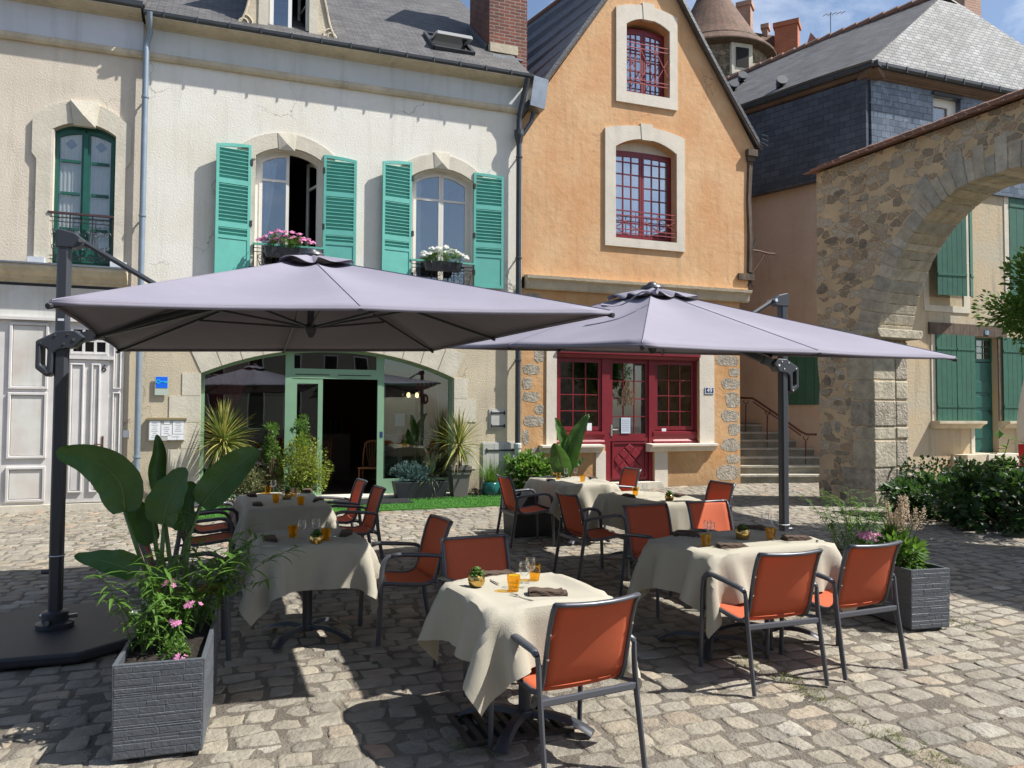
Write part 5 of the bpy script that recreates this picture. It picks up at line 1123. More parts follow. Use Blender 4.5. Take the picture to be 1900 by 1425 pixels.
    # roof vents
    for (px,py) in ((1448,163),(1376,152),(1360,168)):
        dd=ray(px,py); n_=(c0-A).cross(sd).normalized(); Mi=Matrix.Rotation(-E.a,3,'Z'); o_=Mi@(CAM-E.o); o_=Vector((o_.x,o_.y,CAM.z)); d_=Mi@dd; tt=(A-o_).dot(n_)/d_.dot(n_); p=o_+d_*tt
        m=MB(); m.tube([p,p+Vector((0,0,.10)),p+Vector((-.05,-.14,.16))],[.10,.12,.14],12); m.build('roof_vent',ZINC_D,H,auto=40)
    # chimney behind the hip
    p=A+sd*.9+Vector((1.0,0,0)); d3=ray(1806,10)
    m=MB(); cx_=E.xs(1790,10,A.y+1.6); cx2=E.xs(1820,10,A.y+1.6); m.box(cx_,cx2,A.y+1.6,A.y+2.4,eav+1,E.zs(1806,-20,A.y+1.6)); m.build('chimney',BRICK_P,H)
    # aerial
    pa=A+sd*3.1; m=MB(); m.tube([pa,pa+Vector((0,0,.75))],.015,5); m.tube([pa+Vector((-.25,0,.62)),pa+Vector((.45,-.1,.80))],.01,4)
    for i in range(5): q=pa+Vector((-.2+i*.15,-.02*i,.63+i*.036)); m.tube([q+Vector((0,-.1,-.0)),q+Vector((0,.1,.0))],.008,4)
    m.build('roof_aerial',ZINC,H)
    # --- front details
    each('window_trim',STONE,H,[(ux0-.16,ux0-.001,-.02,.2,uz0-.2,uz1+.2),(ux1+.001,ux1+.2,-.02,.2,uz0-.2,uz1+.2),(ux0-.16,ux1+.2,-.025,.2,uz0-.35,uz0-.201),(ux2-.16,ux2-.001,-.02,.2,uz0-.2,uz1+.2),(lx0-.16,lx0-.001,-.02,.1,lz0,lz1),(dx0-.12,dx0-.001,-.015,.1,G0,lz0-.16)])
    for x0,x1 in ((ux0,ux1),(ux2,ux3)): recess_box(H,x0,x1,uz0,uz1,.4,1.5,DARK)
    def plank(x0,x1,z0,z1,y,ang=0,hang=None,name='plank_shutter',nb=6):
        m=MB(); w=(x1-x0)/nb
        for i in range(nb): m.box(x0+w*i+.004,x0+w*(i+1)-.004,y,y+.03,z0,z1)
        m.box(x0+.002,x1-.002,y+.012,y+.026,z0+.002,z1-.002)
        M=Matrix.Translation((hang,y,0))@Matrix.Rotation(ang,4,'Z')@Matrix.Translation((-hang,-y,0)) if hang is not None else Matrix()
        m.xf(M); o=m.build(name,GREEN_S,H)
        for z in (z0+(z1-z0)*.17,z0+(z1-z0)*.84):
            q=MB(); q.box(x0+.01,x1-.01,y-.014,y-.001,z-.03,z+.03); q.xf(M); q.build('strap_hinge',GREEN_S,o)
        return o
    # upper left window: one leaf shut, one swung out
    xm=ux0+(ux1-ux0)*.62
    plank(ux0-.05,xm+.10,uz0,uz1,-.30,R(-6),ux0-.05,nb=6); plank(xm+.12,ux1+.05,uz0,uz1,-.24,R(30),ux1+.05,nb=3)
    plank(ux2,ux3,uz0,uz1,-.03,nb=6)
    plank(lx0-.04,(lx0+lx1)/2-.01,lz0,lz1,-.06,nb=4); plank((lx0+lx1)/2,lx1,lz0,lz1,-.064,nb=4)
    plank(rx0-.02,(rx0+rx1)/2-.01,lz0,lz1,-.06,nb=4); plank((rx0+rx1)/2,rx1,lz0,lz1,-.064,nb=4)
    m=MB(); m.box(E.xs(1722,605),E.xs(1865,612),-.05,.1,lz1+.0,lz1+.28); m.build('timber_lintel',WOODB,H)
    for a,b in ((lx0-.2,lx1+.12),(rx0-.08,rx1+.2)):
        m=MB(); m.sweepx([(.05,lz0-.18),(-.1,lz0-.18),(-.16,lz0-.10),(-.26,lz0-.06),(-.26,lz0),(.05,lz0)],a,b); m.build('stone_sill',STONE_D,H)
    m=MB(); m.box(dx0+.002,dx1-.002,.16,.22,dz0,dz1-.62); dr=m.build('door',GREEN_D,H)
    for i in range(4): z=dz0+.35+i*.38; q=MB(); q.box(dx0+.08,dx1-.08,.145,.159,z,z+.28); q.build('door_panel',GREEN_D,dr,bevel=.006)
    casement(dr,'fanlight',dx0+.002,dx1-.002,dz1-.6,dz1-.002,.15,GREEN_D,GLASS_W,3,3,fw=.06)
    q=MB(); q.box(dx1-.13,dx1-.05,.13,.144,dz0+.95,dz0+1.05); q.build('door_knob',BLACK,dr)
    recess_box(H,dx0,dx1,dz0,dz1,.4,1,DARK)
    each('door_reveal',WOODB,H,[(dx1+.001,dx1+.09,-.03,.1,lz0,dz1)])
    # door steps and base wall
    m=MB(); m.box(dx0-.1,dx1+.3,-.45,-.001,G0,dz0-.01); m.box(dx0+.1,dx1+.5,-.8,-.451,G0,dz0-.22); m.build('door_step',STONE,H)
    m=MB(); m.box(dx0-.75,dx0-.101,-.42,-.001,G0,dz0-.02); m.build('stone_block',STONE_D,H)
    # shuttered window in the alley side wall
    q=Frame(E.o,SIDE); 
    x0,x1=q.xs(1518,700,.08),q.xs(1462,700,.08); za,zb=q.zs(1490,751,.08),q.zs(1490,640,.08)
    nb=6; SX=0; w=(x1-x0+.6)/nb; xs0=x0-.6
    for k_ in range(2):
        m=MB()
        for i in range(3): a_=xs0+w*(i+3*k_); m.box(a_+.005,a_+w-.005,SX+.06,SX+.09,za,zb)
        m.box(xs0+w*3*k_+.003,xs0+w*3*(k_+1)-.003,SX+.065,SX+.08,za+.002,zb-.002); m.box(xs0+w*3*k_+.004,xs0+w*3*(k_+1)-.004,SX+.091,SX+.10,za+.22,za+.28)
        m.v=[(x,y,z) for x,y,z in m.v]; o=m.build('alley_shutter',GREEN_S,H); o.rotation_euler=(0,0,SIDE-E.a)
    return H,A,sd
SH=slate_house()
plaque(1827.5,613,1835,621,'51','tiny pale blue plate reading 51 on the timber lintel above the green door',fr=E,mat_=mat('pale_blue_enamel',(.35,.55,.62),.4),tm=BLUE_D,y=-.06,ts=1.0)
# ============================================================ stone archway
g0=gnd(1521,926); AW=Frame(g0-Vector((0,0,g0.z)),R(-65.4))
def arch_wall():
    H=thing('stone_archway','old rubble stone wall with a wide round arch and a clay tile coping','archway',AW.o,AW.a)
    zt=AW.zs(1521,322); zt2=AW.zs(1895,182); print('arch top',zt,zt2)
    x1=AW.xs(1624,920); zi=AW.zs(1600,620)
    # face edge of the arch, from the photo (front arris)
    pts=[(1629,640),(1640,560),(1652,520),(1668,478),(1690,440),(1715,406),(1745,375),(1775,350),(1806,334),(1840,325)]
    P=[AW(a,b) for a,b in pts]
    print('arch pts',[(round(a,2),round(b,2)) for a,b in P])
    xs0=P[0][0]; xt=P[-1][0]; crown=P[-1][1]+.03; span=4.6; xe=xs0+span; xm=(xs0+xe)/2
    # three-centred head fitted through the first half, mirrored
    half=[(xs0,zi-.02)]+[p for p in P[1:] if p[0]<xm]+[(xm,crown)]
    full=half+[(2*xm-x,z) for x,z in half[-2::-1]]
    op=[(x1,-.3),(x1,zi-.10),(xs0,zi-.05)]+full+[(xe,zi-.05),(xe,-.3)]
    xend=xe+3.2; T=.82; ztE=zt+.02
    outer=[(0,-.3)]+op+[(xend,-.3),(xend,ztE),(0,ztE)]
    m=MB(); 
    # slightly wobbly outer edge
    r=random.Random(3); left=[(0+r.uniform(-.03,.03),ztE-i*(ztE+.3)/18) for i in range(1,18)]
    outer=[(0,-.3)]+op+[(xend,-.3),(xend,ztE),(0,ztE)]+left
    m.prism(outer,0,T); m.build('wall',RUB,H)
    # arch ring: one stone at a time
    def nrm(i):
        a=full[max(i-1,0)]; b=full[min(i+1,len(full)-1)]; dx,dz=b[0]-a[0],b[1]-a[1]; l=math.hypot(dx,dz); return (-dz/l,dx/l)
    # resample
    cum=[0]
    for a,b in zip(full[:-1],full[1:]): cum.append(cum[-1]+math.hypot(b[0]-a[0],b[1]-a[1]))
    def at(s):
        s=min(max(s,0),cum[-1]-1e-6); i=max(j for j in range(len(cum)-1) if cum[j]<=s); t=(s-cum[i])/(cum[i+1]-cum[i]); a,b=full[i],full[i+1]
        i2=min(i+1,len(full)-1); n1,n2=nrm(i),nrm(i2); n=(n1[0]+(n2[0]-n1[0])*t,n1[1]+(n2[1]-n1[1])*t); l=math.hypot(*n); return (a[0]+(b[0]-a[0])*t,a[1]+(b[1]-a[1])*t),(n[0]/l,n[1]/l)
    s=0.0; k=0
    rings=MB(); r=random.Random(9)
    voc=[mat('voussoir_%s'%n,c,.9,var=.35,vs=5,bump=.8,bs=20,var2=.2,vs2=25,streak=.4) for n,c in (('buff',(.52,.46,.35)),('grey',(.44,.41,.34)),('pale',(.60,.54,.43)))]
    while s<cum[-1]-.05:
        wv=r.uniform(.11,.25); e=min(s+wv-.014,cum[-1]); (a,na),(b,nb)=at(s),at(e); ln=r.choice((.30,.38,.46,.55,.62))*r.uniform(.9,1.1)
        pl=[a,b,(b[0]+nb[0]*ln*r.uniform(.92,1.0),b[1]+nb[1]*ln),(a[0]+na[0]*ln,a[1]+na[1]*ln*r.uniform(.92,1.0))]
        if k<60: 
            m=MB(); y1=-.006-r.uniform(0,.010)
            ins=.006; pl2=[(p[0]-n_[0]*ins,p[1]-n_[1]*ins) for p,n_ in zip(pl[:2],(na,nb))]+pl[2:]
            m.prism(pl2,y1,T+.02); m.build('voussoir',voc[k%3 if r.random()<.7 else 0],H,bevel=.012)
        s+=wv; k+=1
    # jamb blocks on the reveal of the far pier
    z=-.1; k=0
    while z<zi-.15:
        h=r.uniform(.22,.6); z2=min(z+h,zi-.12); a=r.uniform(.35,.75)
        m=MB(); m.box(x1-a,x1+.008+r.uniform(0,.015),-.006-r.uniform(0,.01),.525,z+.01,z2-.008); m.build('jamb_block',[ASH,STONE_G,ASH][k%3],H,bevel=.02)
        m=MB(); m.box(x1-.3,x1+.018+r.uniform(0,.012),.535,T+.02,z+.01+r.uniform(0,.02),z2-.01); m.build('jamb_block',[STONE_G,ASH][k%2],H,bevel=.02)
        z=z2; k+=1
    # impost
    m=MB(); m.sweepx([(-.10,zi-.10),(-.16,zi-.03),(-.16,zi+.06),(T+.16,zi+.06),(T+.16,zi-.03),(T+.10,zi-.10)],x1-.75,xs0+.14); m.build('impost',ASH,H,bevel=.015)
    # projecting rubble stones as geometry on the face
    rr=random.Random(21); k=0; placed=[]
    while k<95 and len(placed)<30:
        x=rr.uniform(.08,4.2); z=rr.uniform(.1,ztE-.25); w_=rr.uniform(.12,.34); h_=rr.uniform(.08,.20); k+=0
        if x>x1-.55 and z<zi+.1: x=rr.uniform(.15,x1-.7)
        ok=all(abs(x-a)>(w_+c)/2+.03 or abs(z-b)>(h_+d)/2+.03 for a,b,c,d in placed)
        if z>zi:
            dmin=min(math.hypot(x-p[0],z-p[1]) for p in [at(cum[-1]*i/40)[0] for i in range(41)])
            if dmin<.72 or (x>xs0 and z<crown+.3 and x<xe and dmin<1.0 and z<crown): ok=False
            if xs0-.1<x<xe and z<crown+.5: ok=False
        k+=1e-4
        if not ok: continue
        placed.append((x,z,w_,h_))
        m=MB(); m.prism(blob(x,z,w_,h_,len(placed)+300,12),-.003-rr.uniform(0,.007),.02); m.build('rubble_stone',[STONE_G,mat('dark_ironstone',(.26,.215,.165),.95,var=.4,vs=9,bump=1.5,bs=25,var2=.3,vs2=40),mat('brown_fieldstone',(.36,.30,.22),.95,var=.4,vs=8,bump=1.5,bs=25,var2=.3,vs2=40)][len(placed)%3],H,bevel=.014)
    # coping: three courses of tile and a rounded ridge, individual tile edges
    for j in range(3):
        m=MB(); n=int(xend/.18); ex=.20-.055*j
        for i in range(n):
            x=-.14+.12*j+ (xend+.1)*i/n; dz=rr.uniform(-.008,.008); wv=(xend+.1)/n-.008
            z=ztE+.0+j*.045+dz
            m.add([(x,-ex,z-.01),(x+wv,-ex,z-.01+rr.uniform(-.006,.006)),(x+wv,T/2,z+.11),(x,T/2,z+.11),(x,-ex,z+.018),(x+wv,-ex,z+.018),(x+wv,T/2,z+.14),(x,T/2,z+.14)],[(0,1,5,4),(4,5,6,7),(0,3,2,1),(1,2,6,5),(3,0,4,7)])
            m.add([(x,T+ex,z-.01),(x+wv,T+ex,z-.01),(x+wv,T/2,z+.11),(x,T/2,z+.11),(x,T+ex,z+.018),(x+wv,T+ex,z+.018),(x+wv,T/2,z+.14),(x,T/2,z+.14)],[(0,1,5,4),(4,5,6,7),(0,3,2,1),(1,2,6,5),(3,0,4,7)])
        m.build('tile_course',TILE1,H)
    m=MB(); n=int(xend/.36)
    for i in range(n): x=.22+(xend-.1)*i/n; m.tube([(x,T/2,ztE+.20),(x+(xend-.1)/n*.55,T/2,ztE+.20),(x+(xend-.1)/n,T/2,ztE+.203)],[.125,.12,.13],10)
    m.build('ridge_tiles',TILE1,H,auto=50)
    return H
arch_wall()
# ============================================================ stone steps up the alley + handrail
def stairs():
    a=gnd(1366,911); b=gnd(1521,896); 
    d=(b-a).normalized(); ang=math.atan2(d.y,d.x)
    ang=R(8)
    o=F.W(F.xs(1372,800)+.0,.12,0); o.z=gz(o.y); T=thing('stone_steps','worn stone steps climbing the alley between the orange house and the archway','steps',o,ang)
    rise=.185; tr=.36
    ys=[909,885,863,842,822,805,793]
    for i in range(7):
        m=MB(); z0=-.4; z1=rise*(i+1); y0=tr*i; rot=.03*(i-3)
        n=8; w=4.3; x0=-.0-.1*i
        nose=[(x0+w*k/n,y0+rot*(k/n)*2+.10*math.sin(k/n*math.pi)*0+.008*math.sin(k*2.3+i),) for k in range(n+1)]
        vs=[(x,y,z0) for x,y in nose]+[(x,y,z1-.0+.004*math.sin(k*3.1+i)) for k,(x,y) in enumerate(nose)]+[(x,y0+tr+1.0,z1) for x,y in nose]
        f=[(k,k+1,n+1+k+1,n+1+k) for k in range(n)]+[(n+1+k,n+2+k,2*n+3+k,2*n+2+k) for k in range(n)]
        m.add(vs,f); m.build('step',STEPST,T,bevel=0)
        # worn tread slab with a nosing
        m=MB(); vs=[(x,y-.02,z1+.004) for x,y in nose]+[(x,y-.02,z1-.04) for x,y in nose]+[(x,y+tr-.02,z1+.004) for x,y in nose]
        f=[(k,k+1,n+2+k,n+1+k)[::-1] for k in range(n)]+[(k,k+1,2*n+3+k,2*n+2+k) for k in range(n)]; m.add(vs,f); m.build('tread',SLABT,T)
    m=MB(); zt=rise*7; m.grid([[(-1.5+8*i/6,tr*7-.3+12*j/8,zt+.02+j*.12*.9) for i in range(7)] for j in range(9)]); m.build('landing',STEPST,T)
    # handrail on posts
    D_=Frame(E.o,SIDE)
    Hh=thing('stair_handrail','rust brown iron handrail on three posts climbing the stone steps','handrail',gnd(1490,890)+Vector((0,0,.2)),0)
    base=Hh.location.copy()
    def at(px,py,Y):
        dd=ray(px,py); t=(Y-CAM.y)/dd.y; return CAM+dd*t-base
    Y0=base.y
    p=[at(1515,806,Y0+.0),at(1497,806,Y0+.0),at(1486,801,Y0+.05),at(1440,768,Y0+.5),at(1397,739,Y0+1.0),at(1372,738,Y0+1.15)]
    m=MB(); m.tube(p,.028,8); m.build('rail',RUSTI,Hh,smooth=True)
    m=MB(); p2=[q+Vector((0,0,-.09)) for q in p[2:-1]]; m.tube(p2,.016,6); m.build('lower_rail',RUSTI,Hh)
    for (px,pt,pb,Y) in ((1495,812,889,Y0+.0),(1424,765,835,Y0+.7),(1384,745,803,Y0+1.1)):
        m=MB(); a,b=at(px,pt+6,Y),at(px-1,pb,Y); m.tube([a,b],.017,6); c=at(px,pt,Y)
        m.tube([(c.x+.06*math.cos(R(180+180*i/8)),c.y,c.z+.0+.09*math.sin(R(180+180*i/8))+.03) for i in range(9)],.012,5); m.build('post',RUSTI,Hh)
stairs()
# wall closing the alley behind the steps
def alley_back():
    p=gnd(1440,800,2.2); 
    m=MB(); T=thing('alley_end_wall','stained pink rendered wall closing the alley above the steps','wall',(7.2,30,0),R(15))
    m.box(-8,8,0,.4,-.3,8.3); m.build('render',PL_PINK,T)
alley_back()
# ============================================================ castle tower and rooftops on the hill behind
def castle():
    Y=40.0
    def at(px,py,Yd=Y): d=ray(px,py); t=(Yd-CAM.y)/d.y; return CAM+d*t
    c=at(1322,100); r=2.95; c.x=at(1322,100,43).x
    T=thing('round_castle_tower','round rubble stone tower with a conical brown tiled roof','tower',(c.x,Y+r,0))
    ze=at(1400,120,43).z
    m=MB(); m.lathe([(r,-1),(r,ze+.5)],n=40); m.build('tower_wall',RUB2,T,smooth=False)
    prof=[(3.46,ze-.1),(3.42,ze),(2.85,ze+.54),(2.38,ze+1.14),(1.92,ze+1.9),(1.48,ze+2.65),(1.10,ze+3.3),(.5,ze+4.6),(.02,ze+5.7)]
    m=MB(); m.lathe(prof,n=40,cap=False); rf=m.build('conical_roof',TILE,T)
    m=MB(); m.lathe([(r*1.0,ze-.25),(3.44,ze-.16),(3.46,ze-.11)],n=40,cap=False); m.build('eaves',WOODB,T)
    a=at(1362,140); b=at(1390,115); m=MB()
    ang=math.asin(min(.99,((a.x+b.x)/2-c.x)/r)); 
    q=MB(); q.box(-.62,.62,-.12,.1,-.2,1.1); q.box(-.62,.62,-.14,.12,-.75,-.2); wdw=q.build('window_surround',STONE,T)
    wdw.location=(r*math.sin(ang),-r*math.cos(ang),ze-1.35); wdw.rotation_euler=(0,0,ang)
    q=MB(); q.box(-.36,.36,-.18,-.1,-.2,.85); q.build('window_opening',DARK,wdw)
    # castle wing
    T2=thing('castle_wing','castle wing with brown tiled roof and tall brick chimneys behind the tower','castle',(at(1440,100,46).x,46,0))
    o=T2.location
    def L_(px,py,Yd): p=at(px,py,Yd); return Vector((p.x-o.x,Yd-46,p.z))
    a0,a1=L_(1385,58,46),L_(1436,66,46); b0,b1=L_(1385,130,44),L_(1475,130,44)
    m=MB(); m.add([b0,b1,a1,a0,a0+Vector((0,4,-3)),a1+Vector((0,4,-3))],[(0,1,2,3),(3,2,5,4)]); m.build('roof',TILE,T2)
    m=MB(); x0,x1=b0.x,b1.x; m.box(x0-3,x1+6,-1.8,4,-1,b0.z-.1); m.build('wing_wall',RUB2,T2)
    for (xa,xb,ya,yb,Yd,mt,dp) in ((1437,1478,52,110,45,BRICK_O,1.0),(1368,1392,14,75,44.5,BRICK_P,.8),(1414,1424,54,75,46,BRICK_P,.5)):
        p,q_=L_(xa,ya,Yd),L_(xb,yb,Yd); m=MB(); w_=q_.x-p.x; m.box(0,w_,0,dp,q_.z-1,p.z); m.box(-.08,w_+.08,-.08,dp+.08,p.z,p.z+.28); ch=m.build('chimney',mt,T2); ch.location=(p.x,p.y,0); ch.rotation_euler=(0,0,R(-28))
    T3=thing('distant_gabled_roof','small distant brown roof with a red gable beside the long slate roof','house',(at(1510,80,50).x,50,0))
    p0,p1,p2=at(1497,82,50),at(1504,60,50),at(1537,72,52); o=T3.location
    m=MB(); m.add([(p0.x-o.x,0,p0.z-2),(at(1522,82,50).x-o.x,0,p0.z-2),(at(1518,78,50).x-o.x,0,p0.z),(p1.x-o.x,0,p1.z),(p0.x-o.x,0,p0.z)],[(0,1,2,3,4)]); m.build('gable',mat('red_hung_tile',(.22,.07,.05),.8),T3)
    m=MB(); m.add([(p1.x-o.x,0,p1.z),(at(1518,78,50).x-o.x+.2,0,p0.z),(at(1550,84,52).x-o.x,2.5,p0.z-.6),(at(1533,68,52).x-o.x,2.5,p1.z-.1)],[(0,1,2,3)]); m.build('roof',TILE,T3)
castle()
# houses on the other side of the square (behind the camera; seen in the window glass)
def opposite():
    wall_m=[mat('opposite_cream_render',(.34,.30,.24),.9,var=.15,vs=1),mat('opposite_grey_stone',(.22,.20,.17),.9,var=.2,vs=2)]
    for k,(x,w_,h) in enumerate(((-17,11,8.5),(-5.8,10,7.2),(4.4,12,9.2))):
        T=thing('opposite_house',['cream house with tall shutters across the square to the left','lower grey stone house across the square','tall cream house across the square to the right'][k],'house',(x,-17-k*.5,-.3),0)
        m=MB(); m.box(0,w_,-8,0,0,h); m.build('wall',wall_m[k%2],T)
        m=MB(); m.add([(0,.3,h),(w_,.3,h),(w_,-4,h+3.6),(0,-4,h+3.6),(0,-8.3,h),(w_,-8.3,h)],[(0,1,2,3),(3,2,5,4)]); m.build('roof',SLATE,T,solid=.05)
        n=int(w_/2.4)
        for i in range(n):
            for z in ((.9,2.4),(4.0,1.7)) if True else ():
                xc_=(i+.5)*w_/n; q=MB(); q.box(xc_-.5,xc_+.5,.0,.03,z[0],z[0]+z[1]); wd=q.build('window',CREAMW,T); q=MB(); q.box(xc_-.42,xc_+.42,.031,.035,z[0]+.08,z[0]+z[1]-.08); q.build('pane',DARK,wd)
opposite()
# ============================================================ parasols
def umbrella(label,corners,hubtop,lowhub,pole,pole_top,slab_r,slab_rot,carr_z,side_handle,strap=False):
    """corners = NL,NR,FR,FL world points of the canopy edge; hubtop/lowhub world points; pole = (x,y)"""
    g=gz(pole[1]); base=Vector((pole[0],pole[1],g)); T=thing('cantilever_parasol',label,'parasol',base)
    C=[Vector(c)-base for c in corners]; H=Vector(hubtop)-base; Lh=Vector(lowhub)-base
    # octagonal weighted slab
    sl=[]; n=8
    for i in range(8):
        a=R(45*i+22.5)+slab_rot; sl.append((slab_r*1.08*math.cos(a),slab_r*1.08*math.sin(a)))
    m=MB(); m.prismz(sl,.012,.085); s=m.build('weighted_base',ANTH_D,T,bevel=.02)
    m=MB(); m.lathe([(.13,.087),(.13,.12),(.09,.13),(.09,.20),(.075,.21)],n=20); m.build('pole_socket',ANTH,s,auto=40)
    for a in (40,160,280):
        m=MB(); r_=R(a); m.tube([(.09*math.cos(r_),.09*math.sin(r_),.15),(.15*math.cos(r_),.15*math.sin(r_),.15)],.016,8); m.build('locking_screw',STEEL,s)
    d=(H-Vector((0,0,H.z))); d.z=0; d.normalize(); sx=Vector((-d.y,d.x,0))
    hz_=pole_top-g
    m=MB(); q=[]
    for (a,b) in ((-.045,-.026),(-.028,-.040),(.028,-.040),(.045,-.026),(.045,.026),(.028,.040),(-.028,.040),(-.045,.026)): p=d*a+sx*b; q.append((p.x,p.y))
    m.prismz(q,.16,hz_-.10); pl=m.build('pole',ANTH,T,bevel=.004)
    m=MB(); P=[(-.052,hz_-.12),(.08,hz_-.12),(.14,hz_-.10),(.15,hz_-.06),(.08,hz_-.005),(-.02,hz_+.02),(-.052,hz_+.015)]; m.prism(P,-.045,.045); m.xf(Matrix(((d.x,sx.x,0,0),(d.y,sx.y,0,0),(0,0,1,0),(0,0,0,1)))); m.build('pole_cap',ANTH,T,bevel=.008)
    m=MB(); m.tube([d*.13+sx*.06+Vector((0,0,hz_-.065)),d*.13-sx*.06+Vector((0,0,hz_-.065))],.018,10); m.build('cap_bolt',STEEL,T)
    m=MB(); z=.62 if side_handle>0 else .55; m.lathe([(.056,z),(.060,z+.004),(.056,z+.008)],n=14,cap=False); m.build('cable_tie',PAPER,T)
    m=MB(); m.tube([-d*.05+Vector((0,0,.5)),-d*.10+Vector((0,0,.5))],.018,8); m.build('knob',ANTH,T)
    m=MB(); p=d*0-Vector((0,0,0)); pc=Vector((0,0,2.42)); fs=(-sx if sx.y>0 else sx); m.obox(pc+fs*.0405,d*.022,Vector((0,0,.009)),fs*.001); m.build('white_sticker',PAPER,T)
    # sliding carriage with hand grip (plates each side of the pole)
    cz=carr_z-g; Mf=Matrix(((d.x,sx.x,0,0),(d.y,sx.y,0,0),(0,0,1,0),(0,0,0,1)))
    outl=[(-.17,-.235),(-.09,-.30),(-.05,-.27),(-.045,-.12),(.0,-.085),(.10,-.07),(.175,.01),(.11,.06),(-.02,.055),(-.17,-.025)]
    hole=[(-.132,-.205),(-.09,-.235),(-.088,-.085),(-.132,-.065)]
    m=MB(); m.wall([(a,b+cz) for a,b in outl],[[(a,b+cz) for a,b in hole]],-.055,.11); m.xf(Mf); ca=m.build('sliding_grip',ANTH,T,bevel=.012)
    for (a,b) in ((-.03,.02),(.06,.03),(.10,-.01),(-.085,-.265),(.03,-.045),(-.13,-.04)):
        m=MB(); k=.008 if (a,b)!=(.10,-.01) else .013; m.tube([(a,-.060,cz+b),(a,.060,cz+b)],k,10); m.xf(Mf); m.build('bolt',STEEL,ca)
    # boom and upper strut
    A=d*.12+Vector((0,0,cz+.0)); Bm=Vector((H.x,H.y,H.z-.20))
    m=MB(); m.tube([A,A.lerp(Bm,.5),Bm],.045,4,r2=.03,up=(0,0,1)); m.build('boom',ANTH,T)
    m=MB(); m.tube([A-d*.02,A+(Bm-A)*.10],.055,4,r2=.038,up=(0,0,1)); m.build('boom_collar',ZINC_D,T)
    m=MB(); m.tube([d*.13+Vector((0,0,hz_-.065)),A.lerp(Bm,.48)+Vector((0,0,.03))],.024,6,r2=.016,up=(0,0,1)); m.build('strut',ANTH,T)
    # ribs (8) and their struts
    mids=[(C[0]+C[1])/2,(C[1]+C[2])/2,(C[2]+C[3])/2,(C[3]+C[0])/2]
    ends=[C[0],mids[0],C[1],mids[1],C[2],mids[2],C[3],mids[3]]
    Ht=H-Vector((0,0,.14))
    for e in ends:
        e2=e+(H-e).normalized()*.02-Vector((0,0,.025)); m=MB(); m.tube([Ht,Ht.lerp(e2,.5),e2],.015,4,r2=.011,up=(0,0,1)); rb=m.build('rib',ANTH,T)
        m=MB(); m.tube([Lh,Ht.lerp(e2,.52)-Vector((0,0,.01))],.012,4,r2=.009,up=(0,0,1)); m.build('rib_strut',ANTH,rb)
        m=MB(); m.tube([e2,e2-(H-e).normalized()*.03],.016,8); m.build('rib_end_cap',ANTH_D,rb)
    m=MB(); m.tube([Ht+Vector((0,0,.05)),Lh-Vector((0,0,.02))],.028,10); m.lathe([(.0,-.085),(.02,-.08),(.04,-.05),(.048,-.02),(.048,.02),(.035,.03)],c=Lh,n=16); m.build('hub',ANTH,T,auto=40)
    # canopy: fabric stretched between ribs, vent at the top
    def surf(t0,t1=1.0,lift=0.0,nr=12,wave=0.0,rise=0.0):
        P=[]; nseg=12
        for j in range(nr+1):
            t=t0+(t1-t0)*j/nr; row=[]
            for s_ in range(8):
                a,b=ends[s_],ends[(s_+1)%8]
                for i in range(nseg):
                    u=i/nseg; e=a.lerp(b,u); fr=math.sin(math.pi*u)
                    e=e+(H-e)*(.022*fr)*(t**2)      # scalloped edge
                    p=H.lerp(e,t); sag=.075*fr*t*(1-t)*2+.018*fr*t; p=p-Vector((0,0,sag-.03*math.sin(math.pi*t)*0))
                    p=p+Vector((0,0,lift+rise*(1-t/t1)+wave*abs(math.sin(math.pi*u*1.0+.3))*(j/nr)*1.0+wave*.5*math.sin(s_*2.1+u*6)*(j/nr)))
                    row.append(p)
            P.append(row)
        return P
    m=MB(); m.grid(surf(.10),closed=True)
    # hem turned down
    last=surf(.10)[-1]; k=len(m.v); hem=[p-Vector((0,0,.022)) for p in last]; m.grid([last,hem],closed=True)
    cn=m.build('canopy',FABRIC,T,smooth=False,solid=.004,norm=False)
    for p_ in cn.data.polygons: p_.use_smooth=True
    cn.data.set_sharp_from_angle(angle=R(30))
    m=MB()
    for e in ends: m.tube([H.lerp(e,t)+Vector((0,0,.004-.0*t)) for t in (.12,.4,.7,.995)],.0035,4)
    m.build('seams',mat('canopy_seam_thread',(.24,.228,.28),.9),cn)
    m=MB(); m.grid(surf(.02,.185,lift=.035,nr=5,wave=.035,rise=.0),closed=True); m.build('vent_cap',FABRIC,T,smooth=True,solid=.003,norm=False)
    m=MB(); m.lathe([(.0,.085),(.03,.08),(.05,.06),(.055,.045),(.10,.04),(.11,.02),(.10,.0)],c=H,n=18); m.build('finial',ANTH,T,auto=40)
    if strap:
        m=MB(); a=H.lerp(C[0],.30); pth=[]
        a0=H.lerp(C[0],.34)+Vector((.02,0,.09)); e=ends[7]
        for i in range(10):
            t=i/9; p=H.lerp(C[0].lerp(C[3],.32*t),.34+.20*t)+Vector((0,-.02,.085+.03*math.sin(t*7))); pth.append(p)
        m.tube(pth,.004,4,r2=.04,up=(0,0,1)); m.tube([a0+Vector((.0,0,0)),a0+Vector((.05,-.03,.03)),a0+Vector((.03,-.05,-.01)),a0],.02,4,r2=.003); m.build('tie_strap',FABRIC,T)
    return T
umbrella('lavender grey cantilever parasol on the left, its pole beside the big leaved planter',
 [(-2.25,3.72,2.28),(.60,4.6,2.36),(-.915,8.8,2.465),(-4.06,7.9,2.376)],(-1.645,6.25,3.0),(-1.645,6.25,2.43),(-3.46,5.9),3.12,.76,R(18),2.30,1)
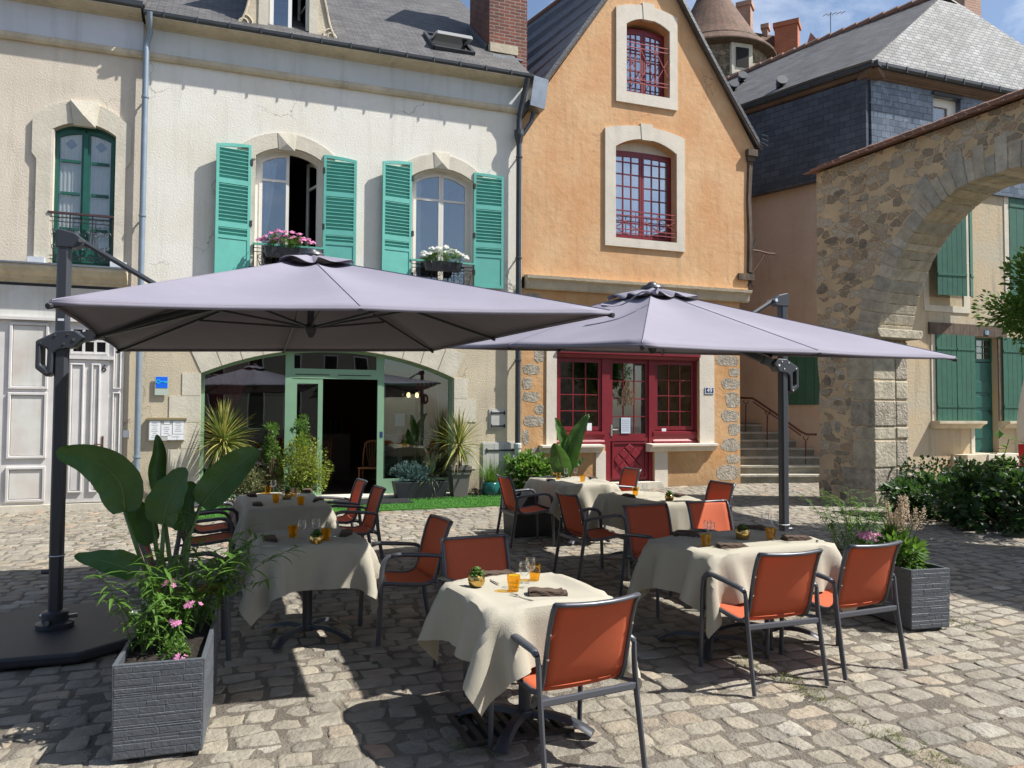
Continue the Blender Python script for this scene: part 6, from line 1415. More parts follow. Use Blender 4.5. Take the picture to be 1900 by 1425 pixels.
umbrella('lavender grey cantilever parasol on the right with a strap tied on its canopy',
 [(.78,4.6,2.165),(3.45,5.97,2.20),(2.0,10.2,2.56),(-.85,8.7,2.494)],(1.345,7.37,2.93),(1.345,7.37,2.40),(2.83,8.03),2.99,.6,R(18),2.26,-1,strap=True)
# ============================================================ tablecloth: a small cloth simulation on the table top
def drape(w,d,ov,n=44,seed=1,steps=300):
    "cloth of (w+2ov) x (d+2ov) falling over a w x d table at z=0"
    r=np.random.default_rng(seed); W_,D_=w+2*ov,d+2*ov; pass
    
    def ax_(full,tab):
        k=max(3,round((full-tab)/2/.036)); c=max(4,round(tab/.042)); a=np.linspace(-full/2,-tab/2,k+1)[:-1]; return np.concatenate([a,np.linspace(-tab/2,tab/2,c+1),-a[::-1]])
    xs=ax_(W_,w+.016); ys=ax_(D_,d+.016); nx,ny=len(xs),len(ys); X,Y=np.meshgrid(xs,ys,indexing='ij')
    P=np.stack([X,Y,np.full_like(X,.012)],-1); P[...,2]+=r.normal(0,.002,X.shape); 
    Pp=P.copy(); HX=np.diff(xs)[:,None,None]; HY=np.diff(ys)[None,:,None]; HX2=(xs[2:]-xs[:-2])[:,None,None]; HY2=(ys[2:]-ys[:-2])[None,:,None]; HD=np.sqrt(HX**2+HY**2); dt2=(.016)**2
    def con(P,sl1,sl2,L0,k):
        a=P[sl1];b=P[sl2]; dd=b-a; l=np.linalg.norm(dd,axis=-1,keepdims=True)+1e-9; c=dd*(k*.5*(l-L0)/l); P[sl1]=a+c; P[sl2]=b-c
    S=np.s_
    for it in range(steps):
        v=(P-Pp)*(.965 if it<steps*.7 else .90); Pp=P.copy(); P=P+v; P[...,2]-=9.8*dt2
        if it<60: P[...,0:2]+=r.normal(0,.0004,P[...,0:2].shape)
        for q in range(22):
            for o in (0,1):
                con(P,S[o:nx-1:2,:],S[o+1:nx:2,:],HX[o::2],1.0)
                con(P,S[:,o:ny-1:2],S[:,o+1:ny:2],HY[:,o::2],1.0)
            if q%2==0:
                for o in (0,1):
                    for o2 in (0,1):
                        a=P[o:nx-1:2,o2:ny-1:2]; b=P[o+1:nx:2,o2+1:ny:2]
                        if a.shape==b.shape: con(P,S[o:nx-1:2,o2:ny-1:2],S[o+1:nx:2,o2+1:ny:2],HD[o::2,o2::2],.5)
                        a=P[o+1:nx:2,o2:ny-1:2]; b=P[o:nx-1:2,o2+1:ny:2]
                        if a.shape==b.shape: con(P,S[o+1:nx:2,o2:ny-1:2],S[o:nx-1:2,o2+1:ny:2],HD[o::2,o2::2],.5)
                for o in (0,1,2,3):
                    a=P[o:nx-2:4]; 
                    b=P[o+2:nx:4]; mn=min(len(a),len(b)); con(P,S[o:o+4*mn-3:4,:],S[o+2:o+2+4*mn-3:4,:],HX2[o::4][:mn],.45)
                    a=P[:,o:ny-2:4]; b=P[:,o+2:ny:4]; mn=min(a.shape[1],b.shape[1]); con(P,S[:,o:o+4*mn-3:4],S[:,o+2:o+2+4*mn-3:4],HY2[:,o::4][:,:mn],.45)
            # collision with the table (box under z=0)
            ax=w/2+.010-np.abs(P[...,0]); ay=d/2+.010-np.abs(P[...,1]); ins=(ax>0)&(ay>0)&(P[...,2]<.005)
            top=ins&((-P[...,2])<np.minimum(ax,ay)+.004)
            P[...,2]=np.where(top,.005,P[...,2]); 
            # friction on top
            tp=P[...,2]<=.0055; keep=(top|((ax>0)&(ay>0)&tp))
            P[...,0]=np.where(keep,P[...,0]*.15+Pp[...,0]*.85,P[...,0]); P[...,1]=np.where(keep,P[...,1]*.15+Pp[...,1]*.85,P[...,1])
            sd=ins&~top; px=sd&(ax<ay); py=sd&~(ax<ay)
            P[...,0]=np.where(px,np.sign(P[...,0])*(w/2+.011),P[...,0]); P[...,1]=np.where(py,np.sign(P[...,1])*(d/2+.011),P[...,1])
    return P
def cloth_mesh(P):
    nx,ny=P.shape[:2]; me=bpy.data.meshes.new('tablecloth'); k=np.arange(nx*ny).reshape(nx,ny)
    F_=np.stack([k[:-1,:-1],k[1:,:-1],k[1:,1:],k[:-1,1:]],-1).reshape(-1,4)
    me.from_pydata(P.reshape(-1,3).tolist(),[],F_.tolist()); me.polygons.foreach_set('use_smooth',[True]*len(me.polygons)); me.materials.append(LINEN); me.update(); me.set_sharp_from_angle(angle=R(42)); return me
TOP=.755
def table_legs(T,w,d,posts):
    m=MB(); m.box(-w/2+.03,w/2-.03,-d/2+.03,d/2-.03,TOP-.04,TOP-.006); m.build('tabletop',ANTH_D,T)
    for (px_,py_) in posts:
        m=MB(); m.tube([(px_,py_,.09),(px_,py_,TOP-.031)],.036,12); m.box(px_-.12,px_+.12,py_-.12,py_+.12,TOP-.05,TOP-.031); m.build('pedestal',ANTH,T,auto=40)
        m=MB(); m.box(px_-.045,px_+.045,py_-.045,py_+.045,.055,.105); hb=m.build('hub',ZINC_D,T,bevel=.01)
        for a in (45,135,225,315):
            c,s_=math.cos(R(a)),math.sin(R(a)); P=[]; rows=[]
            for i in range(9):
                t=i/8; r_=.03+.36*t; z=.085+.02*math.sin(math.pi*t*.9)-.062*t**2.2; w_=.024+.020*t; h=.020-.010*t
                rows.append([(px_+c*r_-s_*(-w_),py_+s_*r_+c*(-w_),z-h),(px_+c*r_-s_*(-w_*.6),py_+s_*r_+c*(-w_*.6),z+h*.7),(px_+c*r_-s_*(w_*.6),py_+s_*r_+c*(w_*.6),z+h*.7),(px_+c*r_-s_*(w_),py_+s_*r_+c*(w_),z-h)])
            m=MB(); m.grid(rows,closed=True); k=len(m.v); m.f.append((k-4,k-3,k-2,k-1)); m.mi.append(0); m.build('foot',ANTH,T,auto=50)
TA=[ # label, centre, rotation, w, d, cloth seed, pedestal posts
 ('small square pedestal table nearest the camera',(.08,4.34),25,.74,.74,3,'oatmeal linen tablecloth on the sunlit front table with the drain beside it',.30),
 ('small square pedestal table in the shade right of the big leaved planter',(-1.56,5.95),24.5,.76,.78,4,'oatmeal linen tablecloth on the shaded table right of the big leaved planter',.32),
 ('long table for four nearest the green restaurant door',(-2.42,8.15),23,.80,1.40,5,'oatmeal linen tablecloth on the table nearest the green restaurant door',.33),
 ('long four seat pedestal table on the right beside the low trough planter',(1.74,5.88),25,1.20,.76,6,'oatmeal linen tablecloth on the long right table, half in the sun',.33),
 ('shaded table in the middle of the right hand group',(1.55,8.55),20,.80,1.10,7,'shaded linen tablecloth on the middle table behind two chair backs',.33),
 ('shaded table in front of the wine red shopfront',(.80,10.35),20,.76,1.25,8,'shaded linen tablecloth on the far table in front of the wine red door',.33)]
TT=[]
for (lab,(x,y),rot,w_,d_,sd,cl,ov) in TA:
    T=thing('pedestal_table',lab,'table',(x,y,gz(y)),R(rot),'tables laid for lunch'); 
    posts=[(0,0)] if max(w_,d_)<.9 else ([(-.28,0),(.28,0)] if w_>d_ else [(0,-.3),(0,.3)])
    table_legs(T,w_,d_,posts); TT.append((x,y,R(rot)))
    me=cloth_mesh(drape(w_+.004,d_+.004,ov,seed=sd)); o=bpy.data.objects.new('tablecloth',me); COL.objects.link(o); o.location=(x,y,gz(y)+TOP+.001); o.rotation_euler=(0,0,R(rot)); tag(o,cl,'tablecloth','linen tablecloths')
# ============================================================ sling armchair (faces +y)
def make_chair(label,loc,rz):
    T=thing('terrace_armchair',label,'armchair',loc,rz,'orange sling armchairs')
    hw=.275; iw=.235
    # sling profile (y,z): seat front -> seat -> bend -> back top
    prof=[(.235,.432),(.22,.447),(.15,.445),(.05,.432),(-.05,.420),(-.13,.415),(-.18,.424),(-.215,.452),(-.235,.50),(-.255,.58),(-.275,.67),(-.298,.76),(-.325,.835),(-.345,.868)]
    ks=8
    def sheet(pr,name):
        P=[]
        for k,(y,z) in enumerate(pr):
            row=[]
            for i in range(9):
                u=-1+2*i/8; sg=(1-u*u); t=k/(len(pr)-1)
                if name=='seat': row.append((u*iw,y,z-.012*sg))
                else: row.append((u*iw,y-.035*sg*min(1,t*1.6),z-.004*sg))
            P.append(row)
        m=MB(); m.grid(P); return m.build(name,SLING,T,smooth=True,solid=.003,norm=False)
    sheet(prof[:ks],'seat'); sheet(prof[ks-1:],'backrest')
    for s_ in (-1,1):
        m=MB(); m.tube([(s_*iw,y,z-.004) for y,z in prof],.016,8,r2=.012,up=(0,0,1)); m.build('side_rail',ALU,T,smooth=True)
        # front leg flowing into the arm
        pts=[(s_*hw,.235,.008),(s_*hw,.228,.20),(s_*hw,.22,.40),(s_*hw,.212,.55),(s_*hw,.20,.61),(s_*hw,.165,.645),(s_*hw,.11,.657)]
        m=MB(); m.tube(pts,[.019,.019,.02,.02,.02,.019,.018],8,r2=[.012]*7,up=(0,1,0)); m.build('leg',ALU,T,auto=40)
        arm=[(s_*hw,.14,.657),(s_*hw,.08,.658),(s_*hw,-.05,.648),(s_*hw,-.16,.637),(s_*(hw),-.215,.630),(s_*(hw+.006),-.255,.618)]
        m=MB(); m.tube(arm,[.015,.017,.017,.016,.015,.013],10,r2=[.020,.024,.025,.024,.021,.016],up=(0,0,1)); m.build('armrest',ALU,T,smooth=True)
        # rear leg
        pts=[(s_*(hw+.004),-.345,.008),(s_*(hw+.003),-.315,.18),(s_*hw,-.285,.36),(s_*hw,-.268,.48),(s_*hw,-.262,.57),(s_*(hw+.004),-.258,.615)]
        m=MB(); m.tube(pts,[.018,.019,.020,.020,.018,.014],8,r2=[.012]*6,up=(0,1,0)); m.build('leg',ALU,T,auto=40)
        for (y,z) in ((-.262,.60),(-.285,.72)):
            m=MB(); m.tube([(s_*iw,y-.012,z),(s_*iw,y-.022,z)],.006,8); m.build('rivet',STEEL,T)
        m=MB(); m.tube([(s_*iw,-.20,.425),(s_*hw,-.278,.42)],.012,6); m.build('bracket',ALU,T)
    m=MB(); m.tube([(-iw-.003,-.347,.868)]+[(iw*u,-.347-.040*(1-u*u),.868-.006*(1-u*u)) for u in (-.8,-.5,-.2,.2,.5,.8)]+[(iw+.003,-.347,.868)],.012,8,r2=.017,up=(0,0,1)); m.build('top_rail',ALU,T,smooth=True)
    m=MB(); m.bar((-hw,-.280,.405),(hw,-.280,.405),.022,.036); m.build('crossbar',ALU,T,bevel=.006)
    m=MB(); m.bar((-hw,.215,.41),(hw,.215,.41),.022,.03); m.build('front_crossbar',ALU,T,bevel=.006)
    return T
def frot(deg):  return R(deg)-R(90)     # heading (deg from +X) -> rotation for a +y facing chair
CH=[ # x,y,heading(deg),label
 (.25,3.99,118,'sunlit orange sling armchair nearest the camera with its back turned'),
 (-.12,5.08,-66,'orange sling armchair behind the front table, half lit by the sun'),
 (-.88,6.08,205,'orange sling armchair standing right of the shaded table, seen side on'),
 (-2.28,5.55,24,'orange sling armchair half hidden behind the big leaved planter, left of the shaded table'),
 (-3.02,7.72,23,'orange sling armchair left of the table nearest the restaurant door, nearer of the two'),
 (-3.22,8.42,23,'orange sling armchair left of the table nearest the restaurant door, farther of the two'),
 (-1.76,8.3,203,'orange sling armchair right of the table nearest the restaurant door, nearer of the two'),
 (-2.1,9.05,203,'orange sling armchair right of the table nearest the restaurant door, farther of the two'),
 (1.64,5.20,110,'orange sling armchair before the long right table, back turned, left one of the pair'),
 (2.29,5.49,114,'orange sling armchair, back turned, right one of the pair beside the plume flower trough'),
 (1.38,6.82,-65,'orange sling armchair behind the left end of the long right table'),
 (2.02,7.1,-65,'orange sling armchair behind the right end of the long right table, tucked in'),
 (.88,8.1,22,'orange sling armchair seen from behind at the left of the middle shaded table'),
 (2.18,9.05,200,'orange sling armchair at the right of the middle shaded table, facing left'),
 (.22,9.9,20,'orange sling armchair seen from behind in front of the dark trough with the tall leaves'),
 (1.40,10.9,200,'orange sling armchair in front of the wine red door, facing left')]
ch0=None
for (x,y,hd,lab) in CH:
    if ch0 is None: ch0=make_chair(lab,(x,y,gz(y)),frot(hd))
    else: dup(ch0,(x,y,gz(y)),frot(hd),lab)
# ============================================================ things on the tables
def onT(px,py,ti=None):
    p=gnd(px,py,TOP+.007); return Vector((p.x,p.y,gz(p.y)+TOP+.0065))
def pot_proto(label,loc,kind):
    T=thing('succulent_pot',label,'plant pot',loc,0,'gold pots on the tables')
    if kind=='round': m=MB(); m.lathe([(.0,.001),(.028,.001),(.042,.015),(.049,.035),(.047,.055),(.040,.068),(.034,.072),(.030,.068),(.026,.055),(0,.052)],n=28,cap=False)
    else: m=MB(); m.lathe([(0,.001),(.040,.001),(.050,.012),(.054,.045),(.052,.076),(.047,.077),(.045,.06),(0,.055)],n=28,cap=False)
    m.build('pot',GOLD,T,smooth=True)
    m=MB(); r=random.Random(5); 
    for ring,(n,rr,el,sz,z0) in enumerate(((8,.016,20,.042,.066),(7,.012,42,.038,.075),(6,.007,62,.032,.085),(4,.003,80,.024,.094))):
        for i in range(n):
            a=2*math.pi*(i+ring*.5)/n+r.uniform(-.15,.15); e=R(el+r.uniform(-6,6)); d=Vector((math.cos(a)*math.cos(e),math.sin(a)*math.cos(e),math.sin(e))); o=Vector((rr*math.cos(a),rr*math.sin(a),z0)); s_=Vector((-math.sin(a),math.cos(a),0)); nn=d.cross(s_)
            L_=sz; w_=.011
            pts=[o,o+d*L_*.35+s_*w_,o+d*L_*.35-s_*w_,o+d*L_*.7+s_*w_*1.1,o+d*L_*.7-s_*w_*1.1,o+d*L_+nn*-.004,o+d*L_*.5+nn*.006,o+d*L_*.5-nn*.006]
            m.add(pts,[(0,1,6),(0,6,2),(1,3,6),(2,6,4),(3,5,6),(4,6,5),(0,7,1),(0,2,7),(1,7,3),(2,4,7),(3,7,5),(4,5,7)])
    m.build('rosette',LEAF_M,T,smooth=True); return T
def tumbler_proto(label,loc):
    T=thing('tumbler',label,'tumbler',loc,0,'amber tumblers'); n=30; 
    m=MB(); P=[]; 
    outer=[(.027,.001),(.0275,.012),(.030,.03),(.0335,.055),(.036,.068),(.037,.088),(.0375,.09)]; inner=[(.0350,.09),(.0345,.07),(.031,.05),(.027,.02),(.024,.010),(.001,.009)]
    rows=[]
    for k,(r_,z) in enumerate(outer+inner):
        fl=.0016 if 0<k<5 else 0; rows.append([((r_+fl*math.cos(10*2*math.pi*j/n*1))*math.cos(2*math.pi*j/n),(r_+fl*math.cos(10*2*math.pi*j/n))*math.sin(2*math.pi*j/n),z) for j in range(n)])
    m.grid([[(0,0,.001)]*n]+rows,closed=True); m.build('glass',GLASS_A,T,smooth=True); return T
def wine_proto(label,loc):
    T=thing('wine_glass',label,'wine glass',loc,0,'clear wine glasses')
    m=MB(); m.lathe([(.032,.001),(.031,.003),(.008,.006),(.0045,.012),(.004,.03),(.004,.055),(.007,.062),(.020,.070),(.029,.085),(.032,.102),(.031,.120),(.028,.140),(.0275,.141),(.0265,.140),(.0295,.118),(.0305,.102),(.0275,.086),(.018,.072),(.001,.066)],n=24,cap=False); m.build('glass',GLASS_C,T,smooth=True); return T
def napkin_proto(label,loc,rz):
    T=None; m=MB(); r=random.Random(3)
    # three folded layers, slightly fanned
    for l in range(4):
        z=.004+.008*l; w_=.105-.004*l; d_=.052-.003*l; P=[]; n=10
        for side in (1,-1):
            P.append([(-w_+2*w_*i/n+.004*l*(-1)**l,side*d_*(1+.05*math.sin(i*1.7+l)),z+.003*math.sin(i*1.3+l*2)+.004*math.sin(i*.6)) for i in range(n+1)])
        Q=[[(x,y*1.03,zz-.006) for x,y,zz in row] for row in P]
        rows=[P[0],[((a[0]+b[0])/2,(a[1]+b[1])/2,(a[2]+b[2])/2+.006) for a,b in zip(P[0],P[1])],P[1],Q[1],Q[0]]
        # closed loop across
        k=len(m.v); m.grid([[rows[j][i] for j in range(5)] for i in range(n+1)],closed=True); kk=len(m.v); m.f.append(tuple(range(kk-5,kk))); m.f.append(tuple(range(k,k+5))[::-1]); m.mi+=[0,0]
    # raised corner fold
    o=m.build('napkin',NAPK,None,auto=40); o.location=loc; o.rotation_euler=(0,0,rz); tag(o,label,'napkin','folded brown napkins'); return o
def cutlery(kind,label,loc,rz):
    m=MB()
    if kind=='fork':
        m.tube([(0,-.10,.006),(0,-.05,.005),(0,.0,.004),(0,.035,.010)],[.007,.005,.003,.004],6,r2=[.0015]*4,up=(1,0,0))
        m.tube([(0,.03,.010),(0,.045,.012)],[.009,.0115],6,r2=.0015,up=(1,0,0))
        for i in range(4): x=-.009+.006*i; m.tube([(x,.045,.012),(x,.07,.010),(x,.09,.013)],.0012,4)
    else:
        m.tube([(0,-.11,.005),(0,-.03,.005),(0,.0,.004)],[.008,.007,.005],6,r2=.0025,up=(1,0,0)); m.tube([(0,.0,.004),(0,.05,.004),(.002,.10,.004),(.004,.115,.004)],[.008,.0095,.007,.002],4,r2=.0008,up=(1,0,0))
    o=m.build(kind,STEEL,None,auto=40); o.location=loc; o.rotation_euler=(0,0,rz); tag(o,label,kind,'steel cutlery'); return o
tw=['front table','shaded table right of the big leaved planter','table nearest the green restaurant door','long right table','middle shaded table','far table before the wine red door']
tum=[(953,1097,'amber tumbler on the front table, beside the fork'),(992,1076,'amber tumbler on the front table, behind the two wine glasses'),
 (543,997,'amber tumbler on the shaded table, left of the two wine glasses'),(604,1003,'amber tumbler on the shaded table, touching the gold pot'),
 (497,916,'amber tumbler at the far left corner of the table nearest the restaurant door'),(512,933,'amber tumbler at the near left place of the table nearest the restaurant door'),(558,938,'amber tumbler at the near right place of the table nearest the restaurant door'),(546,921,'amber tumbler half hidden behind the pot on the table nearest the restaurant door'),
 (1310,1014,'amber tumbler at the left end of the long right table'),(1430,1001,'amber tumbler at the right end of the long right table'),
 (1179,919,'amber tumbler on the middle shaded table'),(1036,889,'amber tumbler with a green plant behind it on the far table'),(1081,894,'amber tumbler beside a napkin on the far table')]
tp=None
for px,py,lab in tum:
    if tp is None: tp=tumbler_proto(lab,onT(px,py))
    else: dup(tp,onT(px,py),px*.7,lab)
win=[(973,1090,'clear wine glass on the front table, nearer one of two'),(984,1081,'clear wine glass on the front table, farther one of two'),(560,999,'clear wine glass on the shaded table, left one of two'),(586,996,'clear wine glass on the shaded table, behind the gold pot'),
 (522,934,'clear wine glass between two tumblers on the table nearest the restaurant door'),(507,914,'clear wine glass at the far left of the table nearest the restaurant door'),(548,930,'clear wine glass right of the gold pot on the table nearest the restaurant door'),
 (1319,1003,'clear wine glass at the left end of the long right table, behind the tumbler'),(1313,999,'clear wine glass farthest left on the long right table'),(1420,984,'clear wine glass at the far right of the long right table'),(1437,988,'clear glass behind the right tumbler of the long right table'),
 (1196,920,'clear wine glass right of the tumbler on the middle shaded table'),(1226,922,'clear wine glass beside the pot on the middle shaded table'),(1050,888,'clear wine glass beside the left tumbler on the far table'),(1068,887,'clear wine glass between the tumblers of the far table')]
tp=None
for px,py,lab in win:
    if tp is None: tp=wine_proto(lab,onT(px,py))
    else: dup(tp,onT(px,py),0,lab)
pots=[(884,1089,'round','small round gold pot with a bright green succulent on the front table'),(587,1011,'round','round gold succulent pot on the shaded table right of the big leaved planter'),(532,926,'cup','gold pot with a dark succulent on the table nearest the restaurant door'),(1378,1000,'cup','straight sided gold pot with a spreading succulent on the long right table'),(1242,930,'round','small gold pot with a dark plant on the middle shaded table'),(1031,884,'round','little gold pot behind the left tumbler of the far table')]
for px,py,k,lab in pots: pot_proto(lab,onT(px,py),k)
naps=[(1016,1103,4,'folded brown napkin on the front table under the near chair back'),(922,1069,28,'folded brown napkin at the far place of the front table'),(500,1003,110,'folded dark napkin at the left place of the shaded table'),(643,992,100,'folded dark napkin at the right place of the shaded table'),
 (467,920,110,'dark napkin at the far left place of the table nearest the restaurant door'),(477,938,110,'dark napkin at the near left place of the table nearest the restaurant door'),(591,930,100,'dark napkin at the near right place of the table nearest the restaurant door'),(570,912,100,'dark napkin at the far right place of the table nearest the restaurant door'),
 (1357,1016,12,'folded brown napkin at the near left place of the long right table'),(1478,1001,12,'folded brown napkin at the near right place of the long right table'),(1271,995,10,'dark napkin at the far left place of the long right table'),(1396,981,10,'dark napkin behind the gold pot on the long right table'),
 (1166,922,100,'dark napkin left of the tumbler on the middle shaded table'),(1260,921,100,'dark napkin right of the pot on the middle shaded table'),(1021,893,100,'dark napkin at the left place of the far table'),(1099,889,100,'dark napkin at the right place of the far table')]
tp=None
for px,py,a,lab in naps:
    l=onT(px,py)
    if tp is None: tp=napkin_proto(lab,l,R(a))
    else:
        o=tp.copy(); COL.objects.link(o); o.location=l; o.rotation_euler=(0,0,R(a)); o['label']=lab
cutlery('fork','steel fork beside the near tumbler on the front table',onT(967,1110),R(40)); cutlery('knife','dark bladed knife beside the succulent on the front table',onT(912,1078),R(-155))
cutlery('knife','steel knife below the napkin at the left of the shaded table',onT(512,1014),R(-75)); cutlery('fork','steel fork at the right place of the shaded table',onT(628,999),R(60))
cutlery('fork','steel fork left of the near napkin on the long right table',onT(1333,1018),R(35)); cutlery('knife','steel knife right of the near napkin on the long right table',onT(1397,1017),R(20)); cutlery('knife','steel knife at the right end of the long right table',onT(1516,1002),R(-20)); cutlery('fork','steel fork between the gold pot and the right napkin',onT(1443,1004),R(40))
cutlery('knife','steel knife on the far table',onT(1062,896),R(-70)); cutlery('knife','steel knife on the middle shaded table',onT(1185,926),R(-70))
# ============================================================ planters and plants
def stone_trough(name,label,loc,rz,w,d,h,taper=.0,group=None,soil=True):
    T=thing(name,label,'planter',loc,rz,group); a=1-taper; t=.022
    m=MB(); W0,D0=w/2*a,d/2*a; W1,D1=w/2,d/2; z0=.02
    def ring(u,v,z): return [(-u,-v,z),(u,-v,z),(u,v,z),(-u,v,z)]
    r=[ring(W0,D0,z0),ring(W1,D1,h),ring(W1-t,D1-t,h),ring(W1-t,D1-t,h-.06)]
    m.grid(r,closed=True); k=len(m.v); m.f.append((0,3,2,1)); m.mi.append(0); b=m.build('trough',mat('anthracite_slate_effect_planter',(.088,.097,.112),.5,var=.1,vs=4,bump=.3,bs=45,var2=.06,vs2=20),T,bevel=.003)
    # ledger-stone relief on all four faces
    rr=random.Random(int(w*1000+d*77)); 
    for f,(L_,nx,ny,off) in enumerate(((w,0,-1,d/2),(w,0,1,d/2),(d,-1,0,w/2),(d,1,0,w/2))):
        m=MB(); z=z0+.004
        while z<h-.035:
            hh=rr.choice((.012,.016,.022,.030,.036))*rr.uniform(.9,1.1); x=-L_/2*a*.985
            while x<L_/2*a*.985-.02:
                l=min(rr.uniform(.06,.26),L_/2*a*.985-x); u=off*(a+(1-a)*(z/h)); u2=off*(a+(1-a)*((z+hh)/h)); q=rr.uniform(.0004,.0022)
                e=.0035; j=rr.uniform(-.004,.004)
                def P(xx,zz,uu): return (xx,ny*uu,zz) if nx==0 else (nx*uu,xx,zz)
                m.add([P(x+.0,z,u-.001),P(x+l,z,u-.001),P(x+l,z+hh,u2-.001),P(x,z+hh,u2-.001),P(x+e,z+e,u+q),P(x+l-e,z+e,u+q),P(x+l-e,z+hh-e+j*.5,u2+q),P(x+e,z+hh-e,u2+q)],[(0,1,5,4),(1,2,6,5),(2,3,7,6),(3,0,4,7),(4,5,6,7)])
                x+=l
            z+=hh
        m.build('stone_relief',_m['anthracite_slate_effect_planter'],b)
    if soil:
        m=MB(); n=10; m.grid([[(-(W1-t)+2*(W1-t)*i/n,-(D1-t)+2*(D1-t)*j/n,h-.05+rr.uniform(-.008,.010)) for i in range(n+1)] for j in range(n+1)]); m.build('soil',SOIL,T)
    return T
def leafq(m,p,d,n_,L_,w_):
    "one small pointed leaf: two folded quads"
    d=d.normalized(); s_=d.cross(n_); 
    if s_.length<1e-4: s_=Vector((1,0,0))
    s_.normalize(); up=s_.cross(d)
    a=p; b=p+d*L_*.5+s_*w_*.5+up*w_*.12; c=p+d*L_; e=p+d*L_*.5-s_*w_*.5+up*w_*.12; f=p+d*L_*.5
    m.add([a,b,c,e,f],[(0,1,4),(1,2,4),(0,4,3),(4,2,3)])
def blade(m,p,d,L_,w_,droop,seg=5,fold=.15,r=None):
    "strap leaf curving under gravity"
    d=Vector(d).normalized(); s_=d.cross(Vector((0,0,1)))
    if s_.length<1e-3: s_=Vector((1,0,0))
    s_.normalize(); pts=[]; q=Vector(p); k=len(m.v)
    for i in range(seg+1):
        t=i/seg; ww=w_*(1-t**2.2)*(.55+.45*min(1,t*4)) ; up=s_.cross(d).normalized()
        m.v+= [tuple(q+s_*ww/2+up*ww*fold),tuple(q),tuple(q-s_*ww/2+up*ww*fold)]
        q=q+d*(L_/seg); d=(d+Vector((0,0,-1))*droop*(.4+t)/seg).normalized()
    for i in range(seg):
        for j in (0,1): m.f.append((k+i*3+j,k+i*3+j+1,k+(i+1)*3+j+1,k+(i+1)*3+j)); m.mi.append(m.cur)
def rv(r): 
    while True:
        v=Vector((r.uniform(-1,1),r.uniform(-1,1),r.uniform(-1,1)))
        if .05<v.length<1: return v
def big_leaf(par,base,pts,L_,w_,axis,twist,cup,seed,name='leaf'):
    """strelitzia leaf: petiole along pts, then a long paddle blade following axis (list of points), width w_"""
    r=random.Random(seed); m=MB(); m.tube(pts,[.016,.014,.012,.010][:len(pts)] if len(pts)<=4 else .012,7); st=m.build('leaf_stalk',STEM_G,par,smooth=True)
    # blade spine
    sp=[Vector(a) for a in axis]; n=18; 
    def at(t):
        t=t*(len(sp)-1); i=min(int(t),len(sp)-2); f=t-i
        p0=sp[max(i-1,0)];p1=sp[i];p2=sp[i+1];p3=sp[min(i+2,len(sp)-1)]
        return .5*((2*p1)+(p2-p0)*f+(2*p0-5*p1+4*p2-p3)*f*f+(3*p1-p0-3*p2+p3)*f**3)
    m=MB(); P=[]; side0=Vector(twist).normalized()
    for i in range(n+1):
        t=i/n; c=at(t); tg=(at(min(1,t+.02))-at(max(0,t-.02))).normalized(); s_=(side0-tg*side0.dot(tg)).normalized(); up=s_.cross(tg)
        wd=w_*.45*(math.sin(math.pi*min(1,(t*.93+.05))**.72))**.75 if t<1 else .003
        row=[]
        for j in range(-5,6):
            u=j/5; row.append(c+s_*wd*u*math.cos(cup*abs(u))+up*(wd*abs(u)*math.sin(cup*abs(u))+.008*math.sin(t*26+abs(j)*.4+seed)*abs(u)+.012*math.sin(t*7+seed*2)*u*u)-up*.0)
        P.append(row)
    m.grid(P); lf=m.build(name,LEAF_B,st,smooth=True,norm=False)
    m=MB(); m.tube([at(i/12)+(side0.cross((at(min(1,i/12+.02))-at(max(0,i/12-.02))).normalized()))*-.002 for i in range(13)],[.008*(1-i/13) +.001 for i in range(13)],5); m.build('midrib',STEM_G,lf,smooth=True)
def bamboo(par,base,n,hmin,hmax,spread,seed,lm=LEAF_M,leafL=.085,dens=9,lean=(0,0,0)):
    r=random.Random(seed); base=Vector(base); st=MB(); lf=MB()
    for i in range(n):
        p=base+Vector((r.uniform(-spread,spread)*.5,r.uniform(-spread,spread)*.5,0)); d=(Vector((r.uniform(-1,1)*.38,r.uniform(-1,1)*.38,1))+Vector(lean)*r.uniform(0,1)).normalized(); h=r.uniform(hmin,hmax); pts=[p]; q=p.copy(); dd=d.copy()
        for k in range(8): q=q+dd*h/8; dd=(dd+Vector((dd.x*.10,dd.y*.10,-.045*(k/3)))).normalized(); pts.append(q.copy())
        st.tube(pts,[.004*(1-k/11) for k in range(9)],5)
        for k in range(2,9):
            for _ in range(dens//3+ (k>4)*2):
                a=r.uniform(0,6.28); e=r.uniform(-.5,.5); ld=Vector((math.cos(a),math.sin(a),e)); L_=leafL*r.uniform(.6,1.3); blade(lf,pts[k]+(pts[k]-pts[k-1])*r.uniform(-1,0),ld,L_,L_*.18,1.3,seg=3)
    st.build('stems',STEM_G,par); lf.build('foliage',lm,par,smooth=True,norm=False)
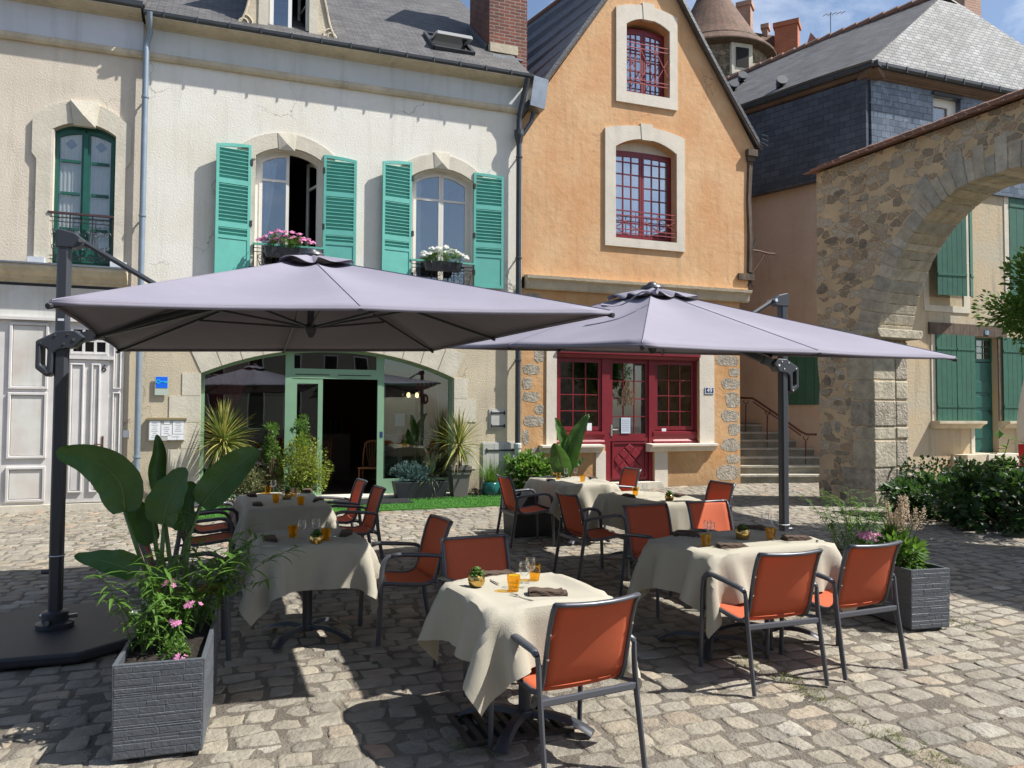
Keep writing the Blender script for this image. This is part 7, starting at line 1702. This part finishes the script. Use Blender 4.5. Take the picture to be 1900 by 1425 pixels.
def flowers(par,c,n,rad,sz,mt,seed,name='blossom',flat=.6,petals=5):
    r=random.Random(seed); m=MB(); c=Vector(c)
    for i in range(n):
        v=rv(r); p=c+Vector((v.x*rad,v.y*rad,abs(v.z)*rad*flat)); nrm=(v+Vector((0,-.6,.7))).normalized(); a=nrm.cross(Vector((0,0,1)))
        if a.length<.01: a=Vector((1,0,0))
        a.normalize(); b=nrm.cross(a)
        for k in range(petals):
            t=2*math.pi*k/petals; d=a*math.cos(t)+b*math.sin(t); e=a*math.cos(t+.5)+b*math.sin(t+.5); f=a*math.cos(t-.5)+b*math.sin(t-.5)
            m.add([p,p+e*sz*.7,p+d*sz+nrm*sz*.15,p+f*sz*.7],[(0,1,2),(0,2,3)])
    return m.build(name,mt,par,norm=False)
def bush(par,c,rx,ry,rz_,n,L_,mt,seed,name='foliage',clumps=26,wl=.5,stems=True,surf=.5):
    "leaf clumps scattered through an uneven volume"
    r=random.Random(seed); m=MB(); c=Vector(c); st=MB(); cl=[]
    for i in range(clumps):
        v=rv(r); v=v*(r.uniform(surf,1)/max(v.length,.2)); 
        cl.append((c+Vector((v.x*rx,v.y*ry,v.z*rz_)),r.uniform(.16,.34)*min(rx,rz_)*1.2,v))
    for i in range(n):
        cc,rad,v=cl[r.randrange(clumps)]; w=rv(r); p=cc+w*rad; d=(w+v*.6+rv(r)*.5+Vector((0,0,.15))).normalized(); leafq(m,p,d,(rv(r)+Vector((0,0,1))).normalized(),L_*r.uniform(.6,1.3),L_*wl*r.uniform(.8,1.2))
    if stems:
        for cc,rad,v in cl: 
            b=c+Vector((v.x*.08,v.y*.08,-rz_*1.0)); mid=b.lerp(cc,.5)+Vector((r.uniform(-.05,.05)*rx,r.uniform(-.05,.05)*rx,.1*rz_)); st.tube([b,mid,cc],[.010,.006,.003],5)
        st.build('stems',STEM,par)
    return m.build(name,mt,par,norm=False)
def yucca(name,label,loc,trunk,crown,L_,n,seed,pot,mats_=(YUC1,YUC2),w_=.035,group=None):
    T=thing(name,label,'plant',loc,0,group); r=random.Random(seed); z0=0
    if pot=='taper':
        m=MB(); rr=[]; 
        def ring(u,z): return [(-u,-u,z),(u,-u,z),(u,u,z),(-u,u,z)]
        m.grid([ring(.13,.0),ring(.17,.43),ring(.19,.44),ring(.20,.60),ring(.18,.60),ring(.17,.52)],closed=True); m.f.append((0,3,2,1)); m.mi.append(0); m.xf(Matrix.Rotation(R(20),4,'Z')); m.build('pot',GREYP,T,bevel=.004)
        m=MB(); m.box(-.2,.2,-.2,.2,.50,.53); m.xf(Matrix.Rotation(R(20),4,'Z')); m.build('soil',SOIL,T); z0=.52
    c=Vector((0,0,z0+trunk)); m=MB(); m.tube([(0,0,z0),(.02,0,z0+trunk*.5),c],[.045,.038,.04],8); m.build('trunk',STEM,T)
    ms=[MB(),MB(),MB()]
    for i in range(n):
        t=i/n; el=R(88)-R(150)*t**1.15+r.uniform(-.15,.15); a=i*2.39996+r.uniform(-.3,.3); d=Vector((math.cos(a)*math.cos(el),math.sin(a)*math.cos(el),math.sin(el)))
        k=2 if t>.86 and r.random()<.7 else (0 if r.random()<.6 else 1)
        LL=L_*r.uniform(.75,1.1)*(1 if k!=2 else .8); blade(ms[k],c+Vector((0,0,-.10*t))+d*.02,d,LL,w_*r.uniform(.7,1.1),.35+.9*t+(.8 if k==2 else 0),seg=6,fold=.22)
    for q,mt,nm in zip(ms,(mats_[0],mats_[1],DRYL),('pale_blades','green_blades','dry_blades')): 
        if q.v: q.build(nm,mt,T,smooth=False,norm=False)
    return T
# -- front left trough
g1=gnd(205,1421); g2=gnd(376,1409)
rot=R(17); W_=.43; D_=1.02; ctr=(g1+g2)/2+Vector((-math.sin(rot)*D_/2,math.cos(rot)*D_/2,0)); ctr.z=gz(ctr.y)
T=stone_trough('stone_effect_trough','tall dark stone effect trough with pink flowers and bamboo in the left foreground',ctr,rot,W_,D_,.49,.03)
def lw(v): 
    M=Matrix.Rotation(rot,3,'Z'); return ctr+M@Vector(v)
B=thing('bamboo_plant','bright green bamboo growing from the near end of the left foreground trough','plant',lw((0,-.12,.45)))
bamboo(B,(-.05,.0,0),20,.28,.55,.24,3,dens=9,leafL=.11,lean=(.15,.1,0)); 
B2=thing('bamboo_plant','taller loose bamboo arching right behind the pink flowers of the left trough','plant',lw((.05,.22,.45)))
bamboo(B2,(0,0,0),15,.45,.80,.22,5,dens=9,leafL=.115,lean=(.75,-.1,0))
Fp=thing('pink_flowers','small pink and white flowers at the near end of the left foreground trough','flowers',lw((.0,-.25,.45)))
for k,(v,mt,nn) in enumerate((((.10,-.15,.20),PETAL_P,7),((.14,-.02,.26),PETAL_P,6),((-.03,.1,.34),PETAL_P,9),((.15,-.17,.03),PETAL_P,5),((.10,-.22,.0),PETAL_P,3),((-.14,.10,.24),PETAL_W,12),((-.17,.0,.20),PETAL_W,5))): flowers(Fp,v,nn,.05,.016,mt,60+k)
bush(Fp,(.10,-.10,.06),.10,.09,.05,260,.03,LEAF_M,8,clumps=12,name='creeping_leaves',stems=False)
S=thing('strelitzia_plant','large dark green strelitzia with paddle leaves at the far end of the left trough','plant',lw((-.02,.38,.42)))
O=S.location.copy()
def pw(px,py,Y): d=ray(px,py); t=(Y-CAM.y)/d.y; return (CAM+d*t)-O
Yb=O.y
b0=Vector((0,0,0))
def SL(base_off,pst,axis,w_,twist,cup,seed):
    b=b0+Vector(base_off); big_leaf(S,b,[b]+[pw(*p) for p in pst],0,w_,[pw(*p) for p in axis],twist,cup,seed)
SL((-.05,0,0),[(262,1040,Yb),(232,950,Yb)],[(232,950,Yb),(222,895,Yb-.02),(175,855,Yb-.06),(103,838,Yb-.1)],.30,(.55,.1,.8),.25,1)
SL((.02,.02,0),[(345,1010,Yb+.05),(372,938,Yb+.05)],[(372,938,Yb+.05),(405,900,Yb+.1),(450,855,Yb+.15),(482,835,Yb+.2)],.25,(.6,.0,-.75),.3,2)
SL((0,-.02,0),[(300,1030,Yb-.05),(304,975,Yb-.05)],[(304,975,Yb-.05),(310,940,Yb-.06),(326,900,Yb-.06),(345,868,Yb-.05)],.29,(.9,-.25,-.3),.25,3)
SL((-.03,.03,0),[(290,1020,Yb+.1),(285,960,Yb+.1)],[(278,1010,Yb+.12),(262,975,Yb+.12),(252,945,Yb+.14),(248,925,Yb+.14)],.22,(.8,.5,-.3),.6,4)
SL((0,.04,0),[(310,1000,Yb+.2),(300,920,Yb+.22)],[(300,930,Yb+.22),(292,880,Yb+.24),(296,840,Yb+.25),(291,806,Yb+.25)],.17,(.9,.4,.1),.8,5)
SL((-.06,-.03,0),[(272,1090,Yb-.05),(252,1065,Yb-.08)],[(252,1065,Yb-.08),(228,1052,Yb-.1),(190,1040,Yb-.1),(138,1032,Yb-.1)],.20,(.1,.6,.8),.35,6)
SL((.02,-.05,0),[(300,1090,Yb-.15),(296,1075,Yb-.18)],[(296,1082,Yb-.18),(275,1072,Yb-.22),(300,1060,Yb-.2),(328,1040,Yb-.2)],.16,(.2,.6,.7),.5,7)
SL((.05,.0,0),[(345,1050,Yb),(352,1000,Yb)],[(340,985,Yb+.02),(345,950,Yb+.05),(352,915,Yb+.08),(368,905,Yb+.08)],.24,(.9,-.2,.1),.5,8)
SL((.06,.0,0),[(360,1080,Yb),(400,1048,Yb)],[(400,1052,Yb),(420,1035,Yb),(445,1018,Yb),(468,1005,Yb)],.14,(.1,.7,.6),.4,9)
# -- right trough
g1=gnd(1692,1176); rot2=R(14); ctr2=g1+Matrix.Rotation(rot2,3,'Z')@Vector((.185,.49,0)); ctr2.z=gz(ctr2.y)
stone_trough('stone_effect_trough','dark stone effect trough with cream plume flowers at the right end of the terrace',ctr2,rot2,.37,.98,.49,.02)
def lw2(v): return ctr2+Matrix.Rotation(rot2,3,'Z')@Vector(v)
A_=thing('astilbe_plant','leafy plant with cream plume flowers at the near end of the right trough','plant',lw2((-.05,-.22,.44)))
bush(A_,(0,0,.16),.19,.17,.15,900,.085,LEAF_M,11,clumps=30,wl=.42)
r=random.Random(12); m=MB(); st=MB()
for i in range(13):
    a=r.uniform(0,6.28); q=r.uniform(0,.13); top=Vector((math.cos(a)*q*1.35+.02,math.sin(a)*q,.40+r.uniform(-.02,.17))); base_=Vector((math.cos(a)*q*.4,math.sin(a)*q*.4,.05)); st.tube([base_,base_.lerp(top,.6)+Vector((0,0,.03)),top],.003,4)
    ax=(top-base_).normalized()
    for k in range(170):
        t=r.uniform(-.14,.05); rad=.045*(1-max(0,(t+.14))/.2)**.8+.006; b=r.uniform(0,6.28); p=top+ax*t+Vector((math.cos(b)*rad*r.uniform(.3,1.1),math.sin(b)*rad*r.uniform(.3,1.1),r.uniform(-.01,.01))); leafq(m,p,rv(r),rv(r).normalized(),.013,.009)
st.build('flower_stems',STEM_G,A_); m.build('flower_plumes',PETAL_C,A_,norm=False)
P_=thing('pink_phlox','low pink phlox between the bamboo and the plume flowers in the right trough','flowers',lw2((-.02,.10,.44)))
bush(P_,(0,0,.08),.15,.14,.09,420,.055,LEAF_M,13,clumps=16); flowers(P_,(-.05,0,.20),46,.11,.018,PETAL_P,14); flowers(P_,(.12,.06,.24),20,.06,.016,PETAL_P,15)
B3=thing('bamboo_plant','loose bamboo with arching stems at the far end of the right trough','plant',lw2((-.05,.34,.44)))
bamboo(B3,(0,0,0),26,.38,.66,.30,17,dens=10,leafL=.085,lean=(.1,0,0))
# -- dark trough behind the far left chair of the right group + strelitzia
g1=gnd(950,999); T3=thing('dark_trough','plain dark trough holding tall paddle leaves, behind the far left chair of the right group','planter',g1+Vector((.45,.42,0)),R(20))
m=MB(); m.grid([[(-.52,-.22,0),(.52,-.22,0),(.52,.22,0),(-.52,.22,0)],[(-.54,-.24,.55),(.54,-.24,.55),(.54,.24,.55),(-.54,.24,.55)],[(-.50,-.20,.55),(.50,-.20,.55),(.50,.20,.55),(-.50,.20,.55)],[(-.50,-.20,.45),(.50,-.20,.45),(.50,.20,.45),(-.50,.20,.45)]],closed=True); m.build('trough',ANTH_D,T3,bevel=.006)
m=MB(); m.box(-.5,.5,-.2,.2,.40,.47); m.build('soil',SOIL,T3)
S=thing('strelitzia_plant','upright dark strelitzia growing before the wine red shop window','plant',g1+Vector((.85,.62,.45))); O=S.location.copy(); Yb=O.y
SL((-.02,0,0),[(1052,880,Yb),(1058,862,Yb)],[(1056,868,Yb),(1062,835,Yb),(1075,800,Yb),(1092,768,Yb)],.30,(.8,-.3,-.4),.4,21)
SL((0,.02,0),[(1046,870,Yb),(1043,840,Yb)],[(1044,845,Yb),(1042,820,Yb),(1036,795,Yb),(1030,775,Yb)],.24,(.8,.5,.1),.6,22)
SL((0,-.03,0),[(1045,885,Yb-.05),(1045,875,Yb-.05)],[(1050,880,Yb-.05),(1042,860,Yb-.08),(1036,840,Yb-.1),(1028,822,Yb-.1)],.36,(.85,-.4,.2),.3,23)
SL((.03,0,0),[(1058,885,Yb),(1060,874,Yb)],[(1058,878,Yb),(1066,862,Yb),(1076,853,Yb),(1084,849,Yb)],.15,(.2,.7,.6),.4,24)
SL((-.04,0,0),[(1036,885,Yb),(1032,875,Yb)],[(1038,885,Yb),(1030,872,Yb),(1022,862,Yb),(1016,857,Yb)],.15,(.5,.5,-.6),.4,25)
# -- along the restaurant front
def base(px,py):
    p=gnd(px,py)
    if px<1000:
        x,z=F(px,py,-.42); p=F.W(x,-.42,0)
    return Vector((p.x,p.y,gz(p.y)))
yucca('yucca_plant','spiky cream edged yucca in the left corner of the restaurant front',base(412,935),1.16,0,.66,230,31,None,w_=.036)
m=MB(); 
yucca('yucca_plant','spiky yucca in a tall taupe pot right of the restaurant door',base(851,931),.52,0,.66,170,32,'taper',mats_=(YUC1,YUC2),w_=.034)
N=thing('nandina_bush','yellow green feathery bush left of the open restaurant door',  'bush',base(556,925))
bush(N,(-.02,0,.62),.50,.30,.56,4600,.050,LEAF_Y,33,clumps=64,wl=.45,surf=.4); bush(N,(.02,.05,1.22),.18,.16,.30,900,.05,LEAF_M,34,name='top_growth',clumps=16,stems=False,surf=.2); bush(N,(-.05,.05,.35),.34,.28,.30,900,.05,LEAF_M,36,name='inner_foliage',clumps=22,stems=False,surf=.1)
N2=thing('slender_shrub','slender dark green shrub against the glass, left of the feathery bush','bush',base(505,922)); bush(N2,(0,0,1.0),.15,.14,.52,900,.06,LEAF_M,35,clumps=26,wl=.35,surf=.1)
V=thing('variegated_shrub','low cream variegated shrub beside the left pane of the restaurant front','bush',base(455,932)); bush(V,(0,0,.34),.45,.28,.34,1500,.075,mat('variegated_leaf',(.30,.32,.14),.5,var=.7,vs=20,transl=.3),37,clumps=34,wl=.3)
V2=thing('brown_spiky_plant','brownish strap leaved plant between the variegated shrub and the feathery bush','plant',base(500,928)); q=MB(); r=random.Random(5)
for i in range(70): a=r.uniform(0,6.28); el=R(r.uniform(15,75)); blade(q,(0,0,.25),(math.cos(a)*math.cos(el),math.sin(a)*math.cos(el),math.sin(el)),r.uniform(.4,.7),.018,1.0,seg=5)
q.build('blades',mat('bronze_blade',(.14,.10,.05),.6,var=.4,vs=9),V2,norm=False)
BS=thing('blue_spruce','small blue green spruce at the left end of the low dark trough','shrub',base(768,930)+Vector((0,0,.34)))
q=MB(); r=random.Random(6)
for i in range(110):
    a=r.uniform(0,6.28); el=R(r.uniform(-5,80)); d=Vector((math.cos(a)*math.cos(el)*1.5,math.sin(a)*math.cos(el)*.8,math.sin(el)*.9)); L_=r.uniform(.16,.40); o=Vector((r.uniform(-.12,.12),0,.02)); 
    for k in range(60):
        t=r.uniform(.25,1); p=o+d.normalized()*L_*t; blade(q,p,(rv(r)*.9+d*.7),.036,.010,0,seg=1)
    q.tube([o,o+d.normalized()*L_],.005,4)
q.build('needles',LEAF_BL,BS,norm=False); bush(BS,(-.05,0,.15),.38,.16,.17,2200,.032,LEAF_BL,92,name='needle_clumps',clumps=40,wl=.35,stems=False,surf=.3)
yucca('spiky_cordyline','small spiky grey green cordyline at the right end of the low dark trough',base(800,930)+Vector((0,0,.30)),.15,0,.42,80,41,None,mats_=(mat('grey_green_blade',(.16,.19,.12),.5,var=.3,vs=12),YUC2),w_=.02)
T4=thing('low_dark_trough','low dark trough under the right pane of the restaurant front','planter',base(779,932),R(20)); m=MB(); a=.48; m.grid([[(-.44,-.15,0),(.44,-.15,0),(.44,.15,0),(-.44,.15,0)],[(-.50,-.19,.33),(.50,-.19,.33),(.50,.19,.33),(-.50,.19,.33)],[(-.47,-.16,.33),(.47,-.16,.33),(.47,.16,.33),(-.47,.16,.33)],[(-.46,-.15,.27),(.46,-.15,.27),(.46,.15,.27),(-.46,.15,.27)]],closed=True); m.f.append((0,3,2,1)); m.mi.append(0); m.build('trough',ANTH_D,T4,bevel=.006); m=MB(); m.box(-.46,.46,-.15,.15,.2,.28); m.build('soil',SOIL,T4)
TP=thing('teal_pot','round teal glazed pot with feathery green grass by the white cupboard door','plant pot',base(910,926)); m=MB(); m.lathe([(.10,.0),(.16,.06),(.185,.16),(.17,.25),(.15,.28),(.135,.27),(.13,.22),(.0,.22)],n=24,cap=False); m.build('pot',TEALP,TP,smooth=True)
q=MB(); r=random.Random(8)
for i in range(420): a=r.uniform(0,6.28); el=R(r.uniform(35,88)); blade(q,(r.uniform(-.08,.08),r.uniform(-.08,.08),.23),(math.cos(a)*math.cos(el),math.sin(a)*math.cos(el),math.sin(el)),r.uniform(.2,.62),.008,.9,seg=4)
q.build('grass_tuft',LEAF_M,TP,norm=False)
HY=thing('hydrangea_bush','bright green hydrangea with cream flower heads under the orange house wall','bush',base(985,918)); bush(HY,(0,0,.42),.52,.30,.36,1700,.10,mat('hydrangea_leaf',(.10,.22,.04),.5,var=.35,vs=8,transl=.35,tcol=(.2,.36,.05)),43,clumps=44,wl=.7,surf=.6)
for k,(dx,dz) in enumerate(((-.38,.42),(-.30,.30),(.05,.50),(.12,.32),(-.1,.25),(.42,.55),(.30,.36),(.0,.38))): flowers(HY,(dx,-.26,dz),26,.075,.018,PETAL_C,70+k,name='flower_head',petals=4)
GC=thing('ground_plant','small dark reddish plant on the turf beside the teal pot','plant',base(885,930)); bush(GC,(0,0,.07),.22,.12,.08,330,.04,mat('dark_reddish_leaf',(.05,.05,.03),.5,var=.5,vs=12),45,clumps=14)
# window boxes
def flower_box(label,x,y,z,mt,seed):
    T=thing('flower_box',label,'flower box',F.W(x,y,z),F.a,'flower boxes on the balconies'); m=MB(); m.grid([[(-.33,-.07,0),(.33,-.07,0),(.33,.07,0),(-.33,.07,0)],[(-.37,-.09,.17),(.37,-.09,.17),(.37,.09,.17),(-.37,.09,.17)],[(-.35,-.07,.17),(.35,-.07,.17),(.35,.07,.17),(-.35,.07,.17)],[(-.35,-.07,.12),(.35,-.07,.12),(.35,.07,.12),(-.35,.07,.12)]],closed=True); m.f.append((0,3,2,1)); m.mi.append(0); m.build('trough',ANTH_D,T)
    m=MB(); m.box(-.35,.35,-.07,.07,.08,.13); m.build('soil',SOIL,T)
    for x_ in (-.24,.24): m=MB(); m.tube([(x_,-.095,.02),(x_,-.10,.19),(x_,.09,.20),(x_,.11,.12)],.008,5); m.build('hook',BLACK,T)
    bush(T,(0,-.03,.24),.42,.14,.13,1300,.04,LEAF_M,seed,clumps=34,wl=.35,stems=False)
    r=random.Random(seed); bush(T,(0,-.03,.34),.34,.13,.10,500,.035,LEAF_M,seed+9,name='upper_foliage',clumps=18,wl=.35,stems=False)
    for k in range(26): u=(k%13)/12; flowers(T,(-.44+.88*u+r.uniform(-.03,.03),-.08+r.uniform(-.08,.07),.25+(.17 if k<13 else .08)*math.sin(math.pi*(u*.9+.05))+r.uniform(-.03,.04)),9,.055,.027,mt,seed*40+k,name='blossom',petals=8)
    return T
x,z=F(530,466,-.16); flower_box('dark flower box of pink daisies on the first floor balcony left',x,-.17,F.zs(530,478,-.17),PETAL_P,51)
x,z=F(822,480,-.16); flower_box('dark flower box of white daisies on the first floor balcony right',x,-.17,F.zs(822,503,-.17),PETAL_W,52)
# shrub bed at the right edge + tree branch
LEAF_E=mat('mid_green_shrub_leaf',(.045,.10,.03),.5,var=.5,vs=5,transl=.25,tcol=(.08,.18,.03))
def shrub(label,px,py,rx,ry,rz_,n,L_,seed,mt=LEAF_D,wl=.8,clumps=60):
    p=base(px,py); T=thing('garden_shrub',label,'shrub',p,0,'shrubs in the right bed'); bush(T,(0,0,rz_*.95),rx,ry,rz_,n,L_,mt,seed,clumps=clumps,wl=wl,surf=.45); return T
shrub('dark broad leaved shrub nearest the archway pier',1760,962,.95,.7,.36,2300,.11,61,LEAF_E)
shrub('dark broad leaved shrub at the right edge of the picture',1885,985,1.0,.8,.44,2500,.13,62,LEAF_E)
shrub('taller dark ivy like shrub before the green door steps',1850,925,1.1,.7,.42,2200,.10,63)
shrub('low thin twiggy shrub beside the archway pier',1715,940,.5,.5,.45,900,.07,64,clumps=40)
sp=thing('young_vine','thin young vine with a few large pale leaves in front of the green door',"plant",base(1868,960)); q=MB(); q.tube([(0,0,0),(.05,0,.5),(-.05,0,.9),(.06,0,1.25)],.008,5); q.build('stem',STEM_G,sp); q=MB(); r=random.Random(9)
for i in range(26): z_=r.uniform(.4,1.3); d=rv(r); d.z=abs(d.z)*.2; leafq(q,Vector((r.uniform(-.1,.1),r.uniform(-.1,.1),z_)),d,Vector((0,0,1)),r.uniform(.12,.22),.14)
q.build('leaves',LEAF_M,sp,norm=False)
# tree standing just outside the right edge: its crown hangs into the frame
def tree():
    Y=10.6; d=ray(1958,600); p=CAM+d*((Y)/d.y); T=thing('leafy_tree','leafy tree whose green branch hangs into the right edge of the picture','tree',(p.x+.35,Y,gz(Y)))
    m=MB(); m.tube([(0,0,-.1),(.05,0,1.0),(.0,.1,2.0),(-.1,.05,2.8)],[.11,.09,.08,.05],10); tr=m.build('trunk',STEM,T,smooth=True)
    for k,(x,y,z) in enumerate(((-.7,-.1,3.1),(.6,.3,3.4),(.1,-.5,3.6),(-.2,.5,3.7))): m=MB(); m.tube([(0,.08,2.2),(x*.5,y*.5+.05,2.75),(x,y,z)],[.05,.035,.015],7); m.build('limb',STEM,T)
    bush(T,(-.02,0,3.1),1.12,1.0,.95,12000,.085,LEAF_M,71,name='crown',clumps=70,wl=.6,stems=False,surf=.35)
tree()
# grass tufts and weeds between the setts
def weeds():
    q=MB(); r=random.Random(14)
    lines=[((1370,1218),(1560,1310),46,.10),((1600,1340),(1760,1425),26,.09),((1750,1150),(1890,1190),18,.10),((1240,1190),(1330,1215),10,.08),((180,1120),(260,1130),6,.3),((100,960),(260,975),34,.5),((180,990),(280,1010),24,.4),((845,1380),(900,1410),12,.1),((370,1000),(420,1010),8,.3),((150,1180),(320,1060),10,.3),((980,945),(1400,930),14,.5),((1400,900),(1500,885),14,.2)]
    for a,b,n,s_ in lines:
        for i in range(n):
            t=r.random(); p=gnd(a[0]+(b[0]-a[0])*t,a[1]+(b[1]-a[1])*t); p=p+Vector((r.uniform(-s_,s_),r.uniform(-s_,s_)*.7,0)); 
            for k in range(r.randrange(16,36)): an=r.uniform(0,6.28); blade(q,(p.x+r.uniform(-.03,.03),p.y+r.uniform(-.03,.03),gz(p.y)-.005),(math.cos(an)*.8,math.sin(an)*.8,r.uniform(.3,1)),r.uniform(.015,.05),.004,.8,seg=2)
    o=q.build('moss_and_weeds',mat('dry_moss',(.17,.19,.055),.9,var=.5,vs=8),None,norm=False); o['kind']='stuff'
weeds()
# turf, mat, drains
def flatthings():
    A=[F(370,935),F(925,935)]
    x0,x1=F.xs(372,940),F.xs(926,940); T=MB(); n=60; 
    yf=-1.85; P=[]
    for j in range(7):
        y=yf+ (1.12)*j/6; P.append([F.W(x0+(x1-x0)*i/n,y,0)+Vector((0,0,gz(F.W(x0+(x1-x0)*i/n,y,0).y)+.030)) for i in range(n+1)])
    T.grid(P); back=[[p-Vector((0,0,.03)) for p in P[0]],P[0]]; T.grid(back)
    o=T.build('artificial_turf_base',TURF,None,norm=False); o['kind']='structure'; o.name='turf_strip'
    q=MB(); r=random.Random(15)
    for i in range(22000):
        x=r.uniform(x0,x1); y=r.uniform(yf,-.13); w_=F.W(x,y,0); a=r.uniform(0,6.28); q_=Vector((w_.x,w_.y,gz(w_.y)+.029)); d=Vector((math.cos(a)*.5,math.sin(a)*.5,1)); L_=r.uniform(.015,.03); s_=Vector((-math.sin(a),math.cos(a),0))*.004
        q.add([q_+s_,q_-s_,q_+d*L_],[(0,1,2)])
    o=q.build('artificial_grass',mat('artificial_grass_blade',(.07,.27,.025),.6,var=.3,vs=5,transl=.3),None,norm=False); o['kind']='stuff'
    a=F.xs(612,938); b=F.xs(742,938); T_=thing('door_mat','black ribbed rubber mat on the turf before the restaurant door','door mat',F.W((a+b)/2,-.80,gz(F.W(a,-.80,0).y)+.045),F.a)
    w_=(b-a)/2; m=MB(); m.box(-w_,w_,-.36,.36,-.012,.004); m.build('mat_base',RUBBER,T_); m=MB()
    for i in range(36): y=-.34+.68*i/35; m.box(-w_+.02,w_-.02,y-.004,y+.004,.004,.012)
    m.build('rubber_ribs',RUBBER,T_)
    p=gnd(945,1345); T_=thing('drain_grate','rusty cast iron drain grate under the front table','drain grate',(p.x,p.y,gz(p.y)+.012),R(20)); m=MB()
    m.wall([(-.3,-.22),(.3,-.22),(.3,.22),(-.3,.22)],[[(-.27+.068*i,-.18),(-.235+.068*i,-.18),(-.235+.068*i,.18),(-.27+.068*i,.18)] for i in range(8)],-.008,.016); m.xf(Matrix.Rotation(R(90),4,'X')); m.build('grate',CAST,T_)
    m=MB(); m.box(-.29,.29,-.21,.21,-.010,-.0085); m.build('pit',DARK,T_)
    p=gnd(1592,953); T_=thing('manhole_cover','dark square manhole cover in the setts before the archway','manhole cover',(p.x,p.y,gz(p.y)+.012),R(20)); m=MB(); m.box(-.28,.28,-.28,.28,-.02,.008); m.build('cover',CAST,T_,bevel=.004)
    m=MB(); 
    for i in range(7): 
        for j in range(7): m.box(-.25+.075*i,-.20+.075*i,-.25+.075*j,-.20+.075*j,.008,.011)
    m.build('tread_pattern',CAST,T_)
flatthings()
# folded white and red parasol at the right edge
p=gnd(1908,905); T=thing('closed_parasol','closed white canvas parasol with a red lower band at the right edge','parasol',(p.x,p.y,gz(p.y)))
m=MB(); m.lathe([(.03,.95),(.17,1.0),(.20,1.25),(.15,1.8),(.06,2.3),(.02,2.4)],n=18); m.build('canvas',WHITEC,T,smooth=True); m=MB(); m.lathe([(.02,0),(.14,.0),(.14,.02),(.16,.5),(.175,.94),(.03,.945)],n=18); m.build('red_cover',REDP,T,smooth=True)
# wooden dining chair seen through the open door
def dining_chair(label,x,y,rz):
    zf=gz(15)+.035; T=thing('dining_chair',label,'chair',F.W(x,y,zf),F.a+rz,'wooden dining chairs')
    m=MB(); m.box(-.21,.21,-.2,.21,.44,.475); m.build('seat',WOODO,T,bevel=.01)
    for a,b in ((-.18,.17),(.18,.17)): m=MB(); m.tube([(a,b,.44),(a*1.05,b*1.1,0)],.018,8); m.build('leg',WOODO,T)
    for s_ in (-1,1): m=MB(); m.tube([(s_*.18,-.22,0),(s_*.18,-.18,.44),(s_*.17,-.20,.75),(s_*.15,-.24,.92)],.018,8); m.build('leg',WOODO,T)
    m=MB(); m.tube([(-.15,-.24,.92),(-.09,-.245,.97),(0,-.25,.985),(.09,-.245,.97),(.15,-.24,.92)],.022,8); m.build('top_rail',WOODO,T)
    for i in range(5): x_=-.1+.05*i; m=MB(); m.tube([(x_*.5,-.19,.48),(x_*1.0,-.21,.7),(x_*1.2,-.24,.95)],.009,6); m.build('back_slat',WOODO,T)
x=F.xs(688,880,.9); dining_chair('orange varnished wooden chair just inside the open restaurant door',x,1.0,R(160)); dining_chair('orange wooden chair deeper inside the restaurant',x-.85,2.6,R(120))
